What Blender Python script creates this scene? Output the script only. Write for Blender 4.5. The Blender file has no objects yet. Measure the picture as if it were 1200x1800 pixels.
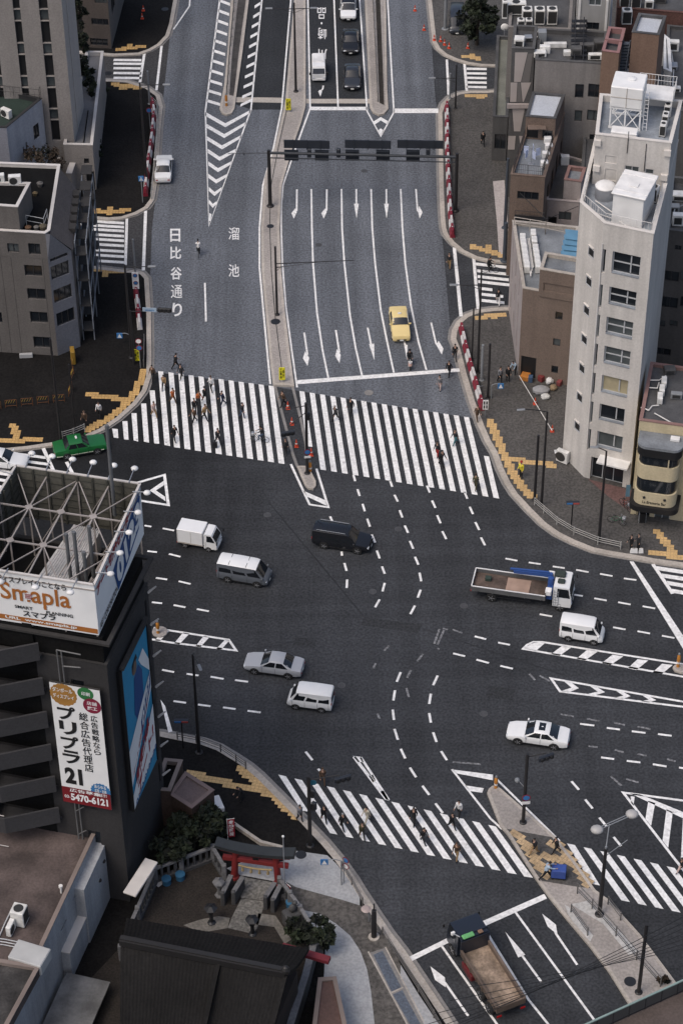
import bpy, bmesh, math, random
from mathutils import Vector, Matrix
R = math.radians
random.seed(7)
SC = bpy.context.scene
COL = SC.collection
# ---------------------------------------------------------------- camera
PITCH, FOC, DIST = R(41), 4200.0, 202.0
CAMH = DIST * math.sin(PITCH)
cam = bpy.data.cameras.new('camera'); cam.sensor_fit = 'HORIZONTAL'; cam.sensor_width = 36; cam.lens = 36 * FOC / 1200
cam.clip_start = 1; cam.clip_end = 3000
camo = bpy.data.objects.new('camera', cam); COL.objects.link(camo)
ROLL = -.0083
camo.rotation_mode = 'ZYX'; camo.location = (0, 0, CAMH); camo.rotation_euler = (R(90) - PITCH, 0, ROLL)
SC.camera = camo
# ---------------------------------------------------------------- light
SUN_EL, SUN_AZ = 58, -132          # azimuth measured from +Y towards +X (degrees): the light comes from the left and a little from behind
w = bpy.data.worlds.new('World'); SC.world = w; w.use_nodes = True
nt = w.node_tree; bg = nt.nodes['Background']
sky = nt.nodes.new('ShaderNodeTexSky'); sky.sky_type = 'NISHITA'; sky.sun_disc = False
sky.sun_elevation = R(SUN_EL); sky.sun_rotation = R(SUN_AZ); sky.air_density = 1.0; sky.dust_density = 5.0; sky.ozone_density = 1.0
nt.links.new(sky.outputs[0], bg.inputs[0]); bg.inputs[1].default_value = 0.15
sl = bpy.data.lights.new('sun', 'SUN'); sl.energy = 0.7; sl.angle = R(26); sl.color = (1, .97, .93)
so = bpy.data.objects.new('sun', sl); COL.objects.link(so)
sd = Vector((math.sin(R(SUN_AZ)) * math.cos(R(SUN_EL)), math.cos(R(SUN_AZ)) * math.cos(R(SUN_EL)), math.sin(R(SUN_EL))))
so.rotation_euler = sd.to_track_quat('Z', 'Y').to_euler(); so.location = (-60, 40, 200)
SC.view_settings.view_transform = 'Standard'; SC.view_settings.look = 'None'; SC.view_settings.exposure = 0.12; SC.view_settings.gamma = 1
# ---------------------------------------------------------------- helpers
CP, SP = math.cos(PITCH), math.sin(PITCH)
CR, SR = math.cos(ROLL), math.sin(ROLL)
def ray2(px, py):
    a, b = (px - 600) / FOC, (900 - py) / FOC
    return a * CR - b * SR, a * SR + b * CR
def G(px, py, z=0.0):
    """the place at height z that the photograph shows at (px, py) (1200 x 1800 picture)"""
    a, b = ray2(px, py)
    d = Vector((a, b * SP + CP, b * CP - SP))
    t = (z - CAMH) / d.z
    return Vector((d.x * t, d.y * t, z))
def ray(px, py):
    a, b = ray2(px, py); return Vector((a, b * SP + CP, b * CP - SP))
def zat(p, py):
    """height at which the vertical through p reaches picture row py"""
    lo, hi = -5., 90.
    for _ in range(40):
        m = (lo + hi) / 2; up = p[1] * SP + (m - CAMH) * CP; f = p[1] * CP - (m - CAMH) * SP
        b = up / f; a = p[0] / f; yy = 900 - FOC * (-a * SR + b * CR)
        if yy > py: lo = m
        else: hi = m
    return lo
def onplane(px, py, a, b):
    """(metres along a-b, height) where the sight line meets the vertical plane through a and b"""
    d = ray(px, py); e = Vector((b[0] - a[0], b[1] - a[1], 0)).normalized(); n = Vector((-e.y, e.x, 0))
    t = (n.x * a[0] + n.y * a[1]) / (n.x * d.x + n.y * d.y)
    p = d * t; return (p.x - a[0]) * e.x + (p.y - a[1]) * e.y, CAMH + p.z
def V(*a): return Vector(a)
MATS = {}
def hexlin(c):
    return tuple(c)
def pm(name, rgb, rough=.85, var=.12, sc=1.2, fine=.0, fsc=9., metal=0, bump=0, streak=0, spec=.4, dirt=0, dsc=.12):
    """procedural material: base colour broken up by two noises, optional fine grain, vertical rain streaks, stains"""
    if name in MATS: return MATS[name]
    m = bpy.data.materials.new(name); m.use_nodes = True; MATS[name] = m
    n = m.node_tree.nodes; l = m.node_tree.links; b = n['Principled BSDF']
    b.inputs['Roughness'].default_value = rough; b.inputs['Metallic'].default_value = metal; b.inputs['Specular IOR Level'].default_value = spec
    tc = n.new('ShaderNodeTexCoord')
    def noise(scale, detail, vec=None):
        t = n.new('ShaderNodeTexNoise'); t.inputs['Scale'].default_value = scale; t.inputs['Detail'].default_value = detail
        l.new(vec if vec else tc.outputs['Object'], t.inputs['Vector']); return t.outputs['Fac']
    def rng(fac, lo, hi, a=.3, c=.7):
        r = n.new('ShaderNodeMapRange'); r.inputs[1].default_value = a; r.inputs[2].default_value = c; r.inputs[3].default_value = lo; r.inputs[4].default_value = hi
        l.new(fac, r.inputs[0]); return r.outputs[0]
    def mul(a, c):
        k = n.new('ShaderNodeMath'); k.operation = 'MULTIPLY'; l.new(a, k.inputs[0]); l.new(c, k.inputs[1]); return k.outputs[0]
    f = rng(noise(sc, 5), 1 - var, 1 + var)
    if fine: f = mul(f, rng(noise(fsc, 3), 1 - fine, 1 + fine, .35, .65))
    if dirt: f = mul(f, rng(noise(dsc, 6), 1 - dirt, 1 + dirt * .4, .35, .65))
    if streak:
        mp = n.new('ShaderNodeMapping'); mp.inputs['Scale'].default_value = (1.6, 1.6, .12); l.new(tc.outputs['Object'], mp.inputs[0])
        f = mul(f, rng(noise(1.0, 4, mp.outputs[0]), 1 - streak, 1 + streak * .3))
    vm = n.new('ShaderNodeVectorMath'); vm.operation = 'SCALE'; vm.inputs[0].default_value = rgb
    l.new(f, vm.inputs['Scale']); l.new(vm.outputs[0], b.inputs['Base Color'])
    if bump:
        bp = n.new('ShaderNodeBump'); bp.inputs['Strength'].default_value = bump; bp.inputs['Distance'].default_value = .02
        l.new(noise(fsc, 4), bp.inputs['Height']); l.new(bp.outputs[0], b.inputs['Normal'])
    return m
def asphalt(name, rgb, streak=0, rough=.85, blot=.14):
    m = pm(name, rgb, rough, blot, .07, .30, 5.0, spec=.2)
    n = m.node_tree.nodes; l = m.node_tree.links; b = n['Principled BSDF']
    tc = n.new('ShaderNodeTexCoord')
    src = b.inputs['Base Color'].links[0].from_socket
    def layer(scale_vec, sc, lo, hi, src, a=.35, c=.65, det=4):
        mp = n.new('ShaderNodeMapping'); mp.inputs['Scale'].default_value = scale_vec; l.new(tc.outputs['Object'], mp.inputs[0])
        t = n.new('ShaderNodeTexNoise'); t.inputs['Scale'].default_value = sc; t.inputs['Detail'].default_value = det; l.new(mp.outputs[0], t.inputs[0])
        r = n.new('ShaderNodeMapRange'); r.inputs[1].default_value = a; r.inputs[2].default_value = c; r.inputs[3].default_value = lo; r.inputs[4].default_value = hi
        l.new(t.outputs['Fac'], r.inputs[0])
        v = n.new('ShaderNodeVectorMath'); v.operation = 'SCALE'; l.new(src, v.inputs[0]); l.new(r.outputs[0], v.inputs['Scale']); return v.outputs[0]
    if streak: src = layer((1.0, .03, 1), .55, 1 - streak, 1 + streak, src)
    src = layer((.3, .3, 1), 1.0, .94, 1.06, src)
    l.new(src, b.inputs['Base Color'])
    return m
class M:
    """collects faces of one part; build() links it as ONE mesh object"""
    def __init__(s): s.v = []; s.f = []; s.m = []
    def add(s, vs, fs, mi=0):
        o = len(s.v); s.v += [Vector(p) for p in vs]; s.f += [tuple(i + o for i in f) for f in fs]; s.m += [mi] * len(fs); return s
    def poly(s, pts, mi=0): return s.add(pts, [tuple(range(len(pts)))], mi)
    def prism(s, pts, z0, z1, mi=0, bottom=True):
        n = len(pts); a = sum(pts[i][0] * pts[(i + 1) % n][1] - pts[(i + 1) % n][0] * pts[i][1] for i in range(n))
        if a < 0: pts = pts[::-1]
        vs = [(p[0], p[1], z0) for p in pts] + [(p[0], p[1], z1) for p in pts]
        fs = [tuple(range(n, 2 * n))] + ([tuple(range(n - 1, -1, -1))] if bottom else [])
        fs += [(i, (i + 1) % n, n + (i + 1) % n, n + i) for i in range(n)]
        return s.add(vs, fs, mi)
    def box(s, c, d, rz=0, mi=0, T=None):
        x, y, z = d[0] / 2, d[1] / 2, d[2] / 2
        vs = [V(a * x, b * y, e * z) for e in (-1, 1) for a, b in ((-1, -1), (1, -1), (1, 1), (-1, 1))]
        if rz: r = Matrix.Rotation(rz, 3, 'Z'); vs = [r @ p for p in vs]
        if T is not None: vs = [T @ p for p in vs]
        c = Vector(c); vs = [p + c for p in vs]
        return s.add(vs, [(3, 2, 1, 0), (4, 5, 6, 7), (0, 1, 5, 4), (1, 2, 6, 5), (2, 3, 7, 6), (3, 0, 4, 7)], mi)
    def bbox(s, c, d, b=.03, rz=0, mi=0):
        """box with chamfered edges"""
        h = [k / 2 for k in d]; b = min(b, min(h) * .9); vs = []; ix = {}
        for sx in (-1, 1):
            for sy in (-1, 1):
                for sz in (-1, 1):
                    for k in range(3):
                        p = [sx * h[0], sy * h[1], sz * h[2]]
                        for j in range(3):
                            if j != k: p[j] -= (sx, sy, sz)[j] * b
                        ix[sx, sy, sz, k] = len(vs); vs.append(Vector(p))
        fs = []
        for k in range(3):
            a, e = (k + 1) % 3, (k + 2) % 3
            for sg in (-1, 1):
                q = []
                for (u, v_) in ((-1, -1), (1, -1), (1, 1), (-1, 1)):
                    t = [0, 0, 0]; t[k] = sg; t[a] = u; t[e] = v_; q.append(ix[t[0], t[1], t[2], k])
                fs.append(tuple(q if sg > 0 else q[::-1]))
            for u in (-1, 1):
                for v_ in (-1, 1):
                    q = []
                    for t_, ax in ((-1, a), (1, a), (1, e), (-1, e)):
                        t = [0, 0, 0]; t[k] = t_; t[a] = u; t[e] = v_; q.append(ix[t[0], t[1], t[2], ax])
                    fs.append(tuple(q))
        for sx in (-1, 1):
            for sy in (-1, 1):
                for sz in (-1, 1): fs.append(tuple(ix[sx, sy, sz, k] for k in range(3)))
        if rz: r = Matrix.Rotation(rz, 3, 'Z'); vs = [r @ p for p in vs]
        c = Vector(c)
        return s.add([p + c for p in vs], fs, mi)
    def tube(s, p0, p1, r0, r1=None, n=8, mi=0, cap=True):
        p0, p1 = Vector(p0), Vector(p1); r1 = r0 if r1 is None else r1
        d = (p1 - p0).normalized(); a = d.orthogonal().normalized(); b = d.cross(a)
        vs = []
        for p, r in ((p0, r0), (p1, r1)):
            vs += [p + (a * math.cos(2 * math.pi * i / n) + b * math.sin(2 * math.pi * i / n)) * r for i in range(n)]
        fs = [(i, (i + 1) % n, n + (i + 1) % n, n + i) for i in range(n)]
        if cap: fs += [tuple(range(n - 1, -1, -1)), tuple(range(n, 2 * n))]
        return s.add(vs, fs, mi)
    def path(s, pts, r, n=6, mi=0):
        for a, b in zip(pts, pts[1:]): s.tube(a, b, r, r, n, mi)
        return s
    def lathe(s, prof, c=(0, 0, 0), axis='Z', n=14, mi=0):
        """profile of (radius, height) turned about an axis through c"""
        c = Vector(c); vs = []
        for r, h in prof:
            for i in range(n):
                t = 2 * math.pi * i / n; x, y = r * math.cos(t), r * math.sin(t)
                vs.append(c + (V(x, y, h) if axis == 'Z' else V(x, h, y) if axis == 'Y' else V(h, x, y)))
        k = len(prof)
        fs = [(j * n + i, j * n + (i + 1) % n, (j + 1) * n + (i + 1) % n, (j + 1) * n + i) for j in range(k - 1) for i in range(n)]
        fs += [tuple(range(n - 1, -1, -1)), tuple(range((k - 1) * n, k * n))]
        return s.add(vs, fs, mi)
    def ball(s, c, r, n=8, mi=0):
        r = Vector((r, r, r)) if not hasattr(r, '__len__') else Vector(r); c = Vector(c); vs = [c + V(0, 0, -r.z)]; k = n // 2 + 1
        for j in range(1, k):
            t = -math.pi / 2 + math.pi * j / k
            vs += [c + V(r.x * math.cos(t) * math.cos(2 * math.pi * i / n), r.y * math.cos(t) * math.sin(2 * math.pi * i / n), r.z * math.sin(t)) for i in range(n)]
        vs.append(c + V(0, 0, r.z)); e = len(vs) - 1
        fs = [(0, 1 + (i + 1) % n, 1 + i) for i in range(n)]
        fs += [(1 + j * n + i, 1 + j * n + (i + 1) % n, 1 + (j + 1) * n + (i + 1) % n, 1 + (j + 1) * n + i) for j in range(k - 2) for i in range(n)]
        fs += [(e, 1 + (k - 2) * n + i, 1 + (k - 2) * n + (i + 1) % n) for i in range(n)]
        return s.add(vs, fs, mi)
    def beam(s, p0, p1, wd, ht, mi=0):
        """rectangular bar between two points"""
        p0, p1 = Vector(p0), Vector(p1); d = (p1 - p0).normalized(); up = V(0, 0, 1) if abs(d.z) < .95 else V(1, 0, 0)
        a = d.cross(up).normalized() * wd / 2; b = a.cross(d).normalized() * ht / 2
        vs = [p + x for p in (p0, p1) for x in (-a - b, a - b, a + b, -a + b)]
        return s.add(vs, [(3, 2, 1, 0), (4, 5, 6, 7), (0, 1, 5, 4), (1, 2, 6, 5), (2, 3, 7, 6), (3, 0, 4, 7)], mi)
    def strip(s, pts, a, b, z0, z1, mi=0, closed=False):
        """kerb-like bar along a ground polyline, from offset a to offset b to its left"""
        pts = [Vector((p[0], p[1], 0)) for p in pts]; n = len(pts); L = []
        for i in range(n):
            p0 = pts[i - 1] if (i or closed) else pts[i]; p1 = pts[(i + 1) % n] if (i < n - 1 or closed) else pts[i]
            d1 = (pts[i] - p0); d2 = (p1 - pts[i])
            d1 = d1.normalized() if d1.length > 1e-6 else d2.normalized(); d2 = d2.normalized() if d2.length > 1e-6 else d1
            t = (d1 + d2); t = t.normalized() if t.length > 1e-6 else d1; nn = V(-t.y, t.x, 0); k = 1 / max(.4, nn.dot(V(-d1.y, d1.x, 0)))
            L.append((pts[i] + nn * a * k, pts[i] + nn * b * k))
        if z1 is None:
            vs = [V(q.x, q.y, z0) for l in L for q in l]
            return s.add(vs, [(2 * i, 2 * ((i + 1) % n), 2 * ((i + 1) % n) + 1, 2 * i + 1) for i in range(n if closed else n - 1)], mi)
        vs = [V(q.x, q.y, z) for l in L for q in l for z in (z0, z1)]
        fs = []
        for i in range(n if closed else n - 1):
            o, e = 4 * i, 4 * ((i + 1) % n)
            fs += [(o + 1, e + 1, e + 3, o + 3), (o, e, e + 1, o + 1), (o + 2, o + 3, e + 3, e + 2), (o, o + 2, e + 2, e)]
        if not closed: e = 4 * (n - 1); fs += [(0, 1, 3, 2), (e, e + 2, e + 3, e + 1)]
        return s.add(vs, fs, mi)
    def build(s, name, mats, parent=None, off=None, smooth=None, recalc=True, inherit=True):
        me = bpy.data.meshes.new(name)
        o = bpy.data.objects.new(name, me)
        off = Vector(off) if off is not None else V(0, 0, 0)
        me.from_pydata([p - off for p in s.v], [], s.f)
        for m in (mats if isinstance(mats, (list, tuple)) else [mats]): me.materials.append(m)
        me.polygons.foreach_set('material_index', s.m)
        if recalc:
            bm = bmesh.new(); bm.from_mesh(me); bmesh.ops.recalc_face_normals(bm, faces=bm.faces); bm.to_mesh(me); bm.free()
        if smooth:
            me.polygons.foreach_set('use_smooth', [True] * len(me.polygons)); me.set_sharp_from_angle(angle=R(smooth))
        me.update(); COL.objects.link(o)
        if parent is not None: o.parent = parent
        elif off.length: o.location = off
        return o
def tag(o, label, cat, group=None):
    o['label'] = label; o['category'] = cat
    if group: o['group'] = group
    return o
def thing(name, label, cat, loc=(0, 0, 0), rz=0, group=None):
    o = bpy.data.objects.new(name, None); o.empty_display_size = .2; COL.objects.link(o); o.location = loc; o.rotation_euler = (0, 0, rz)
    return tag(o, label, cat, group)
def struct(name, mb, mats, **k):
    o = mb.build(name, mats, **k); o['kind'] = 'structure'; return o
def dup(r, loc=None, rz=None, label=None):
    def cp(o, par):
        c = o.copy(); COL.objects.link(c)
        if par is not None: c.parent = par
        for ch in kids.get(o.name, []): cp(ch, c)
        return c
    kids = {}
    stack = [r]
    while stack:
        o = stack.pop(); kids[o.name] = list(o.children); stack += kids[o.name]
    c = cp(r, None)
    if loc is not None: c.location = loc
    if rz is not None: c.rotation_euler = (0, 0, rz)
    if label: c['label'] = label
    return c
_tc = bpy.data.curves.new('lettering', 'FONT'); _to = bpy.data.objects.new('lettering', _tc); COL.objects.link(_to)
_tcache = {}
def glyphs(s, bold=0.0, spacing=1.0):
    k = (s, bold, spacing)
    if k not in _tcache:
        _tc.body = s; _tc.offset = bold; _tc.space_character = spacing; _tc.resolution_u = 3
        bpy.context.view_layer.update()
        me = bpy.data.meshes.new_from_object(_to.evaluated_get(bpy.context.evaluated_depsgraph_get()))
        vs = [v.co.copy() for v in me.vertices]; fs = [tuple(p.vertices) for p in me.polygons]; bpy.data.meshes.remove(me)
        _tcache[k] = (vs, fs)
    return _tcache[k]
def text(mb, s, bl, br, tl, mi=0, bold=0.0, flip=False, spacing=1.0, cell=False):
    """letters filling the parallelogram bl-br-tl"""
    vs, fs = glyphs(s, bold, spacing)
    if not vs: return mb
    x0, x1 = min(p.x for p in vs), max(p.x for p in vs); y0, y1 = min(p.y for p in vs), max(p.y for p in vs)
    if cell: x0, x1, y0, y1 = 0.03, .97, -.12, .85
    bl, br, tl = Vector(bl), Vector(br), Vector(tl); u, v = br - bl, tl - bl
    out = []
    for p in vs:
        a, b = (p.x - x0) / (x1 - x0), (p.y - y0) / (y1 - y0)
        if flip: a, b = 1 - a, 1 - b
        out.append(bl + u * a + v * b)
    return mb.add(out, fs, mi)
def vtext(mb, s, bl, br, tl, mi=0, bold=0.0, gap=.08):
    """a column of characters, top to bottom"""
    bl, br, tl = Vector(bl), Vector(br), Vector(tl); v = (tl - bl) / len(s)
    for i, ch in enumerate(s):
        b = tl - v * (i + 1)
        text(mb, ch, b + v * gap / 2, br - bl + b + v * gap / 2, b + v * (1 - gap / 2), mi, bold)
    return mb
# ================================================================ GROUND, ROADS, PAVEMENTS
def GP(pts, z=0.0): return [G(x, y, z) for x, y in pts]
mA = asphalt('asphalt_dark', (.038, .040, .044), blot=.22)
mB = asphalt('asphalt_grey_blue', (.108, .116, .130), streak=.18)
mK = asphalt('asphalt_new_black', (.014, .014, .0145))
mR = asphalt('asphalt_ramp', (.028, .030, .033), streak=.1)
mWht = pm('road_paint_white', (.74, .73, .71), .7, .06, 2.0, .10, 4.0, dirt=.10, dsc=.5)
mWorn = pm('road_paint_worn', (.16, .16, .165), .8, .3, 1.5, .5, 5.0)
mKerb = pm('kerb_stone', (.40, .36, .315), .8, .10, .8, .12, 5, dirt=.15)
mKerbD = pm('kerb_stone_dark', (.20, .19, .18), .8, .1, .8, .12, 5)
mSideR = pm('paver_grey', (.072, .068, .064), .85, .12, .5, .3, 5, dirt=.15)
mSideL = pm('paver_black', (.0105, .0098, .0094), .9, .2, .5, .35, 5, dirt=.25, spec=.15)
mConc = pm('median_concrete', (.32, .29, .265), .85, .1, .6, .15, 5, dirt=.18)
mTact = pm('tactile_yellow', (.52, .345, .155), .75, .1, 1.0, .15, 6, dirt=.12, dsc=.4)
mTactL = pm('tactile_ochre', (.50, .31, .115), .75, .1, 1.0, .2, 6, dirt=.2, dsc=.4)
mGran = pm('granite_light', (.33, .335, .34), .75, .08, .8, .12, 5, dirt=.1)
mDkSt = pm('dark_stone_setts', (.085, .078, .070), .8, .15, 1.2, .35, 4)
mEarth = pm('earth', (.03, .025, .02), .95, .3, 1.5, .3, 6)
Z1, Z2, Z3, Z4 = .004, .008, .012, .016
ZS = .15
# base sheet far past the frame
g = M(); g.poly([V(-700, -300, -.03), V(700, -300, -.03), V(700, 1500, -.03), V(-700, 1500, -.03)]); struct('ground', g, asphalt('asphalt_city', (.045, .044, .044)))
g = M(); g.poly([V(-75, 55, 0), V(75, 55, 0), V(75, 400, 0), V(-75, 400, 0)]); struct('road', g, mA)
g = M(); g.poly(GP([(340, -160), (313, 0), (298, 60), (288, 160), (279, 270), (272, 360), (267, 400), (264, 475), (264, 640), (272, 654), (480, 679), (520, 686), (640, 706), (838, 736), (826, 700), (800, 617), (792, 590), (780, 450), (775, 400), (770, 197), (765, 175), (758, 72), (752, 0), (745, -160)], Z1)); struct('avenue', g, mB)
# ramp lanes of the underpass (darker surfacing)
g = M()
g.poly(GP([(475, -160), (438, 0), (412, 182), (442, 192), (496, 192), (505, 130), (513, 0), (530, -160)], Z2))
g.poly(GP([(540, -160), (541, 0), (545, 186), (647, 190), (633, 0), (622, -160)], Z2)); struct('ramp_road', g, mR)
# black side strips and side street surfacing on the left
g = M()
g.poly(GP([(300, 50), (282, 82), (252, 92), (190, 92), (150, 96), (-120, 70), (-120, 100), (100, 145), (195, 143), (250, 150), (272, 165), (286, 180)], Z2 + .004))
g.poly(GP([(273, 352), (262, 368), (240, 378), (190, 388), (140, 384), (-120, 370), (-120, 440), (145, 467), (225, 476), (252, 478), (264, 485), (267, 400)], Z2 + .004))
struct('side_street', g, [asphalt('asphalt_side_right', (.047, .046, .047))])
# ---- pavements: outline traced along the kerb, closed behind the buildings
def pavement(name, kerb, back, mat, kw=.42, side=1, kmat=mKerb):
    kp = GP(kerb, ZS); p = kp + GP(back, ZS)
    s = M(); s.prism(p, -.02, ZS); struct(name, s, mat)
    # light kerb stones with joints
    k = M(); k.strip(kp, -.02 * side, kw * side, -.025, ZS + .012); struct('kerb', k, kmat)
    # gutter strip
    gq = M(); gq.strip(GP(kerb, 0), -.30 * side, -.02 * side, Z4 + .002, None); struct('gutter', gq, mKerbD)
A0 = [(345, -160), (311, 0), (304, 40), (297, 62), (282, 78), (265, 88), (245, 95), (200, 97), (140, 92), (-120, 62)]
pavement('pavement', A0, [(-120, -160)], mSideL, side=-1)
KA = [(-120, 98), (100, 133), (150, 139), (196, 139), (225, 141), (260, 152), (280, 166), (286, 186), (282, 225), (279, 270), (275, 325), (271, 350), (260, 365), (240, 376), (215, 384), (190, 386), (140, 381), (-120, 366)]
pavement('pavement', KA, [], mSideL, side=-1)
KB = [(-120, 445), (145, 465), (217, 474), (240, 475), (252, 478), (261, 488), (262, 505), (265, 550), (266, 625), (265, 662), (257, 687), (240, 710), (210, 737), (180, 757), (150, 770), (110, 780), (50, 789), (0, 794), (-160, 802)]
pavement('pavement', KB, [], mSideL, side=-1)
KC0 = [(744, -160), (752, 0), (760, 72), (767, 85), (780, 96), (800, 105), (820, 111), (846, 115), (880, 116), (1150, 118)]
pavement('pavement', KC0, [(1500, 118), (1500, -160)], mSideR)
KC1 = [(1500, 160), (880, 157), (855, 159), (825, 159), (805, 162), (787, 170), (776, 181), (770, 197), (771, 250), (772, 325), (774, 375), (776, 400), (780, 412), (792, 427), (810, 442), (835, 454), (857, 459), (879, 461), (1500, 470)]
pavement('pavement', KC1, [], mSideR)
KC2 = [(1500, 545), (885, 540), (865, 541), (840, 544), (817, 552), (802, 565), (794, 580), (792, 595), (800, 617), (810, 657), (825, 707), (840, 747), (852, 775), (865, 797), (875, 825), (887, 850), (900, 870), (925, 897), (950, 922), (975, 940), (1005, 955), (1040, 969), (1075, 976), (1112, 982), (1150, 989), (1200, 996), (1500, 1045)]
pavement('pavement', KC2, [], mSideR, kw=.5)
KD = [(-160, 1270), (285, 1287), (300, 1290), (325, 1295), (360, 1302), (387, 1312), (417, 1330), (440, 1345), (460, 1362), (480, 1382), (500, 1402), (520, 1422), (537, 1440), (550, 1454), (575, 1480), (600, 1510), (625, 1545), (637, 1565), (660, 1600), (687, 1640), (712, 1672), (737, 1710), (762, 1747), (797, 1800), (850, 1880), (900, 1960)]
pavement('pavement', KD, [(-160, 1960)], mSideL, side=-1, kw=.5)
# light stone plaza and dark curved path in front of the shrine
g = M(); g.poly(GP([(497, 1497), (520, 1496), (575, 1504), (590, 1518), (612, 1545), (632, 1575), (632, 1592), (600, 1582), (560, 1571), (520, 1560), (502, 1550)], ZS + .004))
g.poly(GP([(530, 1600), (560, 1606), (590, 1624), (615, 1645), (633, 1672), (645, 1705), (652, 1745), (658, 1800), (660, 1900), (560, 1900), (572, 1660), (545, 1625)], ZS + .004))
g.poly(GP([(704, 1697), (712, 1710), (735, 1748), (770, 1800), (810, 1860), (790, 1880), (740, 1800), (703, 1722)], ZS + .004))
struct('plaza', g, mGran)
g = M(); g.poly(GP([(502, 1550), (520, 1560), (560, 1571), (600, 1582), (632, 1592), (645, 1600), (660, 1622), (685, 1658), (704, 1697), (703, 1722), (740, 1800), (790, 1880), (700, 1900), (660, 1900), (658, 1800), (652, 1745), (645, 1705), (633, 1672), (615, 1645), (590, 1624), (560, 1606), (530, 1600), (516, 1585)], ZS + .004)); struct('path', g, mDkSt)
g = M(); g.poly(GP([(866, 318), (886, 316), (893, 400), (884, 452), (877, 453), (873, 390)], ZS + .004)); struct('forecourt', g, pm('paving_pink_pale', (.40, .36, .345), .85, .08, .8, .12, 5))
g = M(); g.poly(GP([(1033, 842), (1112, 862), (1112, 886), (1108, 900), (1068, 872)], ZS + .004)); struct('forecourt', g, pm('paving_dull_red', (.12, .07, .065), .85, .1, 1, .2, 5))
# blue-grey grating set in a stone frame
fr = GP([(648, 1676), (676, 1667), (742, 1796), (780, 1870), (752, 1885), (716, 1805)], ZS + .008)
g = M(); g.poly(fr); struct('drain_cover', g, mKerbD)
g = M(); q = [(656, 1679), (672, 1672), (706, 1738), (689, 1746)]; q2 = [(690, 1749), (707, 1741), (715, 1757), (740, 1803), (724, 1808)]
g.poly(GP(q, ZS + .012)); g.poly(GP(q2, ZS + .012)); struct('drain_grate', g, pm('grate_blue_grey', (.085, .10, .125), .6, .15, 1.5, .2, 6))
g = M(); g.strip(GP([(647, 1676), (700, 1775), (745, 1860)], 0), -.06, .06, ZS + .014, None); g.strip(GP([(677, 1668), (745, 1800)], 0), -.05, .05, ZS + .014, None); g.strip(GP([(688, 1748), (708, 1739)], 0), -.06, .06, ZS + .016, None); struct('paving_joint', g, mKerb)
# ---- median and islands
def island(name, pts, mat=mConc, h=.18, kerb=True, kw=.25):
    s = M(); s.prism(GP(pts, h), -.02, h); struct(name, s, mat)
    if kerb:
        k = M(); kp = GP(pts, h); n = len(kp); a = sum(kp[i].x * kp[(i + 1) % n].y - kp[(i + 1) % n].x * kp[i].y for i in range(n))
        sd_ = 1 if a > 0 else -1
        k.strip(kp, -.01 * sd_, kw * sd_, -.02, h + .02, closed=True); struct('kerb', k, mKerb)
med = [(530, -160), (517, 0), (502, 172), (497, 197), (485, 250), (465, 312), (459, 400), (460, 475), (467, 550), (475, 637), (480, 676), (517, 678), (510, 625), (501, 550), (494, 475), (491, 400), (495, 325), (515, 255), (530, 212), (537, 185), (537, 0), (538, -160)]
island('median', med)
g = M(); g.strip(GP([(519, 0), (507, 130), (505, 190), (490, 258), (476, 330), (474, 398), (477, 480), (484, 562), (495, 650)], 0), -.04, .04, .184, None); struct('median_joint', g, pm('joint_dark', (.03, .03, .03), .9))
# crossing cut through the median, then the island's tip
g = M(); g.strip(GP([(483, 678), (500, 743), (515, 800), (523, 822)]), -.12, .12, -.02, .06); g.strip(GP([(514, 679), (528, 735), (537, 778), (541, 820)]), -.12, .12, -.02, .06); struct('kerb', g, mKerbD)
island('traffic_island', [(522, 819), (529, 836), (536, 852), (542, 858), (550, 859), (555, 854), (555, 846), (548, 832), (540, 819)], kw=.2)
# underpass islands with low walls
isl = [(432, -160), (406, 0), (400, 90), (394, 150), (386, 190), (390, 198), (398, 201), (407, 198), (412, 190), (415, 167), (426, 90), (437, 0), (462, -160)]
island('traffic_island', isl)
g = M(); g.poly(GP([(440, -160), (418, 0), (408, 95), (403, 166), (411, 168), (421, 80), (432, 0), (455, -160)], .184)); struct('slot_shade_strip', g, pm('slot_shade_dark', (.055, .05, .047), .9, .3, .8, .2, 5))  # flat dark strip painted on the island for its shaded slot
isl2 = [(624, -160), (641, 0), (650, 187), (655, 196), (665, 201), (675, 199), (682, 190), (680, 150), (678, 0), (676, -160)]
island('traffic_island', isl2)
g = M(); g.poly(GP([(650, -160), (660, 0), (667, 180), (675, 184), (672, 100), (668, 0), (664, -160)], .186)); struct('soil', g, mEarth)
# concrete band across the ramp mouths
g = M(); g.poly(GP([(414, 170), (496, 171), (495, 180), (441, 179), (413, 179)], Z3 + .002)); g.poly(GP([(537, 173), (650, 173), (650, 181), (537, 181)], Z3 + .002)); struct('concrete_band', g, mKerb)
# ---- large island on the lower right
isl3 = [(856, 1394), (859, 1387), (865, 1382), (872, 1381), (880, 1387), (930, 1431), (975, 1471), (1010, 1515), (1046, 1565), (1069, 1582), (1125, 1644), (1181, 1719), (1240, 1800), (1300, 1890), (1190, 1890), (1102, 1760), (1069, 1707), (1035, 1662), (997, 1617), (967, 1580), (945, 1550), (892, 1467), (879, 1452), (866, 1420)]
island('traffic_island', isl3, kw=.22)
g = M(); g.poly(GP([(884, 1456), (925, 1464), (970, 1472), (1004, 1514), (1038, 1562), (1012, 1559), (952, 1549), (915, 1500)], .186)); struct('crossing_cut', g, mSideR)
g = M()
for q in ([(1003, 1590), (1032, 1584), (1062, 1610), (1110, 1660), (1124, 1674), (1105, 1680), (1060, 1625)], [(992, 1590), (1003, 1598), (1042, 1645), (1036, 1658), (1020, 1640), (998, 1608)]): g.poly(GP(q, .19))
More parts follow.
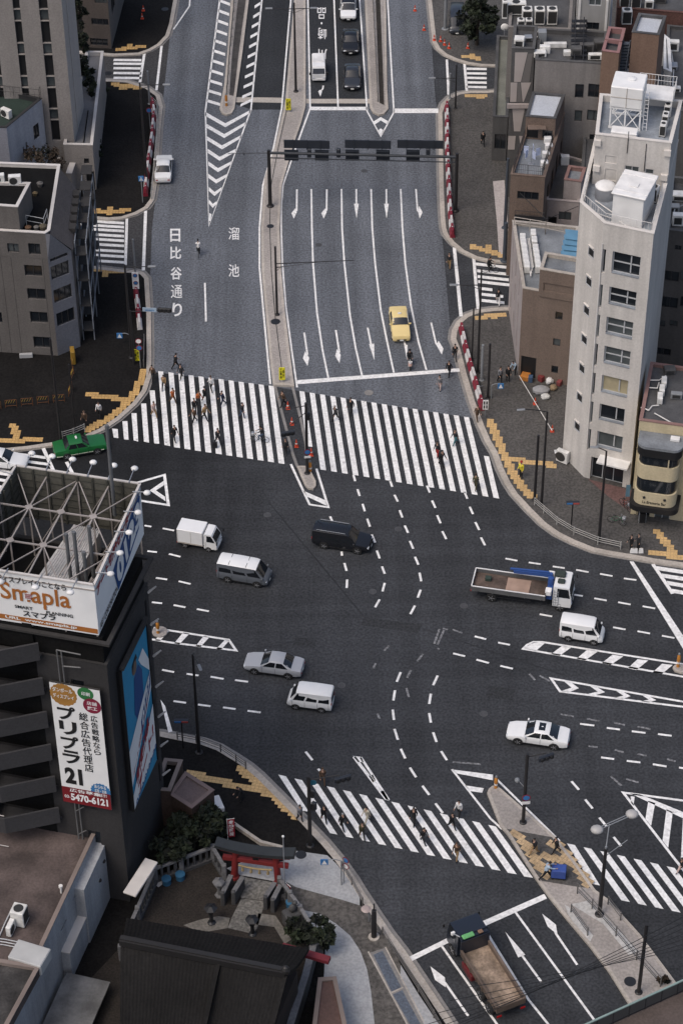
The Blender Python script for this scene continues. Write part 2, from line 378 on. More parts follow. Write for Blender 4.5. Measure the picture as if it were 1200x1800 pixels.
struct('paving_patch', g, pm('paving_pale', (.42, .41, .39), .8, .12, .7, .15, 5))
# east median ends on the right
island('traffic_island', [(1182, 1173), (1186, 1169), (1196, 1168), (1330, 1190), (1330, 1212), (1196, 1182), (1186, 1179)], kw=.15)
def paint_west_shade(m, x0, x1, lo):
    """shade painted into the asphalt colour towards the west approach; noise-ragged edge"""
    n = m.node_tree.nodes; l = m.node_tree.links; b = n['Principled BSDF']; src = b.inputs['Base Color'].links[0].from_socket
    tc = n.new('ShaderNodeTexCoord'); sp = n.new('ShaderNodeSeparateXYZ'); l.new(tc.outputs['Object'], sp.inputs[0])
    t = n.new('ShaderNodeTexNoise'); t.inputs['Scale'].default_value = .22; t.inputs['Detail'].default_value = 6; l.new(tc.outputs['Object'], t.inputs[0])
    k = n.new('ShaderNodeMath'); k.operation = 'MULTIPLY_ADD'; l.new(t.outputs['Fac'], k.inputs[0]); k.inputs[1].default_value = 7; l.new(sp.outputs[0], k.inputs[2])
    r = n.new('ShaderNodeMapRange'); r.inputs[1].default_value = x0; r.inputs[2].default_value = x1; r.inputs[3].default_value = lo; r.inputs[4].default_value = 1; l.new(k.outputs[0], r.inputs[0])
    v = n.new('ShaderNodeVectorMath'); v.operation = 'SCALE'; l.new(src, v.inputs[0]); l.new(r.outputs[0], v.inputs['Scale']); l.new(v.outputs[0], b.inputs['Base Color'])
paint_west_shade(mA, -13, -3.5, .36)  # road colour darkened westwards, shade put into the material

def tracks(m, k=.10):
    """polished wheel tracks along the east-west lanes"""
    n = m.node_tree.nodes; l = m.node_tree.links; b = n['Principled BSDF']; src = b.inputs['Base Color'].links[0].from_socket; tc = n.new('ShaderNodeTexCoord')
    for sc_, rot in (((.025, 1.0, 1), R(-8)), ((.8, .03, 1), R(14))):
        mp = n.new('ShaderNodeMapping'); mp.inputs['Scale'].default_value = sc_; mp.inputs['Rotation'].default_value = (0, 0, rot); l.new(tc.outputs['Object'], mp.inputs[0])
        t = n.new('ShaderNodeTexNoise'); t.inputs['Scale'].default_value = .8; t.inputs['Detail'].default_value = 3; l.new(mp.outputs[0], t.inputs[0])
        r = n.new('ShaderNodeMapRange'); r.inputs[1].default_value = .35; r.inputs[2].default_value = .65; r.inputs[3].default_value = 1 - k; r.inputs[4].default_value = 1 + k; l.new(t.outputs['Fac'], r.inputs[0])
        v = n.new('ShaderNodeVectorMath'); v.operation = 'SCALE'; l.new(src, v.inputs[0]); l.new(r.outputs[0], v.inputs['Scale']); src = v.outputs[0]
    l.new(src, b.inputs['Base Color'])
tracks(mA)

# repair patches and cut lines in the junction
g = M(); g.poly(GP([(640, 1085), (742, 1098), (735, 1113), (634, 1099)], .0045)); g.poly(GP([(520, 1120), (556, 1125), (552, 1140), (515, 1134)], .0045)); g.poly(GP([(860, 1205), (905, 1211), (900, 1232), (853, 1225)], .0045)); struct('asphalt_patch', g, asphalt('asphalt_patch', (.031, .0325, .035), blot=.2))
g = M(); g.strip(GP([(470, 880), (640, 1085)]), -.05, .05, .006, None); g.strip(GP([(742, 1105), (1000, 1190)]), -.04, .04, .006, None); g.strip(GP([(400, 1150), (520, 1128)]), -.04, .04, .006, None); struct('asphalt_seam', g, pm('seam_tar', (.016, .016, .017), .6, .3, 2))
for x, y in ((470, 905), (655, 1040), (815, 1065), (600, 1205), (850, 1255), (700, 930), (560, 430), (640, 300)): m = M(); m.lathe([(.33, 0), (.33, .007)], G(x, y, .004), n=18); struct('manhole_cover', m, pm('cover_iron', (.055, .055, .057), .6, .2, 3))

def chips(m):
    """paint worn through in small chips and scuffs"""
    n = m.node_tree.nodes; l = m.node_tree.links; b = n['Principled BSDF']; src = b.inputs['Base Color'].links[0].from_socket; tc = n.new('ShaderNodeTexCoord')
    for sc_, a, c, lo in ((2.2, .60, .68, .45), (.5, .56, .72, .72)):
        t = n.new('ShaderNodeTexNoise'); t.inputs['Scale'].default_value = sc_; t.inputs['Detail'].default_value = 8; t.inputs['Roughness'].default_value = .7; l.new(tc.outputs['Object'], t.inputs[0])
        r = n.new('ShaderNodeMapRange'); r.inputs[1].default_value = a; r.inputs[2].default_value = c; r.inputs[3].default_value = 1; r.inputs[4].default_value = lo; l.new(t.outputs['Fac'], r.inputs[0])
        v = n.new('ShaderNodeVectorMath'); v.operation = 'SCALE'; l.new(src, v.inputs[0]); l.new(r.outputs[0], v.inputs['Scale']); src = v.outputs[0]
    l.new(src, b.inputs['Base Color'])
chips(mWht)
# ================================================================ PAINTED MARKINGS
ZM = .020
def line(mb, pts, w=.15, z=ZM): mb.strip(GP(pts), -w / 2, w / 2, z, None); return mb
def q(mb, *pts, z=ZM): mb.poly(GP(pts, z)); return mb
def zebra(n, top, bot, wt, wb, skip=()):
    """n bars; top(k), bot(k) give the left end of each bar's edges in the picture"""
    s = M()
    for k in range(n):
        if k in skip: continue
        (a, b), (c, d) = top(k), bot(k)
        q(s, (a, b), (a + wt, b + wt * .14), (c + wb, d + wb * .14), (c, d))
    return s
z = M()
for bar in (((197, 753), (207, 754), (208, 770), (200, 769)), ((215, 740), (224, 740), (226, 773), (218, 772)), ((231, 726), (240, 726), (243, 776), (235, 774)), ((248, 709), (257, 709), (262, 778), (253, 776)), ((263, 686), (272, 686), (280, 780), (271, 779)), ((278, 652), (287, 653), (299, 784), (289, 782))): q(z, *bar)
for k in range(11):
    a, b, c, d = 296 + 17.6 * k, 654 + 2.35 * k, 306 + 18.35 * k, 786 + 2.8 * k
    q(z, (a, b), (a + 9, b + 1.2), (c + 10.5, d + 1.5), (c, d))
for k in range(18):
    a, b, c, d = 526 + 18.05 * k, 687 + 2.82 * k, 544 + 19 * k, 822 + 3.1 * k
    if k == 0: c, d = 539, 784
    if k == 17: a, b = 850, 801
    q(z, (a, b), (a + 9, b + 1.3), (c + 10, d + 1.6), (c, d))
struct('crosswalk', z, mWht)
z = M()
for k in range(14):
    a, b = 489 + 28.35 * k, 1362 + 6.8 * k
    c, d = (530, 1425) if k == 0 else (580 + 28.4 * (k - 1), 1465 + 6.35 * (k - 1))
    q(z, (a, b), (a + 13.5, b + 3), (c + 12.5 + .25 * k, d + 2.5), (c, d))
struct('crosswalk', z, mWht)
z = M()
for k in range(10):
    a, b = 996 + 29.2 * k, 1483 + 6.7 * k; c, d = 1062 + 29.7 * k, 1577 + 6.2 * k
    if k == 0: c, d = 1039, 1554
    q(z, (a, b), (a + 14, b + 3), (c + 15, d + 3), (c, d))
struct('crosswalk', z, mWht)
z = M()          # side streets
for y in (102.5, 109, 117, 125.5, 134): q(z, (200, y), (249, y + .5), (248, y + 4.5), (199, y + 4))
line(z, [(254, 92), (246, 144)], .28)
struct('crosswalk', z, mWht)
z = M()
for i, y in enumerate((388, 395, 402, 411, 419, 428, 438, 447, 457)): q(z, (142, y - 3), (218, y + 1.5), (218, y + 6), (142, y + 1.5))
line(z, [(223, 384), (220.5, 466)], .27)
struct('crosswalk', z, mWht)
z = M()
for y in (118, 126, 134, 142, 150): q(z, (820, y), (855, y + .6), (855, y + 4.6), (820, y + 4))
line(z, [(816, 112), (820, 159)], .28)
struct('crosswalk', z, mWht)
z = M()
for i, (y, x0, x1) in enumerate(((461, 836, 893), (473, 838, 893), (483, 839, 894), (492, 840, 895), (504, 843, 865), (514, 844, 884), (525, 846, 886))): q(z, (x0, y), (x1, y + (x1 - x0) * .11), (x1, y + 5 + (x1 - x0) * .11), (x0, y + 5))
line(z, [(832, 452), (840, 543)], .29)
struct('crosswalk', z, mWht)
z = M()          # far right and far left crossings
for a, b, c, d in ((1153, 995, 1290, 1016), (1162, 1008, 1300, 1030), (1171, 1021, 1300, 1043), (1180, 1035, 1310, 1058)): q(z, (a, b), (c, d), (c + 3, d + 7), (a + 4, b + 7.5))
line(z, [(1147, 992), (1182, 1044)], .3); struct('crosswalk', z, mWht)
z = M()
for a, b in ((50, 798), (57, 810), (64, 822), (72, 834)): q(z, (a - 90, b - 12), (a + 30, b + 4), (a + 33, b + 9), (a - 90, b - 7))
line(z, [(76, 788), (96, 832)], .32); line(z, [(117, 812), (134, 845)], .3)
for a, b in ((4, 830), (9, 842), (15, 855)): q(z, (a - 80, b - 12), (a + 18, b + 3), (a + 21, b + 8), (a - 80, b - 6))
struct('crosswalk', z, mWht)
# lane lines
L = M()
for pts in ([(547, 332), (548, 400), (550, 462), (557, 550), (567, 617), (577, 665)], [(600, 332), (601, 400), (605, 462), (615, 555), (625, 612), (636, 660)], [(652, 332), (654, 400), (659, 462), (669, 545), (680, 600), (692, 655)], [(704, 332), (707, 400), (712, 462), (722, 537), (735, 600), (749, 650)],
            [(590, -160), (587, 0), (594, 188)], [(544, -160), (541, 0), (545, 190), (525, 245), (510, 287), (497, 325), (494, 365), (494, 400), (496, 462), (502, 537), (512, 612), (522, 681)],
            [(525, -160), (511, 0), (495, 190), (480, 262), (462, 325), (456, 400), (456, 470), (462, 537), (469, 612), (475, 675)],
            [(621, -160), (632, 0), (645, 195), (669, 239), (692, 197), (681, 0), (674, -160)], [(360, 497), (361, 530), (362, 565)], [(338, -60), (333, 10), (305, 51)],
            [(906, 1605), (1041, 1790), (1090, 1860)], [(776, 1664), (872, 1800), (910, 1860)], [(849, 1630), (929, 1759), (962, 1800), (1000, 1860)],
            [(404, -120), (386, 0), (361, 195), (367, 397), (441, 192), (460, 0), (474, -120)], [(794, 1353), (862, 1440), (882, 1458)], [(873, 1371), (983, 1479)]): line(L, pts, .17)
line(L, [(284, 80), (275, 158)], .26); line(L, [(256, 370), (252, 475)], .3); line(L, [(785, 104), (788, 166)], .25); line(L, [(798, 435), (810, 556)], .32)
struct('lane_marking', L, mWht)
S = M()
q(S, (522, 668), (807, 647), (808, 653), (523, 675)); q(S, (692, 190), (770, 190), (770, 198), (692, 198)); q(S, (546, 187), (645, 187), (645, 193), (546, 193))
q(S, (845, 1621), (956, 1572), (961, 1580), (851, 1629)); q(S, (718, 1683), (785, 1650), (788, 1658), (722, 1691))
q(S, (1106, 987), (1113, 987), (1206, 1126), (1220, 1160), (1212, 1160)); q(S, (282, 1230), (290, 1241), (303, 1286), (296, 1288))
struct('stop_line', S, mWht)
# hatched zones
Hh = M()
for k in range(-6, 11):   # bars beside the underpass island
    y0 = 1.5 + 17.6 * k; t = (y0 + 60) / 255.
    xl = 386 - (y0 / 195.) * 25; xi = 406 - (y0 / 190.) * 19 - 1.5
    q(Hh, (xl, y0 - 4), (xi, y0 + 3), (xi, y0 + 8), (xl, y0 + 1))
for k in range(-6, 10):
    y0 = 2 + 17.6 * k + 3; xr = 460 - (y0 / 192.) * 19; xi = 448 - (y0 / 168.) * 23
    q(Hh, (xi, y0 + 4), (xr, y0 - 4), (xr, y0 + 1), (xi, y0 + 9))
q(Hh, (423, 182), (441, 173), (441, 178), (422, 187))
for (x0, y0, xm, ym, x1, y1) in ((361, 196, 396, 216, 441, 192), (363, 217, 394, 235, 433, 213), (364, 239, 390, 255, 425, 236), (365, 261, 386, 275, 416, 260), (366, 283, 383, 295, 408, 282), (366, 305, 380, 315, 399, 305), (367, 328, 377, 337, 390, 328), (367, 350, 374, 358, 382, 352)):
    q(Hh, (x0, y0), (xm, ym), (x1, y1), (x1 - 1.5, y1 + 6), (xm, ym + 7), (x0, y0 + 7))
q(Hh, (368, 374), (372, 376), (370, 388), (367, 388))
q(Hh, (656, 213), (669, 205), (683, 213), (680, 218), (669, 211), (659, 218)); q(Hh, (664, 229), (669, 225), (675, 229), (669, 237))
# island tip outline
line(Hh, [(511, 816), (544, 887), (577, 892), (556, 824)], .2); q(Hh, (532, 862), (571, 879), (576, 890), (540, 873))
# west hatch
line(Hh, [(270, 1104), (300, 1109), (402, 1125), (415, 1144), (300, 1130), (265, 1124)], .2)
for a in ((306, 1131, 322, 1112, 333, 1114, 315, 1133), (343, 1137, 358, 1118, 368, 1120, 352, 1138), (380, 1141, 396, 1124, 403, 1126, 389, 1142), (272, 1126, 288, 1107, 298, 1109, 281, 1127)): q(Hh, *[(a[i], a[i + 1]) for i in range(0, 8, 2)])
# west triangle
line(Hh, [(240, 849), (289, 835), (296, 888), (245, 880)], .25); q(Hh, (288, 845), (263, 862), (291, 881), (290, 873), (274, 862), (288, 853))
# east hatches
line(Hh, [(1330, 1191), (1200, 1168), (952, 1129), (937, 1129), (926, 1134), (919, 1141), (1200, 1190), (1330, 1213)], .2)
for a in ((921, 1140, 937, 1129, 957, 1131, 942, 1144), (968, 1150, 988, 1135, 1004, 1138, 983, 1153), (1013, 1158, 1032, 1142, 1051, 1145, 1028, 1161), (1057, 1166, 1076, 1151, 1095, 1154, 1073, 1169), (1103, 1175, 1120, 1159, 1139, 1161, 1118, 1178), (1147, 1182, 1163, 1167, 1182, 1169, 1163, 1185)): q(Hh, *[(a[i], a[i + 1]) for i in range(0, 8, 2)])
line(Hh, [(1330, 1265), (1200, 1243), (984, 1216), (968, 1193), (1200, 1234), (1330, 1258)], .2)
for (xa, ya, xb, yb, xc, yc) in ((1000, 1199, 1017, 1210, 996, 1217), (1045, 1207, 1063, 1217, 1043, 1222), (1092, 1216, 1108, 1224, 1090, 1229), (1138, 1224, 1153, 1231, 1136, 1235)): q(Hh, (xa - 9, ya - 1), (xa + 4, ya + 1), (xb, yb), (xc + 4, yc), (xc - 10, yc - 2), (xb - 13, yb - 1))
# south-east triangle
line(Hh, [(1290, 1421), (1200, 1408), (1095, 1394), (1177, 1500), (1230, 1568)], .2); q(Hh, (1107, 1395), (1125, 1397), (1215, 1434), (1215, 1446))
for a in ((1108, 1400, 1115, 1401, 1113, 1417, 1109, 1412), (1139, 1408, 1151, 1412, 1144, 1452, 1134, 1440), (1171, 1423, 1182, 1428, 1174, 1491, 1164, 1478), (1200, 1438, 1214, 1443, 1206, 1530, 1196, 1516)): q(Hh, *[(a[i], a[i + 1]) for i in range(0, 8, 2)])
# south-west wedge
line(Hh, [(622, 1331), (679, 1406)], .25); line(Hh, [(634, 1332), (683, 1407)], .2); q(Hh, (620, 1329), (635, 1331), (639, 1340), (629, 1340)); q(Hh, (648, 1364), (655, 1362), (660, 1372), (655, 1376)); q(Hh, (668, 1392), (674, 1390), (684, 1408), (679, 1407))
q(Hh, (794, 1353), (866, 1362), (866, 1372), (803, 1360)); q(Hh, (817, 1381), (850, 1386), (847, 1394), (826, 1391))
struct('hatched_marking', Hh, mWht)
# dashes
D = M()
for a, b, c, d in ((580, 908, 585, 919), (594, 950, 598, 963), (600, 970, 601, 977), (605, 990, 609, 1004), (610, 1019, 609, 1034),
  (621, 835, 624, 846), (628, 860, 632, 872), (637, 886, 641, 899), (645, 912, 650, 926), (653, 940, 659, 954), (662, 968, 667, 982), (671, 996, 676, 1009), (676, 1025, 672, 1040), (667, 1054, 659, 1068),
  (685, 844, 689, 856), (693, 870, 699, 882), (702, 897, 707, 910), (711, 924, 717, 937), (720, 951, 726, 965), (729, 979, 735, 993), (737, 1007, 740, 1022), (739, 1037, 734, 1051), (729, 1065, 721, 1080),
  (750, 854, 755, 866), (759, 880, 765, 893), (768, 906, 774, 920), (777, 934, 784, 948), (816, 865, 821, 877), (825, 891, 831, 904), (835, 918, 842, 932), (845, 945, 852, 959),
  (704, 1182, 697, 1199), (694, 1214, 691, 1232), (690, 1248, 692, 1266), (693, 1282, 699, 1301), (704, 1317, 712, 1334), (720, 1350, 731, 1367), (742, 1382, 754, 1398), (765, 1413, 778, 1430),
  (769, 1188, 761, 1205), (757, 1220, 754, 1238), (754, 1254, 757, 1271), (761, 1288, 767, 1305), (775, 1321, 785, 1337), (537, 1322, 549, 1337), (559, 1352, 564, 1358),
  (888, 982, 909, 986), (929, 989, 950, 992), (971, 996, 992, 999), (1012, 1002, 1034, 1006), (1054, 1009, 1076, 1013), (1096, 1017, 1118, 1020),
  (1003, 1045, 1024, 1048), (1044, 1052, 1066, 1056), (1086, 1059, 1108, 1063), (1129, 1066, 1151, 1070), (948, 1080, 970, 1084), (1077, 1103, 1099, 1107), (1120, 1110, 1142, 1114), (1163, 1118, 1185, 1122),
  (834, 1119, 854, 1124), (875, 1130, 896, 1134), (796, 1149, 817, 1154), (837, 1160, 859, 1166), (879, 1171, 901, 1176),
  (1019, 1273, 1044, 1276), (1066, 1280, 1089, 1283), (1110, 1286, 1134, 1289), (1156, 1291, 1180, 1294), (1056, 1332, 1079, 1335), (1101, 1338, 1125, 1341), (1147, 1344, 1171, 1348), (1193, 1350, 1214, 1353),
  (1004, 1374, 1017, 1389), (1028, 1406, 1041, 1422), (1053, 1438, 1066, 1454), (1078, 1472, 1091, 1488),
  (254, 924, 266, 926), (286, 929, 306, 933), (259, 969, 276, 971), (297, 974, 317, 979), (274, 1016, 294, 1019), (314, 1022, 335, 1027), (267, 1059, 285, 1061), (305, 1064, 326, 1068), (346, 1071, 367, 1075),
  (285, 1178, 306, 1182), (328, 1185, 349, 1188), (370, 1190, 393, 1194), (413, 1196, 436, 1199), (305, 1233, 327, 1236), (348, 1239, 370, 1242), (392, 1244, 414, 1247), (435, 1250, 458, 1253)):
    line(D, [(a, b), (c, d)], .19)
struct('dashed_marking', D, mWht)
W = M()
for a, b, c, d in ((985, 1256, 1008, 1260), (1031, 1264, 1053, 1268), (1079, 1271, 1098, 1275), (1120, 1278, 1143, 1282), (1034, 1312, 1050, 1314), (1080, 1319, 1096, 1323), (1120, 1326, 1136, 1329), (1172, 1335, 1187, 1339), (743, 1150, 733, 1163), (722, 1178, 715, 1192), (714, 1210, 718, 1226), (663, 1255, 667, 1264), (684, 1135, 675, 1144), (660, 1166, 656, 1175), (772, 1106, 763, 1132), (780, 1108, 768, 1134), (778, 1105, 787, 1107), (795, 1107, 812, 1113), (768, 1140, 772, 1142), (795, 1340, 845, 1344), (1073, 1365, 1092, 1382), (1100, 1370, 1122, 1376), (930, 1185, 940, 1196), (948, 1188, 966, 1198)): line(W, [(a, b), (c, d)], .17, ZM - .004)
struct('worn_marking', W, mWorn)
# arrows
A = M()
def arrow(pts, shaft, z=ZM): line(A, shaft, .17, z); A.poly(GP(pts, z + .004))
def r2(p): return [(300 + x / 4, y / 4) for x, y in p]
for dx in (0, 210):
    arrow(r2([(848 + dx, 1497), (876 + dx, 1462), (886 + dx, 1490), (865 + dx, 1535)]), r2([(887 + dx, 1330), (885 + dx, 1478), (868 + dx, 1496)]))
for dx, y in ((0, 0), (211, 0)):
    arrow([(600 + (x + dx) / 4, yy / 4) for x, yy in ((88, 1430), (121, 1430), (106, 1535))], [(600 + (104 + dx) / 4, 332), (600 + (105 + dx) / 4, 359)])
arrow([(600 + x / 4, y / 4) for x, y in ((545, 1445), (569, 1490), (549, 1535), (537, 1483))], [(600 + 523 / 4, 332), (600 + 534 / 4, 370), (600 + 548 / 4, 373)])
arrow([(300 + x / 4, 400 + y / 4) for x, y in ((945, 868), (973, 915), (962, 972), (929, 918))], [(534.5, 584.5), (540, 622), (537, 629)])
arrow([(300 + x / 4, 400 + y / 4) for x, y in ((1168, 852), (1195, 895), (1186, 952), (1156, 902))], [(590, 580), (596, 618), (593, 626)])
arrow([(600 + x / 4, 400 + y / 4) for x, y in ((193, 818), (229, 815), (231, 932))], [(646, 576), (652, 606)])
arrow([(710, 606), (716, 606), (715, 632)], [(704, 570), (712, 608)])
arrow([(600 + x / 4, 400 + y / 4) for x, y in ((682, 796), (716, 850), (705, 893), (664, 822))], [(757.5, 567), (766, 604), (773, 612)])
def r3(p): return [(750 + x * .375, 1400 + y * .375) for x, y in p]
arrow(r3([(540, 551), (604, 602), (612, 650), (566, 612)]), r3([(704, 792), (606, 648), (595, 625)]))
arrow(r3([(367, 636), (461, 744), (428, 757)]), r3([(536, 872), (447, 750)]))
arrow(r3([(16, 798), (84, 850), (88, 897), (38, 862)]), r3([(195, 1034), (86, 878), (70, 862)]))
arrow([(563, 169), (566, 160), (562, 157), (559, 160)], [(568, 150), (567, 156), (563, 160)])
struct('arrow_marking', A, mWht)
# lettering on the road
T = M()
def rtext(ch, x, y, wd, ht, flip=False):
    bl, br, tl = G(x - wd / 2, y + ht / 2, ZM), G(x + wd / 2, y + ht / 2, ZM), G(x - wd / 2, y - ht / 2, ZM)
    text(T, ch, bl, br, tl, 0, .022 if ch in '日比谷り川・' else .004, flip, cell=False)
for ch, x, y, wd, ht in (('日', 308, 413, 18, 23), ('比', 308.5, 444, 20, 22), ('谷', 309.5, 480, 20, 22), ('通', 310.5, 512, 20, 23), ('り', 311.5, 544, 17, 24), ('溜', 411, 410, 19, 22), ('池', 411, 475, 19, 22)): rtext(ch, x, y, wd, ht)
for ch, x, y, wd, ht in (('品', 565, 22, 15, 20), ('・', 565, 40, 3, 4), ('崎', 566, 58, 15, 20), ('川', 567, 94, 15, 18)): rtext(ch, x, y, wd, ht, True)
struct('road_lettering', T, mWht)
# ---- raised yellow guide tiles for the blind, laid tile by tile
def tactile(paths, mat, rot=0.0, z=ZS + .008, t=.3, wid=2):
    cells = set(); r = Matrix.Rotation(-rot, 2); rb = Matrix.Rotation(rot, 2)
    for pts in paths:
        P = [G(x, y, ZS) for x, y in pts]
        for a, b in zip(P, P[1:]):
            n = max(1, int((b - a).length / (t * .4)))
            for i in range(n + 1):
                c = a.lerp(b, i / n); u = r @ Vector((c.x, c.y)); cells |= {(round(u.x / t) + di, round(u.y / t) + dj) for di in range(wid) for dj in range(wid)}
    s = M()
    for i, j in sorted(cells):
        h = t / 2 - .006
        s.poly([V(*(rb @ Vector((i * t + a * h, j * t + b * h))), z) for a, b in ((-1, -1), (1, -1), (1, 1), (-1, 1))])
    struct('tactile_paving', s, mat)
tactile([[(207, 87), (250, 82)], [(226, 80), (226, 84)]], mTactL)
tactile([[(197, 149), (222, 151), (242, 155)], [(214, 153), (214, 156)]], mTactL)
tactile([[(157, 370), (190, 375), (224, 369)], [(192, 367), (192, 370)]], mTactL)
tactile([[(163, 474), (208, 479)], [(182, 482), (182, 484)]], mTactL)
tactile([[(247, 654), (246, 664), (241, 676), (233, 692), (222, 707), (206, 723), (184, 740), (160, 752), (153, 757)], [(154, 695), (180, 699), (222, 704)]], mTactL, rot=R(-3))
tactile([[(-60, 778), (0, 777), (46, 775)], [(20, 749), (26, 768)], [(57, 774), (68, 775)]], mTactL, rot=R(-4))
tactile([[(813, 100), (828, 101), (840, 104)], [(829, 97), (829, 99)]], mTact)
tactile([[(820, 168), (849, 168)], [(840, 172), (842, 172)]], mTact)
tactile([[(826, 434), (846, 440), (876, 449)], [(853, 434), (853, 438)]], mTact, rot=R(-4))
tactile([[(837, 561), (860, 556), (884, 553)], [(864, 559), (868, 559)]], mTact, rot=R(4))
tactile([[(858, 743), (864, 757), (875, 783), (885, 808), (900, 838), (918, 862), (932, 876)], [(886, 808), (922, 813), (967, 819)]], mTact, rot=R(-6))
tactile([[(1142, 972), (1165, 977), (1200, 983), (1260, 993)], [(1152, 937), (1172, 962), (1182, 976)]], mTact, rot=R(-8))
tactile([[(331, 1362), (388, 1378), (450, 1390), (474, 1400)], [(420, 1355), (440, 1372), (458, 1385), (475, 1400), (493, 1416), (516, 1438)]], mTact, rot=R(-12))
mTactD = pm('tactile_faded', (.43, .31, .18), .8, .12, 1.0, .2, 6, dirt=.25, dsc=.6)
tactile([[(900, 1464), (920, 1490), (938, 1516), (955, 1540)]], mTactD, rot=R(-40), z=.194)
tactile([[(962, 1482), (980, 1490), (1004, 1522), (1030, 1556)], [(948, 1506), (975, 1511), (996, 1516)]], mTactD, rot=R(-40), z=.194)
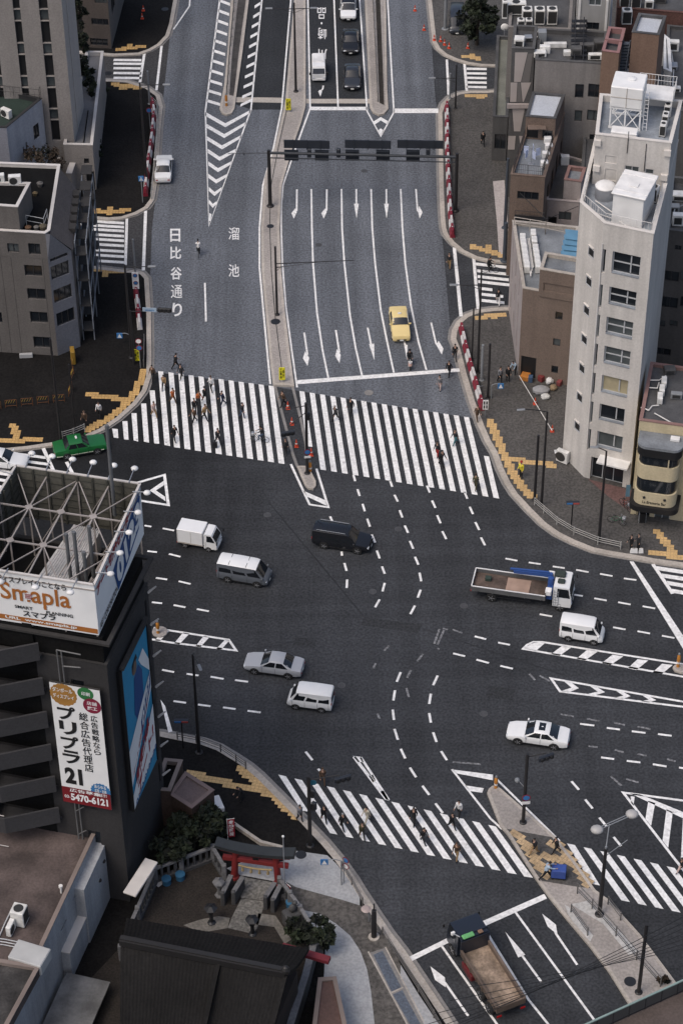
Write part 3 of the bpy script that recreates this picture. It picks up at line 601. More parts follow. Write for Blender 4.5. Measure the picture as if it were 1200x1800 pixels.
# ================================================================ BUILDINGS
mGlass = pm('window_glass_dark', (.012, .015, .019), .08, .2, .6, spec=.6)
mGlass2 = pm('window_glass_curtained', (.07, .08, .082), .15, .25, .8, spec=.6)
mFrameL = pm('window_frame_aluminium', (.42, .43, .44), .5, .05)
mFrameD = pm('window_frame_dark', (.03, .03, .032), .5, .05)
mPipe = pm('pipe_white', (.62, .60, .57), .5, .08)
mSteelD = pm('steel_dark', (.016, .017, .020), .5, .1)
mSteelG = pm('steel_galvanised', (.30, .31, .33), .45, .1, metal=.4)
mWhiteP = pm('painted_white', (.72, .71, .69), .55, .06, 1.5, dirt=.12, dsc=.8)
mBlackP = pm('painted_black', (.012, .012, .013), .5, .05)
rnd = random.Random(3)
class Bld:
    def __init__(s, name, label, px, h, wall, roof, par=.5, cop=None, z0=0.0, world=False, group=None, cat='building', zpx=None, parent=None):
        zz = h if zpx is None else zpx
        s.f = [Vector((p[0], p[1], 0)) for p in px] if world else [G(x, y, zz).xy.to_3d() for x, y in px]
        n = len(s.f); a = sum(s.f[i].x * s.f[(i + 1) % n].y - s.f[(i + 1) % n].x * s.f[i].y for i in range(n))
        assert a > 0, name + ' outline must run anticlockwise'
        s.h, s.z0, s.wall, s.roofm, s.par, s.cop = h, z0, wall, roof, par, cop or wall
        c = sum(s.f, V(0, 0, 0)) / n; s.base = V(c.x, c.y, z0)
        s.root = thing(name, label, cat, s.base, 0, group)
        if parent is not None:
            for k_ in ('label', 'category'): del s.root[k_]
            s.root.parent = parent.root; s.root.location = s.base - parent.base
        s.ops = {}; s.wins = []; s.alt = {}
    def ab(s, i): return s.f[i], s.f[(i + 1) % len(s.f)]
    def W(s, i, u, z, out=0.0):
        a, b = s.ab(i); e = (b - a).normalized(); return a + e * u + V(e.y, -e.x, 0) * out + V(0, 0, z)
    def uz(s, i, px, py): return onplane(px, py, *s.ab(i))
    def win(s, i, u0, u1, v0, v1, mull=1, depth=.14, glass=None, frame=None, fw=.06, name='window', sill=False, trans=0):
        if u1 < u0: u0, u1 = u1, u0
        if v1 < v0: v0, v1 = v1, v0
        L = (s.ab(i)[1] - s.ab(i)[0]).length
        u0, u1 = max(.08, u0), min(L - .08, u1); v0, v1 = max(s.z0 + .05, v0), min(s.h + s.par - .1, v1)
        if u1 - u0 < .15 or v1 - v0 < .15: return
        s.ops.setdefault(i, []).append((u0, u1, v0, v1, depth)); s.wins.append((i, u0, u1, v0, v1, mull, depth, glass, frame, fw, name, sill, trans))
    def winpx(s, i, x0, y0, x1, y1, **k):
        (u0, v1), (u1, v0) = s.uz(i, x0, y0), s.uz(i, x1, y1); s.win(i, u0, u1, v0, v1, **k)
    def finish(s):
        wm = M(); n = len(s.f); top = s.h + s.par; am = [(s.alt[i], i) for i in s.alt]; ami = {i: k + 1 for k, (_, i) in enumerate(am)}
        for i in range(n):
            a, b = s.ab(i); e = (b - a); L = e.length; e.normalize(); inn = V(-e.y, e.x, 0); O = s.ops.get(i, [])
            us = sorted({0., L, *[k for o in O for k in o[:2]]}); zs = sorted({s.z0 - .05, top, *[k for o in O for k in o[2:4]]})
            P = lambda u, z, d=0: V(*(a + e * u + inn * d).xy, z)
            for u0, u1 in zip(us, us[1:]):
                run = None
                for z0, z1 in zip(zs, zs[1:]):
                    um, zm = (u0 + u1) / 2, (z0 + z1) / 2
                    if any(o[0] < um < o[1] and o[2] < zm < o[3] for o in O):
                        continue
                    wm.poly([P(u0, z0), P(u1, z0), P(u1, z1), P(u0, z1)], ami.get(i, 0))
            for u0, u1, v0, v1, d in O:
                for q_ in (((u0, v0), (u1, v0)), ((u1, v0), (u1, v1)), ((u1, v1), (u0, v1)), ((u0, v1), (u0, v0))):
                    (ua, za), (ub, zb) = q_; wm.poly([P(ua, za), P(ub, zb), P(ub, zb, d + .02), P(ua, za, d + .02)], ami.get(i, 0))
        # inner face of the parapet and coping
        t = .22
        wm.build('wall', [s.wall] + [m_ for m_, _ in am], s.root, s.base, recalc=False)
        if s.par > 0:
            pp = M(); pp.strip(s.f + [], t, t + .02, s.h - .02, top - .01, closed=True); pp.strip(s.f, -.04, t + .04, top - .005, top + .07, closed=True); pp.build('parapet', s.cop, s.root, s.base)
        r = M(); r.poly([V(p.x, p.y, s.h) for p in s.f]); r.build('roof', s.roofm, s.root, s.base)
        for (i, u0, u1, v0, v1, mull, d, glass, frame, fw, name, sill, trans) in s.wins:
            a, b = s.ab(i); e = (b - a).normalized(); inn = V(-e.y, e.x, 0); P = lambda u, z, k=0: V(*(a + e * u + inn * k).xy, z)
            f = M()
            def bar(ua, ub, va, vb):
                p = P((ua + ub) / 2, (va + vb) / 2, d - .03); f.box(p, (ub - ua, .07, vb - va), math.atan2(e.y, e.x))
            bar(u0, u0 + fw, v0, v1); bar(u1 - fw, u1, v0, v1); bar(u0 + fw, u1 - fw, v0, v0 + fw); bar(u0 + fw, u1 - fw, v1 - fw, v1)
            for k in range(1, mull + 1): c = u0 + (u1 - u0) * k / (mull + 1); bar(c - fw / 2, c + fw / 2, v0 + fw, v1 - fw)
            for k in range(1, trans + 1): c = v0 + (v1 - v0) * k / (trans + 1); bar(u0 + fw, u1 - fw, c - fw / 2 - .001, c + fw / 2 + .001)
            fo = f.build(name, frame or mFrameD, s.root, s.base)
            g = M(); g.poly([P(u0, v0, d), P(u1, v0, d), P(u1, v1, d), P(u0, v1, d)]); g.build('pane', glass or rnd.choice((mGlass, mGlass, mGlass2)), fo, s.base)
            if sill:
                k = M(); k.box(P((u0 + u1) / 2, v0 + .01, .12), (u1 - u0 - .04, .34, .06), math.atan2(e.y, e.x)); k.build('sill', mWTr, fo, s.base)
        return s
    def part(s, name, mb, mats, **k): return mb.build(name, mats, s.root, s.base, **k)
    def at(s, px, py, z=None): return G(px, py, s.h if z is None else z)
mACw = pm('condenser_white', (.66, .65, .62), .5, .08, 2, dirt=.2, dsc=1)
mACd = pm('condenser_grille', (.03, .03, .03), .6, .1)
_ac = {}
def ac_unit(p, rz, label, group=None, d=(.85, .34, .72)):
    t = thing('air_conditioner', label, 'air conditioner', p, rz, group)
    m = M(); m.bbox((0, 0, d[2] / 2 + .08), d, .03); m.build('casing', mACw, t)
    m = M(); m.lathe([(d[2] * .40, -d[1] / 2 - .012), (d[2] * .40, -d[1] / 2 + .01)], (-d[0] * .12, 0, d[2] / 2 + .08), 'Y', 14); m.build('fan_grille', mACd, t)
    m = M(); m.box((-d[0] * .35, 0, .04), (.06, d[1], .08)); m.box((d[0] * .35, 0, .04), (.06, d[1], .08)); m.build('feet', mACd, t)
    return t
def fan_box(p, rz, label, d, group=None):
    """condenser that blows upwards"""
    t = thing('air_conditioner', label, 'air conditioner', p, rz, group)
    m = M(); m.bbox((0, 0, d[2] / 2 + .08), d, .04); m.build('casing', mACw, t)
    m = M(); m.lathe([(min(d[:2]) * .36, d[2] + .08), (min(d[:2]) * .36, d[2] + .10), (min(d[:2]) * .30, d[2] + .10)], (0, 0, 0), 'Z', 14); m.build('fan_grille', mACd, t)
    m = M(); m.box((0, -d[1] / 2 - .004, d[2] / 2 + .1), (d[0] * .84, .02, d[2] * .8)); m.build('side_grille', mACd, t)
    m = M(); m.box((-d[0] * .4, 0, .04), (.08, d[1], .08)); m.box((d[0] * .4, 0, .04), (.08, d[1], .08)); m.build('feet', mACd, t)
    return t
def railing(pts, h, mat, r=.022, step=1.2, bars=0, z=None):
    m = M(); P = [Vector(p) for p in pts]
    for a, b in zip(P, P[1:]):
        u = V(0, 0, h); m.tube(a + u, b + u, r, n=6); m.tube(a + u * .5, b + u * .5, r * .8, n=6)
        n = max(1, round((b - a).length / step))
        for i in range(n + 1):
            p = a.lerp(b, i / n); m.tube(p, p + u, r, n=6)
        if bars:
            n = max(2, round((b - a).length / bars))
            for i in range(n): p = a.lerp(b, i / n); m.tube(p, p + u, r * .5, n=4)
    return m
# ---------------------------------------------------------------- white tower on the right
mWT = pm('rendered_wall_cream', (.54, .512, .478), .85, .06, .4, .06, 6, streak=.16)
mWTr = pm('roof_membrane_blue_grey', (.24, .265, .295), .7, .12, .6, .1, 6, dirt=.3, dsc=.5)
mCop = pm('coping_cream', (.60, .565, .525), .8, .07, .8, dirt=.12)
C0 = G(1033, 841); hW = zat(C0, 409)
wt = Bld('tower_building', 'tall slim cream tower with tiny windows down its narrow left wall', [(1018, 372), (1060, 409), (1147, 428), (1190, 262), (1046, 250)], hW, mWT, mWTr, .9, mCop)
TL = [(703, 160), (680, 408), (660, 620), (645, 825), (628, 1030), (612, 1232), (595, 1425)]; BR = [(888, 328), (862, 545), (838, 755), (820, 960), (803, 1165), (780, 1358), (765, 1550)]
mBlind = pm('blind_cream', (.36, .31, .2), .8, .15, 1.2)
for k, ((a, b), (c, d)) in enumerate(zip(TL, BR)):
    a, b, c, d = 900 + a / 4 + 1, 400 + b / 4 + 1, 900 + c / 4 + 1, 400 + d / 4 + 7
    wt.winpx(1, a, b, c, d, mull=0, depth=.28, frame=mFrameL, fw=.09, sill=True, trans=1 if k < 4 else 0, glass=(mGlass, mGlass, mGlass2, mGlass2, mBlind, mGlass, mGlass2)[k])
    u0, z1 = wt.uz(1, a, b); wt.win(1, u0 - 1.15, u0 - .55, z1 - 2.3, z1, mull=0, depth=.25, frame=mFrameL)
for k in range(7):
    x, y = 1038.5 - 4.1 * k, 444 + 51 * k; u_c, z_c = wt.uz(0, x, y); wt.win(0, u_c - .42, u_c + .42, z_c - .42, z_c + .42, mull=0, depth=.06, frame=mFrameL, glass=mBlackP)
wt.win(1, .5, 3.4, .1, 2.6, mull=2, depth=.5, frame=mFrameL, name='door', glass=mGlass)
wt.finish()
for i, (iu, o) in enumerate([(0, k) for k in range(7)]):
    x, y = 1038.5 - 4.1 * o, 444 + 51 * o; u, z = wt.uz(0, x, y); z += .62; m = M(); e = (wt.f[1] - wt.f[0]).normalized()
    m.box(wt.W(0, u, z, .06), (.7, .14, .05), math.atan2(e.y, e.x)); wt.part('window_hood', m, mCop)
e1 = (wt.f[2] - wt.f[1]).normalized(); rz1 = math.atan2(e1.y, e1.x)
for (a, b), (c, d) in zip(TL, BR):      # mullion between the wide and the narrow light
    u0, z1 = wt.uz(1, 901 + a / 4, 401 + b / 4); u1, z0 = wt.uz(1, 901 + c / 4, 400 + d / 4)
    m = M(); m.box(wt.W(1, u0 + (u1 - u0) * .66, (z0 + z1) / 2 - .2, -.22), (.1, .09, z1 - z0 - .1), rz1); wt.part('mullion', m, mFrameL)
m = M(); m.box(wt.W(1, 2.6, 3.0, .55), (2.7, 1.1, .16), rz1); wt.part('canopy', m, mWhiteP)
m = M(); m.tube(wt.W(1, .02, hW - 1, .06), wt.W(1, .02, 4, .06), .05); wt.part('drainpipe', m, mPipe)
# upper block
up = Bld('stair_block', 'cream upper block on the tower, carrying the water tank on a braced frame', [(1040, 322), (1171, 338), (1190, 262), (1048, 250)], zat(G(1105, 330, hW), 254), mWT, mWTr, .55, mCop, z0=hW, zpx=hW, parent=wt)
up.winpx(0, 1098, 290, 1122, 306, depth=.12, frame=mFrameL); up.winpx(0, 1134, 296, 1148, 307, depth=.12, mull=0, frame=mFrameL)
up.winpx(0, 1062, 271, 1084, 289, depth=.06, mull=0, glass=mWT, frame=mCop); up.winpx(0, 1062, 294, 1083, 319, depth=.06, mull=0, glass=mWT, frame=mCop)
up.finish()
eU = (up.f[1] - up.f[0]).normalized(); rzU = math.atan2(eU.y, eU.x); m = M()
for x, y in ((1050, 249), (1048, 294), (1173, 267), (1167, 310)):
    u, z = up.uz(0, x, y); m.box(up.W(0, u, z, .12), (.55, .24, .5), rzU)
up.part('junction_box', m, mCop); m = M()
for x, y0, y1 in ((1136, 252, 300), (1105, 230, 268)):
    u, za = up.uz(0, x, y0); u2, zb = up.uz(0, x - 4, y1); m.tube(up.W(0, u, za, .05), up.W(0, u, zb, .05), .03)
up.part('cable', m, mSteelD)
mTank = pm('water_tank_white', (.74, .735, .72), .5, .05, 1, dirt=.1, dsc=.6)
zr = up.h; p = G(1100, 214, zr)
t = thing('water_tank', 'white panelled water tank standing on a braced steel frame on the tower top', 'water tank', p, rzU)
m = M(); m.bbox((0, 0, 2.95), (2.6, 2.5, 1.9), .08); m.build('tank', mTank, t)
m = M(); m.box((0, -1.26, 2.95), (.05, .04, 1.8)); m.box((0, -1.262, 2.95), (2.5, .03, .05)); m.build('panel_joint', mKerb, t)
m = M(); m.lathe([(.35, 3.9), (.35, 3.98), (.1, 4.05)], (.2, .2, 0)); m.build('hatch', mTank, t)
m = M()
for x in (-1.2, 0, 1.2):
    for y in (-1.1, 1.1): m.box((x, y, 1.0), (.12, .12, 2.0))
for y in (-1.1, 1.1):
    for x in (-1.2, 0): m.beam((x, y, .1), (x + 1.2, y, 1.8), .07, .07); m.beam((x + 1.2, y, .1), (x, y, 1.8), .06, .06)
    m.beam((-1.3, y, .08), (1.3, y, .08), .16, .16); m.beam((-1.3, y, 1.9), (1.3, y, 1.9), .14, .14)
m.build('frame', mTank, t)
m = M(); m.tube((1.45, -.9, 0), (1.45, -.9, 3.6), .03); m.tube((1.75, -.9, 0), (1.75, -.9, 3.6), .03); [m.tube((1.45, -.9, .3 + .35 * k), (1.75, -.9, .3 + .35 * k), .02) for k in range(10)]; m.build('ladder', mTank, t)
t = thing('rail_platform', 'white railed plant platform behind the water tank', 'platform', G(1150, 190, zr), rzU)
m = M(); m.box((0, 0, 1.5), (3.0, 2.2, .1)); [m.box((x, y, .75), (.1, .1, 1.5)) for x in (-1.4, 1.4) for y in (-1, 1)]; m.build('deck', mWhiteP, t)
railing([(-1.5, -1.1, 1.5), (-1.5, 1.1, 1.5), (1.5, 1.1, 1.5), (1.5, -1.1, 1.5)], 1.0, mWhiteP, bars=.25).build('railing', mWhiteP, t)
for k in range(3): fan_box(G(1164 + 4 * k, 236 - 17 * k, zr), rzU, 'white slim condenser in the row right of the water tank', (.5, .9, 1.0), 'condensers on the tower top')
t = tag(M().bbox(G(1097, 234, zr + .35), (2.1, 1.0, .7), .05, rzU).build('plant_box', mWhiteP), 'low white plant box in front of the water tank frame', 'plant box')
# lower roof of the tower
p = G(1100, 392, hW)
t = thing('tank_house', 'white flat topped tank house on the lower roof of the cream tower', 'tank house', p, rz1)
m = M(); m.bbox((.1, 1.4, 1.35), (2.5, 3.4, 2.7), .03); m.build('wall', mTank, t); m = M(); m.bbox((.1, 1.4, 2.79), (2.8, 3.7, .16), .05); m.box((.1, 1.2, 2.9), (.7, .6, .12)); [m.box((.1, y, 2.885), (2.8, .06, .05)) for y in (.2, 2.6)]; m.build('roof', mWhiteP, t)
p = G(1062, 346, hW); t = thing('round_tank', 'squat round steel tank with a pale lid beside the tank house', 'tank', p)
m = M(); m.lathe([(.78, 0), (.8, .1), (.8, 1.0), (.78, 1.05)], n=18); m.build('drum', mSteelG, t, smooth=40); m = M(); m.lathe([(.82, 1.05), (.82, 1.12), (.6, 1.3), (.3, 1.36)], n=18); m.build('lid', mWhiteP, t, smooth=40)
q0 = [wt.f[4].lerp(wt.f[0], .62), wt.f[0], wt.f[1], wt.f[2], wt.f[3].lerp(wt.f[2], .55)]
cc = sum(wt.f, V(0, 0, 0)) / 5; q0 = [p.lerp(cc, .07) + V(0, 0, hW + .25) for p in q0]
tag(railing(q0, 1.35, mPipe, bars=.3).build('roof_railing', mPipe), 'white pipe railing round the lower roof of the cream tower', 'railing')
fan_box(G(1147, 352, hW), rz1, 'dark fronted condenser behind the tank house on the tower roof', (.8, .8, 1.3)); ac_unit(G(1142, 332, hW), rz1 + 1.2, 'small white condenser by the parapet right of the tank house')
m = M(); m.path([G(x, y, hW + .15) for x, y in ((1046, 352), (1075, 372), (1125, 392))], .05); m.path([G(x, y, hW + .2) for x, y in ((1042, 372), (1080, 385), (1118, 406))], .04)
tag(m.build('roof_pipe', mPipe), 'white pipes crossing the lower tower roof beside the tank house', 'pipe')
# ---------------------------------------------------------------- brown building left of the tower
mBrn = pm('tile_brown_grey', (.155, .118, .097), .8, .06, .5, .10, 7, streak=.10)
mPink = pm('rendered_wall_pink_grey', (.36, .315, .30), .85, .06, .5, .06, 6, streak=.15)
mGrR = pm('roof_grey', (.20, .215, .23), .75, .14, .6, .1, 6, dirt=.3, dsc=.5)
mDkR = pm('roof_dark', (.075, .075, .077), .8, .15, .6, .12, 6, dirt=.3, dsc=.4)
hb = 9.5
b = Bld('corner_building', 'brown tiled building with two rows of condensers on its roof, left of the cream tower', [(918, 512), (1015, 530), (1016, 404), (900, 393)], hb, mBrn, mGrR, .35, mKerb)
for x0, y0, x1, y1 in ((976, 547, 988, 563), (972, 594, 984, 609), (969, 642, 980, 657)): b.winpx(0, x0, y0, x1, y1, mull=0)
for k in range(4):
    for z_ in (1.2, 4.2, 6.9): b.win(3, 1.5 + 3.0 * k, 1.9 + 3.0 * k, z_, z_ + 2.0, mull=0)
b.win(0, .2, 1.6, .1, 2.5, mull=0, name='door', glass=mBlackP)
b.alt[3] = mPink; b.finish(); brn = b
fo = (b.f[1] - b.f[0]).normalized(); rzb = math.atan2(fo.y, fo.x)
m = M(); a_, b_ = b.f[3], b.f[0]; e = (b_ - a_).normalized(); o = V(e.y, -e.x, 0)
m.add([*(a_ + o * .03 + V(0, 0, z) for z in (0, hb + .4)), *(b_ + o * .03 + V(0, 0, z) for z in (hb + .4, 0))], [(0, 1, 2, 3)]); 
ub = Bld('rooftop_block', 'brown rooftop block with a sunk grey roof on the brown building', [(946, 519), (1014, 531), (1014, 499), (955, 489)], zat(G(946, 519, hb), 478), mBrn, mGrR, .3, mKerb, z0=hb, zpx=hb, parent=brn)
ub.winpx(0, 955, 496, 1008, 521, mull=0, depth=.12, glass=mBrn, frame=mBrn); ub.finish()
for i, (x, y) in enumerate([(408, 1240), (415, 1298), (425, 1360), (433, 1418), (443, 1478), (453, 1538)]): ac_unit(G(850 + x / 6, 220 + y / 6, hb), R(88), 'white condenser in the left row on the brown building roof', 'condensers in the left row', d=(.95, .5, .7))
for i, (x, y) in enumerate([(518, 1195), (530, 1270), (543, 1355), (553, 1415), (562, 1475), (570, 1538)]): ac_unit(G(850 + x / 6, 220 + y / 6, hb), R(88), 'white condenser in the right row on the brown building roof', 'condensers in the right row', d=(.95, .5, .7))
m = M()
for k in range(4): m.beam(G(850 + (430 + 16 * k) / 6, 220 + 1190 / 6, hb + .3), G(850 + (495 + 8 * k) / 6, 220 + (1590 - 30 * k) / 6, hb + .3), .09, .08)
tag(m.build('pipe_run', mPipe), 'long white pipes laid between the two condenser rows', 'pipe')
tag(railing([G(903, 402, hb), G(958, 411, hb), G(1000, 420, hb)], 1.3, mKerb, r=.04, step=1.6).build('roof_railing', mKerb), 'beige railing along the back edge of the brown building roof', 'railing')
m = M()
for k in range(6):
    z = hb + 2.6 - .28 * k; A, B = G(993 - 2 * k, 402 + 9.5 * k, z), G(1018 - k, 405 + 9.5 * k, z); d_ = V(0, -1.1, -.3)
    m.add([A, B, B + d_, A + d_, A - V(0, 0, .08), B - V(0, 0, .08), B + d_ - V(0, 0, .08), A + d_ - V(0, 0, .08)], [(0, 1, 2, 3), (7, 6, 5, 4), (0, 3, 7, 4), (1, 5, 6, 2), (3, 2, 6, 7), (0, 4, 5, 1)])
t = thing('stair_canopy', 'stepped blue canopy roof between the brown building and the cream tower', 'canopy', G(1004, 440, hb)); m.build('blue_sheet', pm('sheet_blue', (.10, .235, .36), .6, .12, 1, dirt=.15), t, t.location)
m = M(); [m.box(G(x, y, hb) + V(0, 0, .5), (.1, .1, 1.0)) for x, y in ((985, 462), (1008, 462), (1000, 430), (1014, 430))]; m.build('post', mSteelD, t, t.location)
# ---------------------------------------------------------------- other buildings of the right block
mBrn2 = pm('brick_brown', (.15, .11, .088), .85, .08, .7, .15, 8, streak=.12)
h = 11.0
b = Bld('terrace_building', 'brown building with a railed grey roof terrace and a pale topped stair house', [(897, 312), (957, 317), (992, 203), (934, 199)], h, mBrn2, mGrR, .35, mBrn2)
b.winpx(0, 909, 335, 946, 352, mull=2); b.winpx(0, 907, 378, 943, 396, mull=2)
for k in range(4): b.win(1, 2 + 2.6 * k, 3.2 + 2.6 * k, 7, 9)
b.finish(); m = railing([b.W(0, .6, 7.0, .5), b.W(0, 3.4, 7.0, .5)], .8, mSteelD, bars=.14); m.box(b.W(0, 2.0, 6.95, .3), (2.9, .55, .12), math.atan2((b.f[1] - b.f[0]).y, (b.f[1] - b.f[0]).x)); b.part('balcony', m, mSteelD)
tag(railing([b.f[3].lerp(b.f[0], .45) + V(.2, 0, h + .3), b.f[0] + V(.25, .2, h + .3), b.f[1] + V(-.25, .2, h + .3), b.f[1].lerp(b.f[2], .5) + V(-.25, 0, h + .3)], 1.1, mSteelD, bars=.18).build('terrace_railing', mSteelD), 'thin dark railing round the grey roof terrace', 'railing')
s_ = Bld('stair_house', 'small stair house with a pale grey roof at the back of the roof terrace', [(922, 243), (974, 247), (990, 205), (934, 200)], zat(G(922, 243, h), 206), mBrn2, pm('roof_pale', (.42, .44, .47), .6, .06, .8, .08, 6), .12, mDkR, z0=h, zpx=h, parent=b)
s_.winpx(0, 926, 222, 945, 243, mull=0, name='door', glass=mBlackP); s_.winpx(0, 953, 228, 970, 243, mull=1); s_.finish()
m = M(); m.box(s_.W(0, 1.1, s_.h - .75, .35), (1.7, .8, .08), 0); s_.part('door_hood', m, mBrn2)
for x, y in ((962, 250), (964, 262), (959, 276), (956, 292)): tag(M().bbox(G(x, y, h) + V(0, 0, .3), (.7, .55, .6), .05).build('planter', mWhiteP), 'white planter box along the right edge of the roof terrace', 'planter', 'planters on the roof terrace')
t = thing('drying_rack', 'metal drying rack hung with pale blue washing on the roof terrace', 'drying rack', G(933, 288, h)); m = M(); m.tube((0, 0, 0), (0, 0, 1.9), .03); [m.tube((0, 0, 1.8), (.8 * math.cos(k * 1.05), .8 * math.sin(k * 1.05), 1.8), .015) for k in range(6)]; m.lathe([(.3, 0), (.3, .06)]); m.build('stand', mSteelG, t)
m = M()
for k in range(5): a = k * 1.25; m.box((.6 * math.cos(a), .6 * math.sin(a), 1.35), (.45, .03, .8), a + .4)
m.build('washing', pm('cloth_pale_blue', (.42, .47, .62), .9, .2), t)
h4 = 7.0
b = Bld('small_house', 'small beige house with a dark low roof and one taller end', [(958, 353), (1018, 358), (1030, 285), (972, 268)], h4, mPink, mDkR, .15)
b.winpx(0, 982, 371, 1003, 387, frame=mFrameD); b.winpx(0, 963, 380, 977, 402, mull=0, name='door', glass=mBlackP); b.finish()
u_ = Bld('roof_turret', 'beige turret with a sunk grey roof and reddish rim on the small house', [(989, 349), (1019, 353), (1027, 328), (997, 324)], zat(G(1005, 351, h4), 323), mPink, mGrR, .35, pm('coping_red_brown', (.22, .13, .115), .8, .1), z0=h4, zpx=h4, parent=b); u_.finish()
tag(M().bbox(G(992, 288, h4) + V(0, 0, .5), (.8, .5, 1.0), .03).build('cool_box', [mWhiteP]), 'white and blue box standing on the dark low roof', 'box')
mGry = pm('rendered_wall_grey', (.20, .185, .175), .85, .07, .4, .08, 6, streak=.2)
mGryD = pm('rendered_wall_dark_grey', (.085, .083, .082), .85, .08, .4, .08, 6, streak=.2)
h5 = 16.0
b = Bld('plain_wall_building', 'grey apartment block with a blank end wall and an outside stair', [(940, 111), (1009, 115), (1030, 116), (1062, 119), (1066, 62), (948, 56)], h5, mGry, mDkR, .4, mGryD)
b.winpx(2, 1034, 146, 1058, 172, frame=mFrameD); b.winpx(2, 1032, 192, 1056, 213); b.winpx(1, 1011, 147, 1027, 172, mull=0); b.winpx(1, 1010, 193, 1025, 213, mull=0); b.winpx(2, 1036, 235, 1052, 260); b.finish()
m = M()
for k in range(9): m.box(G(1016, 108 - 5 * k, h5) + V(0, 0, .2 + .22 * k), (1.5, .45, .07))
m.beam(G(1009, 110, h5) + V(0, 0, .2), G(1009, 66, h5) + V(0, 0, 2.2), .08, .3); m.beam(G(1024, 110, h5) + V(0, 0, .2), G(1024, 66, h5) + V(0, 0, 2.2), .08, .3)
tag(m.build('outside_stair', mSteelD), 'dark steel stair rising over the grey apartment block roof', 'stair')
b = Bld('patterned_building', 'grey building whose end wall carries large pale trapezoids', [(899, 91), (939, 92), (944, 52), (903, 50)], 16.5, mGryD, mDkR, .4); b.finish()
mTri = pm('panel_pale_pink', (.36, .32, .30), .85, .08, .6); mTri2 = pm('panel_mid_grey', (.14, .13, .125), .85, .08, .6); k1, k2 = M(), M()
def onwall(bb, i, pts, out=.03): return [bb.W(i, *bb.uz(i, x, y), out) for x, y in pts]
for pts in ([(905, 91), (927, 91), (915, 143), (903, 143)], [(897, 144), (909, 144), (907, 178), (896, 178)], [(915, 144), (933, 144), (920, 178), (918, 178)], [(900, 190), (922, 190), (914, 230), (903, 230)], [(893, 238), (906, 238), (904, 262), (892, 262)], [(912, 238), (924, 238), (916, 262), (915, 262)]): k1.poly(onwall(b, 0, pts))
for pts in ([(928, 93), (936, 93), (930, 143), (916, 143)], [(910, 144), (914, 144), (917, 178), (908, 178)]): k2.poly(onwall(b, 0, pts))
b.part('pale_panel', k1, mTri); b.part('grey_panel', k2, mTri2); m = M(); m.box(b.W(0, .95, b.uz(0, 905, 184)[1], .12), (2.3, .25, .45)); b.part('fascia', m, mPink)
b = Bld('low_shop', 'low building with a long narrow green grey roof beside the pavement', [(866, 209), (892, 210), (899, 68), (873, 66)], 5.0, mGryD, pm('roof_green_grey', (.175, .18, .155), .8, .1, .5, .1, 6, dirt=.25, dsc=.4), .3, mDkR); b.winpx(0, 869, 235, 889, 262, mull=1); b.finish()
for k in range(3): fan_box(G(872 + 6 * k, 216, 4.2), 0, 'small condenser in the trio at the end of the green grey roof', (.5, .5, .6), 'condensers by the low shop')
t = thing('dish_antenna', 'white dish antenna at the far end of the green grey roof', 'dish antenna', G(886, 64, 5.0)); m = M(); m.tube((0, 0, 0), (0, 0, 1.0), .04); m.build('mast', mSteelG, t); m = M(); m.lathe([(.02, .0), (.25, .04), (.42, .14)], (0, 0, 1.1), 'Y'); m.build('dish', mWhiteP, t)
b = Bld('back_building', 'dark roofed block crowded with white condensers at the top of the picture', [(893, 52), (1002, 56), (1010, -60), (905, -70)], 13.0, mGry, mDkR, .3); b.finish(); h7 = 13.0
for (x, y, d) in ((925, 40, (1.0, 1.0, 1.6)), (947, 40, (1.0, 1.0, 1.6)), (969, 40, (1.0, 1.0, 1.6)), (914, 62, (.7, .6, 1.8)), (928, 62, (.7, .6, 1.8)), (884 + 22, 22, (2.0, 1.1, 1.2)), (886, 30, (.5, .9, 1.9)), (902, 6, (.5, .9, 1.9))): fan_box(G(x, y, h7), 0, 'white roof condenser in the cluster near the top edge', d, 'condensers near the top edge')
m = M(); m.path([G(940, 55, h7 + .3), G(1020, 53, h7 + .3), G(1024, 20, h7 + 1)], .1); m.path([G(930, 62, h7 + .2), G(964, 66, h7 + .2), G(966, 76, h7)], .07); tag(m.build('roof_pipe', mPipe), 'thick white pipe along the edge of the condenser roof', 'pipe')
b = Bld('grey_slab_building', 'grey slab with pale pilasters and one high window at the top edge', [(1012, 58), (1072, 62), (1078, -40), (1015, -50)], 14.0, pm('rendered_wall_mid_grey', (.27, .265, .255), .85, .07, .5, streak=.15), mDkR, .3)
b.finish()
b = Bld('tower_block', 'grey block behind with a window between pale pilasters', [(1016, -12), (1074, -9), (1078, -80), (1020, -85)], 20.0, pm('rendered_wall_mid_grey', (.27, .265, .255)), mDkR, .3); b.winpx(0, 1035, -4, 1056, 10, frame=mFrameL); b.winpx(0, 1030, 38, 1052, 52); b.finish()
m = M(); [m.box(b.W(0, u, 10, .06), (.22, .14, 19)) for u in (.2, b.ab(0)[1].x - b.ab(0)[0].x - .3)]; b.part('pilaster', m, mPipe)
hb9 = 19.0
b = Bld('brown_tower', 'brown tiled stair tower with a pale grey flat roof', [(1110, 60), (1158, 65), (1170, 32), (1122, 27)], hb9, pm('tile_red_brown', (.185, .12, .088), .85, .05, .5, .1, 7, streak=.1), pm('roof_pale', (.42, .44, .47)), .25, mDkR); b.finish()
b2 = Bld('brown_annex', 'brown annex with a sunk roof framed in dull red', [(1057, 97), (1087, 101), (1098, 58), (1069, 55)], 17.5, pm('tile_red_brown', (.185, .12, .088)), mDkR, .5, pm('coping_dull_red', (.24, .13, .125), .8, .1)); b2.finish()
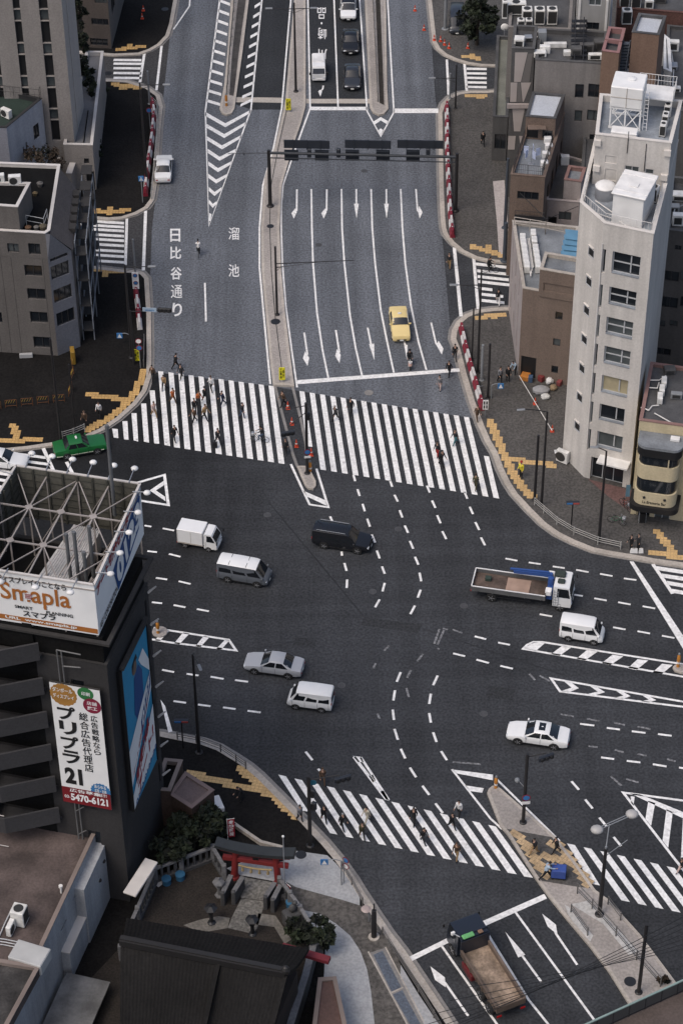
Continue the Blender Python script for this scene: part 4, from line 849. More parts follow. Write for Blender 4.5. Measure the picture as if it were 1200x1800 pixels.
m = M(); m.beam(b2.f[0].lerp(b2.f[3], .45) + V(0, 0, 18.0), b2.f[1].lerp(b2.f[2], .45) + V(0, 0, 18.0), .25, .4); b2.part('roof_beam', m, pm('coping_dull_red', (.24, .13, .125)))
m = M()
for k in range(14): m.box(G(1086 + 1.1 * k, 143 - 5.2 * k, 14 + .27 * k), (1.15, .5, .08), R(-4))
m.beam(G(1079, 146, 14), G(1095, 70, 17.9), .08, .4); m.beam(G(1096, 146, 14), G(1108, 70, 17.9), .08, .4)
tag(m.build('steel_stair', pm('steel_slate', (.07, .08, .10), .6, .1)), 'slate steel stair climbing between the brown tower and its annex', 'stair')
b = Bld('mid_link', 'dark roofed link below the brown stair tower', [(1080, 176), (1160, 182), (1166, 122), (1086, 116)], 12.5, mGryD, mGrR, .3); b.finish()
m = M(); m.path([G(1073, 120, 14), G(1070, 135, 14), G(1074, 152, 13.4), G(1066, 160, 12)], .22); tag(m.build('duct', mSteelG, smooth=60), 'silver flexible duct beside the slate stair', 'duct')
b = Bld('white_sail_wall', 'white wedge shaped gable beside the brown tower', [(1166, 122), (1180, 128), (1176, 70), (1167, 62)], 13.0, mWhiteP, mGrR, .1); b.finish()
b = Bld('rear_block', 'dark block beyond the brown tower with a red brick side', [(1085, 18), (1240, 30), (1250, -70), (1090, -80)], 12.0, pm('brick_dull_red', (.11, .055, .045), .9, .15, .8, .2, 6), mDkR, .3); b.winpx(0, 1090, 28, 1112, 42); b.finish()
for (x, y) in ((1096, 12), (1116, 12), (1100, 40)): fan_box(G(x, y, 12), 0, 'pale condenser stack behind the brown tower', (1.0, .9, 1.5), 'condensers behind the brown tower')
b = Bld('far_right_block', 'dark grey block at the right edge behind the brown tower', [(1166, 195), (1290, 212), (1300, 60), (1172, 48)], 11.0, mGryD, mDkR, .3); b.finish()
b = Bld('charcoal_apartment', 'dark grey apartment block squeezed to the right of the cream tower', [(1171, 412), (1300, 430), (1306, 330), (1178, 318)], 15.6, pm('rendered_wall_charcoal', (.085, .08, .077), .88, .08, .4, .08, 6, streak=.2), mDkR, .5, mGryD)  # charcoal is the wall's own colour
for x0, y0, x1, y1 in ((1186, 430, 1197, 440), (1164, 474, 1192, 496), (1163, 520, 1190, 543), (1158, 562, 1168, 574), (1177, 562, 1190, 574), (1152, 610, 1178, 626), (1196, 474, 1225, 496), (1196, 520, 1225, 543)): b.winpx(0, x0, y0, x1, y1, mull=1)
b.finish()
b = Bld('gap_building', 'narrow dark building in the gap behind the brown building', [(1020, 320), (1046, 324), (1050, 150), (1032, 150)], 8.0, mGryD, mDkR, .2); b.finish()
# ---------------------------------------------------------------- yellow cafe building
mYel = pm('stucco_cream_yellow', (.50, .425, .28), .8, .08, .6, .06, 6, streak=.08)
hY = 10.0
b = Bld('cafe_building', 'cream yellow corner cafe with rounded bays of dark glass', [(1123, 743), (1262, 762), (1275, 660), (1143, 641)], hY, mYel, mDkR, .25, pm('coping_red_brown', (.22, .13, .115)))
b.win(0, .6, 1.6, .1, 2.2, mull=0, name='door'); b.win(0, 2.0, 3.3, .05, 2.3, mull=1, frame=mFrameL, name='door', trans=2); b.win(0, 4.5, 6.4, 3.2, 5.0); b.win(0, 4.5, 6.4, 6.2, 8.2); b.finish()
ef = (b.f[1] - b.f[0]).normalized(); of = V(ef.y, -ef.x, 0); A0_ = b.f[0] + ef * .28
def bay(grow, w_=3.4, dep=1.9, r=.8):
    pts = [A0_ - ef * grow + of * .02]; w2, d2 = w_ + 2 * grow, dep + grow
    for c, a0 in ((r, 180), (w2 - r, 270)):
        for k in range(7):
            t_ = R(a0 + 15 * k); pts.append(A0_ - ef * grow + ef * (c + r * math.cos(t_)) + of * (d2 - r - r * math.sin(t_)))
    pts.append(A0_ - ef * grow + ef * w2 + of * .02); return pts
def bandz(name, g_, z0, z1, mat):
    m = M(); m.prism(bay(g_), z0, z1); b.part(name, m, mat, smooth=30)
bandz('bay_roof', .16, 9.0, 9.25, mGrR); bandz('bay_awning', .14, 8.2, 8.98, mBlackP); bandz('bay_glass', -.05, 7.2, 8.2, mGlass); bandz('bay_band', .03, 5.75, 7.2, mYel); bandz('bay_glass', -.05, 4.35, 5.75, mGlass); bandz('bay_band', .06, 3.0, 4.35, mYel); bandz('shop_awning', .35, 2.45, 2.98, mBlackP)
m = M(); o_ = A0_ + of * (1.9 + .075); text(m, 'La Brasserie Bar', o_ + ef * .75 + V(0, 0, 3.2), o_ + ef * 2.7 + V(0, 0, 3.2), o_ + ef * .75 + V(0, 0, 3.5), 0, .02); b.part('sign_lettering', m, mBlackP)
m = M(); [m.bbox(o_ + ef * u + V(0, 0, 3.85), (.22, .2, .22), .05) for u in (.85, 2.55)]; b.part('lamp', m, mBlackP)
m = M(); m.beam(o_ + ef * 2.55 + V(0, 0, 7.2) - of * .05, o_ + ef * 2.55 + V(0, 0, 8.3) - of * .05, .09, .09); b.part('bay_mullion', m, mYel)
tag(M().bbox(A0_ + ef * 2.8 + of * .7 + V(0, 0, 9.4), (.75, .5, .25), .03, math.atan2(ef.y, ef.x)).build('roof_hatch', mWhiteP), 'small white box on the grey bay roof of the cafe', 'box')
for k in range(3): ac_unit(G(1166 - 3.5 * k, 678 + 14 * k, hY), R(82), 'pale duct box in the line along the cafe roof', 'duct boxes on the cafe roof', d=(.95, .45, .6))
m = M()
for pts in ([(1140, 668), (1158, 668), (1170, 660)], [(1136, 681), (1155, 682), (1158, 672)], [(1126, 716), (1140, 721), (1146, 713), (1158, 712)], [(1150, 726), (1178, 742), (1200, 748)]): m.path([G(x, y, hY + .25) for x, y in pts], .05)
tag(m.build('roof_pipe', mPipe), 'bent silver pipes on the dark cafe roof', 'pipe')
# ================================================================ LEFT SIDE BUILDINGS
mTileG = pm('tile_grey_left', (.115, .105, .098), .85, .06, .5, .10, 7, streak=.12)
mWhBl = pm('rendered_wall_white_blue', (.33, .345, .38), .85, .06, .5, .08, 6, streak=.15)
mTowL = pm('tower_panel_grey', (.235, .215, .20), .85, .05, .6, .10, 7, streak=.08)
mCopL = pm('coping_light', (.52, .49, .46), .8, .08, .8, dirt=.15)
mSlate = pm('roof_slate_brown', (.10, .085, .08), .8, .08, .8, .15, 6)
mBlkR = pm('roof_black', (.008, .008, .008), .95, .2, .6, .2, 6, spec=.1)
mSoot = pm('wall_soot_grey', (.035, .033, .032), .88, .1, .4, .1, 6, streak=.2)
# office tower with vertical window strips, on its podium
f0 = [G(x, y, 5.0) for x, y in ((-130, 249), (131, 250), (148, 188), (-120, 180))]
b = Bld('office_tower', 'pale grey office tower with dark vertical window strips at the top left', f0, 24.0, mTowL, mDkR, .3, world=True, z0=0)
for xa, ya, xb in ((91, 238, 106), (43, 200, 55), (-8, 140, 4), (-60, 140, -48)):
    u0 = b.uz(0, xa, ya)[0]; u1 = b.uz(0, xb, ya)[0]
    for k in range(6): b.win(0, u0, u1, 5.2 + 3.65 * k, 5.2 + 3.65 * k + 2.35, mull=0, depth=.3, glass=mBlackP); b.win(0, u0, u1, 5.2 + 3.65 * k + 2.4, 5.2 + 3.65 * k + 3.6, mull=0, depth=.32, glass=mGlass2, frame=mFrameD)
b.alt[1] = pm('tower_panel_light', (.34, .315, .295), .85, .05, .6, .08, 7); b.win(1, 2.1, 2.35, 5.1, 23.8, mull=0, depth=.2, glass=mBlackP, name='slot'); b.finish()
b = Bld('podium', 'low grey podium with white coping beside the black pavement', [(112, 259), (163, 260), (182, 95), (152, 95)], 5.0, mTowL, pm('roof_grey_left', (.13, .13, .135), .8, .12, .6, .1, 6, dirt=.2), .35, mCopL)
b.win(0, 2.0, 3.2, .1, 2.3, mull=0, name='door', glass=mBlackP); b.win(0, 1.9, 2.4, 3.2, 3.8, mull=0); b.finish()
m = M(); m.strip([G(x, y, 5.0) for x, y in ((138, 253), (147, 252), (155, 195))], -.04, .04, 5.0, 5.12); b.part('roof_gutter', m, mBlkR)
t = thing('courtyard_wall', 'white topped courtyard walls in front of the podium', 'wall', G(112, 285)); m = M()
for p0, p1 in (((112, 243), (100, 280)), ((133, 272), (121, 305))): m.strip([G(x, y, 3.2) for x, y in (p0, p1)], -.25, .25, 0, 3.2)
m.build('wall', mTowL, t, t.location); m = M()
for p0, p1 in (((112, 243), (100, 280)), ((133, 272), (121, 305)), ((113, 269), (134, 269))): m.strip([G(x, y, 3.2) for x, y in (p0, p1)], -.3, .3, 3.2, 3.3)
m.build('coping', mCopL, t, t.location)
# white-blue building
b = Bld('white_house', 'bluish white house with a dark green roof at the left edge', [(-130, 226), (12, 230), (74, 179), (-60, 150)], 10.0, mWhBl, pm('roof_dark_green', (.02, .035, .028), .8, .2, .5, .2, 6), .4, mFrameD)
b.winpx(1, 58, 222, 70, 238, mull=1, depth=.1); b.winpx(1, 45, 250, 49, 262, mull=0); b.winpx(1, 40, 258, 44, 272, mull=0); b.alt[0] = pm('rendered_wall_white_blue_shaded', (.20, .205, .235), .85, .08, .5, .1, 6); b.finish()  # front face: darker copy of the same render, shade put into its colour
tag(railing([G(2, 168, 10.3), G(70, 176, 10.3), G(72, 170, 10.3)], 1.2, mSteelD, bars=.5).build('roof_railing', mSteelD), 'thin dark railing at the back of the white house roof', 'railing')
ac_unit(G(12, 206, 10), R(-38), 'white condenser on the dark green roof of the white house', d=(1.1, .5, .9))
# grey tiled building with chamfered corner
hT = 13.3
fT = [G(x, y, hT).xy.to_3d() for x, y in ((-140, 402), (80, 415), (121, 399), (133, 296), (104, 290), (-130, 285))]
b = Bld('tiled_building', 'grey tiled building with a chamfered corner and ribbon windows above the black plaza', fT, 10.9, mTileG, mBlkR, 0, mCopL, world=True)
b.alt[1] = pm('panel_blue_grey', (.14, .145, .165), .8, .08, .5, .1, 6)
for q_ in ((42, 465, 75, 486), (47, 506, 81, 527), (52, 547, 85, 568), (58, 591, 91, 612), (-30, 465, 0, 486), (-30, 547, 5, 568)): b.winpx(0, *q_, mull=1, depth=.2)
for xl, yl, xr, yr in ((87, 449, 118, 437), (90, 482, 121, 467), (95, 523, 126, 508), (100, 564, 131, 549)):
    (u0, za), (u1, zb_) = b.uz(1, xl, yl), b.uz(1, xr, yr); z = (za + zb_) / 2; b.win(1, u0, u1, z - .72, z + .72, mull=2, depth=.16, glass=mGlass)
for k in range(4):
    for j in range(3): b.win(2, 1.5 + 3.2 * k, 3.6 + 3.2 * k, 1.6 + 3.3 * j, 3.0 + 3.3 * j, mull=1)
b.finish(); tb = b
m = M(); Lt = (b.f[1] - b.f[0]).length; [m.box(b.W(0, Lt - .5 - .95 * k, 5.4, .0), (.035, .012, 10.8), math.atan2((b.f[1] - b.f[0]).y, (b.f[1] - b.f[0]).x)) for k in range(9) if k not in (1, 2)]; b.part('panel_joints', m, mSoot)
b4 = Bld('terrace_storey', '', [(-140, 402), (80, 415), (88, 410), (106, 294), (-130, 285)], hT, mTileG, mBlkR, .3, mCopL, z0=10.9, parent=tb)
b4.winpx(0, 49, 427, 72, 448, mull=1, depth=.2); b4.winpx(0, 12, 427, 34, 444, mull=1, depth=.2); b4.finish()
# mansard slope falling from the terrace edge to the side wall
m = M(); A, B, Cc, D_ = G(88, 411, hT + .3), G(106, 296, hT + .3), b.f[3] + V(.1, 0, 10.85), b.f[2] + V(.15, 0, 10.85)
m.add([A, B, Cc, D_, D_ - V(0, 0, .15), Cc - V(0, 0, .15)], [(0, 1, 2, 3), (3, 2, 5, 4)]); b.part('mansard_slope', m, mSlate)
m = M(); m.poly([tb.f[1] + V(0, 0, 10.85), tb.f[2] + V(0, 0, 10.85), G(88, 411, hT + .3), tb.f[1] + V(0, 0, hT + .3)]); b.part('chamfer_panel', m, pm('panel_blue_grey', (.14, .145, .165)))
for k in range(5):
    p0 = A.lerp(B, .3 + .14 * k); p1 = D_.lerp(Cc, .3 + .14 * k); m = M(); m.box(p0.lerp(p1, .86) + V(.05, 0, .2), (.7, .9, .4)); b.part('dormer', m, mSoot)
h2 = zat(G(35, 409, hT), 368)
u_ = Bld('upper_storey', 'upper storey of the grey tiled building with a black flat roof', [(-140, 395), (36, 408), (58, 365), (-130, 360)], h2, mTileG, mBlkR, .2, mCopL, z0=hT - .02, zpx=hT, parent=tb); u_.finish()
ac_unit(G(27, 324, h2), R(5), 'white condenser on the back edge of the black roof', d=(1.1, .5, .9)); ac_unit(G(-2, 322, h2), R(5), 'white condenser half cut off by the left edge, on the black roof', d=(1.1, .5, .9))
tag(railing([G(47, 396, hT), G(78, 402, hT), G(84, 385, hT)], 1.1, mFrameL).build('terrace_railing', mFrameL), 'light railing across the front of the dark roof terrace', 'railing')
t = thing('planting', 'brownish pots along the front of the dark roof terrace', 'plants', G(64, 404, hT))
for dx, dy, r_, c_ in ((-.7, 0, .3, (.10, .055, .03)), (0, .1, .25, (.14, .13, .12)), (.6, .1, .35, (.09, .075, .05)), (-.3, 7, .3, (.09, .085, .08)), (-.6, 5.5, .25, (.11, .08, .04))): m = M(); m.lathe([(r_ * .7, 0), (r_, r_ * 1.2), (r_ * .85, r_ * 1.25), (r_ * .3, r_ * 1.7)], (dx, dy, 0), n=9); m.build('pot', pm('pot_%d' % int(c_[0] * 1000 + dy), c_, .9, .2, 3), t)
# steel stair and racks on the street side
t = thing('fire_escape', 'grey steel fire escape and cable racks on the street side of the tiled building', 'fire escape', G(135, 480)); m = M()
d_ = (b.f[3] - b.f[2]).normalized(); o_ = V(d_.y, -d_.x, 0)
for k in range(4):
    for s_ in (.25, 1.25): p = b.f[2] + d_ * (1.0 + 3.6 * k) + o_ * s_; m.box(p + V(0, 0, 5.6), (.1, .1, 11.2))
for k in range(4):
    z = 2.6 + 2.8 * k
    for s_ in (.25, 1.25): m.beam(b.f[2] + d_ * .8 + o_ * s_ + V(0, 0, z), b.f[2] + d_ * 12 + o_ * s_ + V(0, 0, z), .08, .14)
    stp = M()
    for j in range(6): p = b.f[2] + d_ * (1.5 + 2.0 * j) + o_ * .75 + V(0, 0, z - 1.25 + .42 * j); stp.box(p, (1.0, 1.5, .06), math.atan2(d_.y, d_.x) - R(90))
    stp.build('stair', mSoot, t, t.location)
m.build('frame', pm('steel_bluish', (.17, .185, .21), .6, .12, 1, dirt=.2), t, t.location)
# dark block further up the avenue
b = Bld('avenue_block', 'dark brown block with two bands of windows near the top edge', [(148, 82), (196, 85), (218, 0), (170, -10)], 13.0, pm('tile_dark_brown', (.085, .07, .062), .85, .08, .5, .1, 6, streak=.1), mDkR, .4, zpx=.15)
b.winpx(0, 160, 31, 191, 44, mull=2); b.winpx(0, 158, 66, 190, 80, mull=2); b.winpx(0, 166, -5, 194, 6, mull=2); b.alt[1] = mTileG
for k in range(4): b.win(1, 2 + 4 * k, 4.5 + 4 * k, 3, 5.4); b.win(1, 2 + 4 * k, 4.5 + 4 * k, 7, 9.4)
b.finish()
# ---------------------------------------------------------------- advertising building
P0 = G(229, 1588); P1 = G(293, 1442); hA = zat(P0, 1172); e = (P1 - P0).normalized(); nL = V(-e.y, e.x, 0)      # nL points away to the left
zb0, zb1 = zat(P0, 1120), zat(P0, 1031)
E0 = G(20, 1562) - P0; lf = (E0.normalized() * .0 + (G(0, 1001, zb1) - G(173, 1030, zb1)).normalized())
F = [P0 + lf * 13.2, P0, P1, P1 + lf * 13.2]
mAd = pm('wall_advert_building', (.030, .0285, .029), .85, .08, .5, .12, 6, streak=.1)
b = Bld('advert_building', 'dark grey corner building carrying billboards, with zigzag balconies in front', F, hA, mAd, mBlkR, .1, mSoot, world=True)
ad = b; L0 = (F[1] - F[0]).length
for k in range(6): b.win(0, L0 - 2.6, L0 - 1.7, 2.0 + 3.7 * k, 3.4 + 3.7 * k, mull=0)
L1 = (F[2] - F[1]).length
for k in range(7): b.win(1, L1 - .8, L1 - .45, 1.5 + 3.2 * k, 3.6 + 3.2 * k, mull=0, depth=.1, glass=mBlackP)
b.finish(); rzA = math.atan2((F[1] - F[0]).y, (F[1] - F[0]).x)
b.root['label'] = 'dark grey corner building carrying billboards, with stacked balconies at its front'
mBal = pm('balcony_grey', (.042, .041, .043), .85, .1, .5, .1, 6); ur = b.uz(0, 104, 1300)[0] - .45
for k in range(8):        # sawtooth balconies with grey parapets
    z = 1.6 + 3.15 * k; m = M(); pl_ = [b.W(0, ur - 4.6, 0, .02), b.W(0, ur - 4.6, 0, 2.3), b.W(0, ur - 3.3, 0, 2.3), b.W(0, ur, 0, .45), b.W(0, ur, 0, .02)]
    m.prism(pl_, z, z + .2); m.strip(pl_[:-1], 0, .14, z + .2, z + 1.5); b.part('balcony', m, mBal)
    m = M(); m.path([b.W(0, ur - 4.55, z + 1.75, .1), b.W(0, ur - 4.55, z + 1.75, 2.25), b.W(0, ur - 3.3, z + 1.75, 2.25)], .035); b.part('balcony_rail', m, mCopL)
    m = M(); m.box(b.W(0, ur - 2.3, z + 1.6, -.0), (3.6, .06, 2.3), rzA); b.part('balcony_opening', m, mBlkR)
m = M()
for u_x in (L0 - 3.25, L0 - 2.95): m.tube(b.W(0, u_x, 1, .25), b.W(0, u_x, hA + 1.0, .25), .05)
for k in range(9): m.beam(b.W(0, L0 - 3.25, 2 + 2.4 * k, .3), b.W(0, L0 - 2.6, 2.6 + 2.4 * k, .3), .05, .05)
m.path([b.W(0, L0 - 3.25, hA + 1, .25), b.W(0, L0 - 1.6, hA + 1.0, .3)], .05); m.path([b.W(0, L0 - 2.95, hA - .4, .25), b.W(0, L0 - 1.7, hA - .2, .3)], .05); b.part('downpipes', m, pm('pipe_dull', (.13, .13, .13), .6))
for k in range(8): m = M(); m.tube(b.W(1, L1 - .12, 2 + 3.0 * k, .02), b.W(1, L1 + .1, 2.5 + 3.0 * k, .55), .10, .05); b.part('flood_lamp', m, mCopL)
# dark storey between roof and billboard
m = M(); i_ = [p + (sum(F, V(0, 0, 0)) / 4 - p) * .03 for p in F]; m.prism(i_, hA + .1, zb0 - .3); b.part('plant_storey', m, mBlkR)
o2 = [p - (sum(F, V(0, 0, 0)) / 4 - p).normalized() * .35 for p in F]
m = M(); m.strip(o2, -.15, .15, zb0 - .5, zb0 - .32, closed=True); b.part('ledge', m, mSoot)
# billboard frame on the roof: traced on its top and bottom edges
Q = [G(-78, 991, zb1), G(165, 1028, zb1), G(246, 850, zb1), G(28, 818, zb1)]
mPan = pm('billboard_white', (.80, .80, .79), .6, .04, .6, dirt=.08)
mPanB = pm('billboard_back', (.085, .082, .068), .8, .1, .8, .1, 5)
t = thing('rooftop_billboard', 'four sided rooftop billboard with white advert panels and an open steel frame inside', 'billboard', G(90, 930, zb0)); T0 = t.location
mNavy = pm('sign_navy', (.012, .065, .21), .6, .05); mRed = pm('sign_red', (.30, .02, .03), .6, .05); mOr = pm('sign_orange_brown', (.36, .13, .03), .6, .05); mBk = pm('sign_black', (.012, .012, .013), .6, .05); mSW = pm('sign_white', (.74, .74, .73), .6, .04)
mTeal = pm('sign_cyan', (.02, .24, .42), .6, .06, .8); mGreen = pm('sign_green', (.03, .16, .05), .6); mSBlue = pm('sign_blue', (.03, .16, .36), .6)
def panel(i, out=.0):
    a, c = Q[i], Q[(i + 1) % 4]; ee = (c - a); L = ee.length; ee.normalize(); o = V(ee.y, -ee.x, 0)
    return a, ee, o, L
PZ0, PZ1 = zb0, zb1
def onp(i, u, v, d=.03):
    a, ee, o, L = panel(i); return V(*(a + ee * (u * L) + o * d).xy, PZ0 + (PZ1 - PZ0) * v)
names = ('front', 'side')
for i in range(4):
    a, ee, o, L = panel(i); m = M(); pts = [onp(i, 0, 0, 0), onp(i, 1, 0, 0), onp(i, 1, 1, 0), onp(i, 0, 1, 0)]
    m.poly(pts); m.poly([p - o * .12 for p in pts][::-1], 1); m.beam(pts[3], pts[2], .16, .1, 2)
    pn = m.build('advert_panel', [mPan, mPanB, mCopL], t, T0, recalc=False)
    if i == 0: pfront = pn
    if i == 1: pside = pn
    if i >= 2:
        m = M()
        for k in range(9): m.beam(onp(i, .02 + .12 * k, 0, -.2), onp(i, .02 + .12 * k, 1, -.2), .08, .12)
        for k in range(7): m.beam(onp(i, 0, .08 + .14 * k, -.16), onp(i, 1, .08 + .14 * k, -.16), .05, .05)
        m.build('panel_ribs', pm('ribs_olive', (.05, .05, .04), .8), t, T0)
def ptext(par, i, s_, u0, v0, u1, v1, mat, bold=.02, shear=0.0, name='lettering'):
    m = M(); bl, br, tl = onp(i, u0, v0, .05), onp(i, u1, v0, .05), onp(i, u0 + shear, v1, .05); text(m, s_, bl, br, tl, 0, bold); m.build(name, mat, par, T0, recalc=False)
# front panel: visible part is u .31 .. 1
FX = lambda x: (x + 78) / 245.
ptext(pfront, 0, 'ディスプレイのことなら', FX(-8), .80, FX(117), .93, mBk, .02)
ptext(pfront, 0, 'Smapla', FX(-3), .36, FX(122), .80, mOr, .015)
m = M(); [m.add([onp(0, FX(47 + 6 * math.cos(k * .5236)), .585 + .075 * math.sin(k * .5236), .07) for k in range(12)], [tuple(range(12))])]; m.build('globe_mark', mPan, pfront, T0, recalc=False)
m = M()
for r_ in (1., .55): m.strip([(0, 0)], 0, 0, 0, None) if False else None
for k in range(5): m.poly([onp(0, FX(42 + 2.4 * k), .53, .085), onp(0, FX(42.9 + 2.4 * k), .53, .085), onp(0, FX(42.9 + 2.4 * k), .64, .085), onp(0, FX(42 + 2.4 * k), .64, .085)])
for k in range(3): m.poly([onp(0, FX(41.5), .55 + .032 * k, .09), onp(0, FX(53), .55 + .032 * k, .09), onp(0, FX(53), .56 + .032 * k, .09), onp(0, FX(41.5), .56 + .032 * k, .09)])
m.build('globe_lines', mRed, pfront, T0, recalc=False)
ptext(pfront, 0, 'SMART', FX(20), .31, FX(52), .37, mBk, .02); ptext(pfront, 0, 'PLANNING', FX(76), .28, FX(124), .345, mBk, .02); ptext(pfront, 0, 'スマプラ', FX(33), .165, FX(92), .29, mBk, .03)
m = M(); m.poly([onp(0, 0, .055, .03), onp(0, .995, .03, .03), onp(0, .995, .125, .03), onp(0, 0, .145, .03)]); m.build('orange_band', mOr, pfront, T0, recalc=False)
ptext(pfront, 0, 'URL  www.smapla.jp', FX(0), .055, FX(129), .125, mSW, .03)
# side panel
m = M(); m.poly([onp(1, .42, .03, .03), onp(1, .90, .30, .03), onp(1, .97, .80, .03), onp(1, .94, .93, .03), onp(1, .35, .55, .03)]); m.build('navy_field', mNavy, pside, T0, recalc=False)
m = M(); text(m, '0123', onp(1, .42, .10, .06), onp(1, .95, .40, .06), onp(1, .40, .56, .06), 0, .05); m.build('number', mSW, pside, T0, recalc=False)
m = M(); text(m, 'アート引越センター', onp(1, .03, .70, .05), onp(1, .80, .80, .05), onp(1, .03, .90, .05), 0, .04); m.build('lettering', mRed, pside, T0, recalc=False)
m = M(); text(m, 'ART CORPORATION', onp(1, .03, .05, .05), onp(1, .40, .06, .05), onp(1, .03, .17, .05), 0, .02); m.build('lettering', mBk, pside, T0, recalc=False)
# space frame inside
m = M(); zt = PZ1 - .5; zl = PZ0 + .3
def inn(u, v, z): return V(*(Q[0].lerp(Q[1], u).lerp(Q[3].lerp(Q[2], u), v)).xy, z)
nod = []
for i in range(5):
    for j in range(4):
        if i < 4: m.beam(inn(i / 4, j / 3, zt), inn((i + 1) / 4, j / 3, zt), .09, .09)
        if j < 3: m.beam(inn(i / 4, j / 3, zt), inn(i / 4, (j + 1) / 3, zt), .09, .09)
        if i < 4 and j < 3: m.beam(inn(i / 4, j / 3, zt + .01), inn((i + 1) / 4, (j + 1) / 3, zt + .01), .07, .07) if (i + j) % 2 else m.beam(inn((i + 1) / 4, j / 3, zt + .01), inn(i / 4, (j + 1) / 3, zt + .01), .07, .07)
        m.beam(inn(min(.98, max(.02, i / 4)), min(.98, max(.02, j / 3)), zl - 2.0), inn(min(.98, max(.02, i / 4)), min(.98, max(.02, j / 3)), zt), .10, .10)
        if 0 < i < 4 and j in (1, 2): m.box(inn(i / 4, j / 3, zt + .06), (.45, .45, .05), .4)
        if i < 4: m.beam(inn(i / 4 + .02, min(.97, j / 3 + .02), zl), inn((i + 1) / 4, min(.97, j / 3 + .02), zt), .06, .06)
m.build('steel_frame', pm('steel_weathered', (.30, .27, .25), .7, .15, 1, dirt=.25), t, T0)
m = M(); m.prism([Q[0].lerp(p, .0) for p in Q], zl - 2.4, zl - 2.2); m.build('deck', mBlkR, t, T0)
m = M(); m.prism([inn(u, v, 0) for u, v in ((.42, .12), (.72, .1), (.72, .82), (.5, .85))], zl - 2.2, zl + 1.0)
[m.strip([inn(.42 + .30 * k / 14, .12, 0), inn(.5 + .22 * k / 14, .84, 0)], -.03, .03, zl + 1.0, zl + 1.05) for k in range(1, 14)]; m.build('ribbed_roof', pm('sheet_grey', (.42, .41, .40), .7, .1, .8, .1, 5, dirt=.2), t, T0)
m = M(); m.prism([inn(u, v, 0) for u, v in ((.8, .3), (.97, .28), (.97, .75), (.84, .78))], zl - 2.2, zl + .8); m.build('pale_roof', pm('sheet_beige', (.33, .29, .26), .7, .1, .8), t, T0)
for (x0, y0, x1, y1, n) in ((0, 0, 1, 0, 4), (1, 0, 1, 1, 5), (1, 1, 0, 1, 6), (0, 1, 0, 0, 5)):
    for k in range(n):
        f_ = (k + .5) / n; p = V(*inn(x0 + (x1 - x0) * f_, y0 + (y1 - y0) * f_, 0).xy, PZ1); o = V(*((y1 - y0), -(x1 - x0), 0)); 
        ii = [(0, 0), (1, 0), (1, 1), (0, 1)].index((x0, y0)); a_, ee, o, L = panel(ii)
        q_ = p + o * (.8 if x0 == 1 and y0 == 0 else 1.2) + V(0, 0, .25); m = M(); m.tube(p - o * .2 + V(0, 0, .1), q_, .035); m.build('lamp_arm', mSteelG, t, T0)
        m = M(); m.ball(q_ - V(0, 0, .05), (.26, .22, .17), 8); m.build('flood_lamp', mWhiteP, t, T0, smooth=60)
for i_, (x, y, hh) in enumerate(((137, 955, 3.2), (163, 945, 3.2), (122, 955, 2.6), (152, 985, 2.2), (200, 785, 6.5))):
    p = G(x, y + hh * 15.5, PZ1 - 1.5); tag(M().tube(p - V(0, 0, 1.0), p + V(0, 0, hh), .13, .12, 8).tube(p + V(0, 0, hh), p + V(0, 0, hh + .2), .15, .13, 8).build('antenna_mast', pm('mast_grey', (.11, .115, .12), .6, .1)), 'grey antenna mast rising out of the billboard frame' if i_ < 4 else 'tall grey antenna mast rising behind the billboard near the green taxi', 'antenna', 'antenna masts in the billboard' if i_ < 4 else None)
# vertical banner on the front wall, standing clear of it
def wallquad(bb, i, pts, out): return [bb.W(i, *bb.uz(i, x, y), out) for x, y in pts]
t = thing('shop_banner', 'tall white advert sign with black lettering, yellow and red corners, on the front wall', 'sign', b.W(0, L0 - 1.4, 10)); T1 = t.location
u0, v1 = b.uz(0, 90, 1191); u1, v0 = b.uz(0, 200, 1415); u0, u1 = L0 - 3.05 + .75, L0 - .28
u0 = L0 - 5.2; v0, v1 = b.uz(0, 201, 1415)[1], b.uz(0, 178, 1205)[1]
u0 = b.uz(0, 104, 1300)[0]; u1 = b.uz(0, 190, 1313)[0]
BO = .5
def bp(u, v, d=.0): return b.W(0, u0 + (u1 - u0) * u, v0 + (v1 - v0) * v, BO + d)
m = M(); pts = [bp(0, 0), bp(1, 0), bp(1, 1), bp(0, 1)]; m.poly(pts); bk_ = [bp(x, y, -.18) for x, y in ((0, 0), (1, 0), (1, 1), (0, 1))]; m.poly(bk_[::-1], 1)
for k in range(4): m.poly([pts[k], bk_[k], bk_[(k + 1) % 4], pts[(k + 1) % 4]], 1)
m.build('board', [mSW, mSoot], t, T1)
def disc(cu, cv, ru, rv, mat, name, d=.01, n=28, star=0):
    m = M(); m.poly([bp(cu + ru * (1 + star * (k % 2)) * math.cos(2 * math.pi * k / n), cv + rv * (1 + star * (k % 2)) * math.sin(2 * math.pi * k / n), d) for k in range(n)]); return m.build(name, mat, t, T1, recalc=False)
disc(.26, .915, .26, .085, pm('sign_ochre', (.34, .17, .04), .6), 'ochre_badge', .01, 36, .06); disc(.71, .955, .16, .05, mGreen, 'green_badge', .015); disc(.82, .865, .18, .06, pm('sign_crimson', (.20, .015, .04), .6), 'crimson_badge', .02); disc(.81, .15, .19, .06, mSBlue, 'blue_burst', .012, 36, .12)
m = M(); m.poly([bp(0, 0, .016), bp(1, 0, .016), bp(1, .135, .016), bp(0, .135, .016)]); m.build('red_base', pm('sign_dark_red', (.17, .01, .015), .6), t, T1, recalc=False)
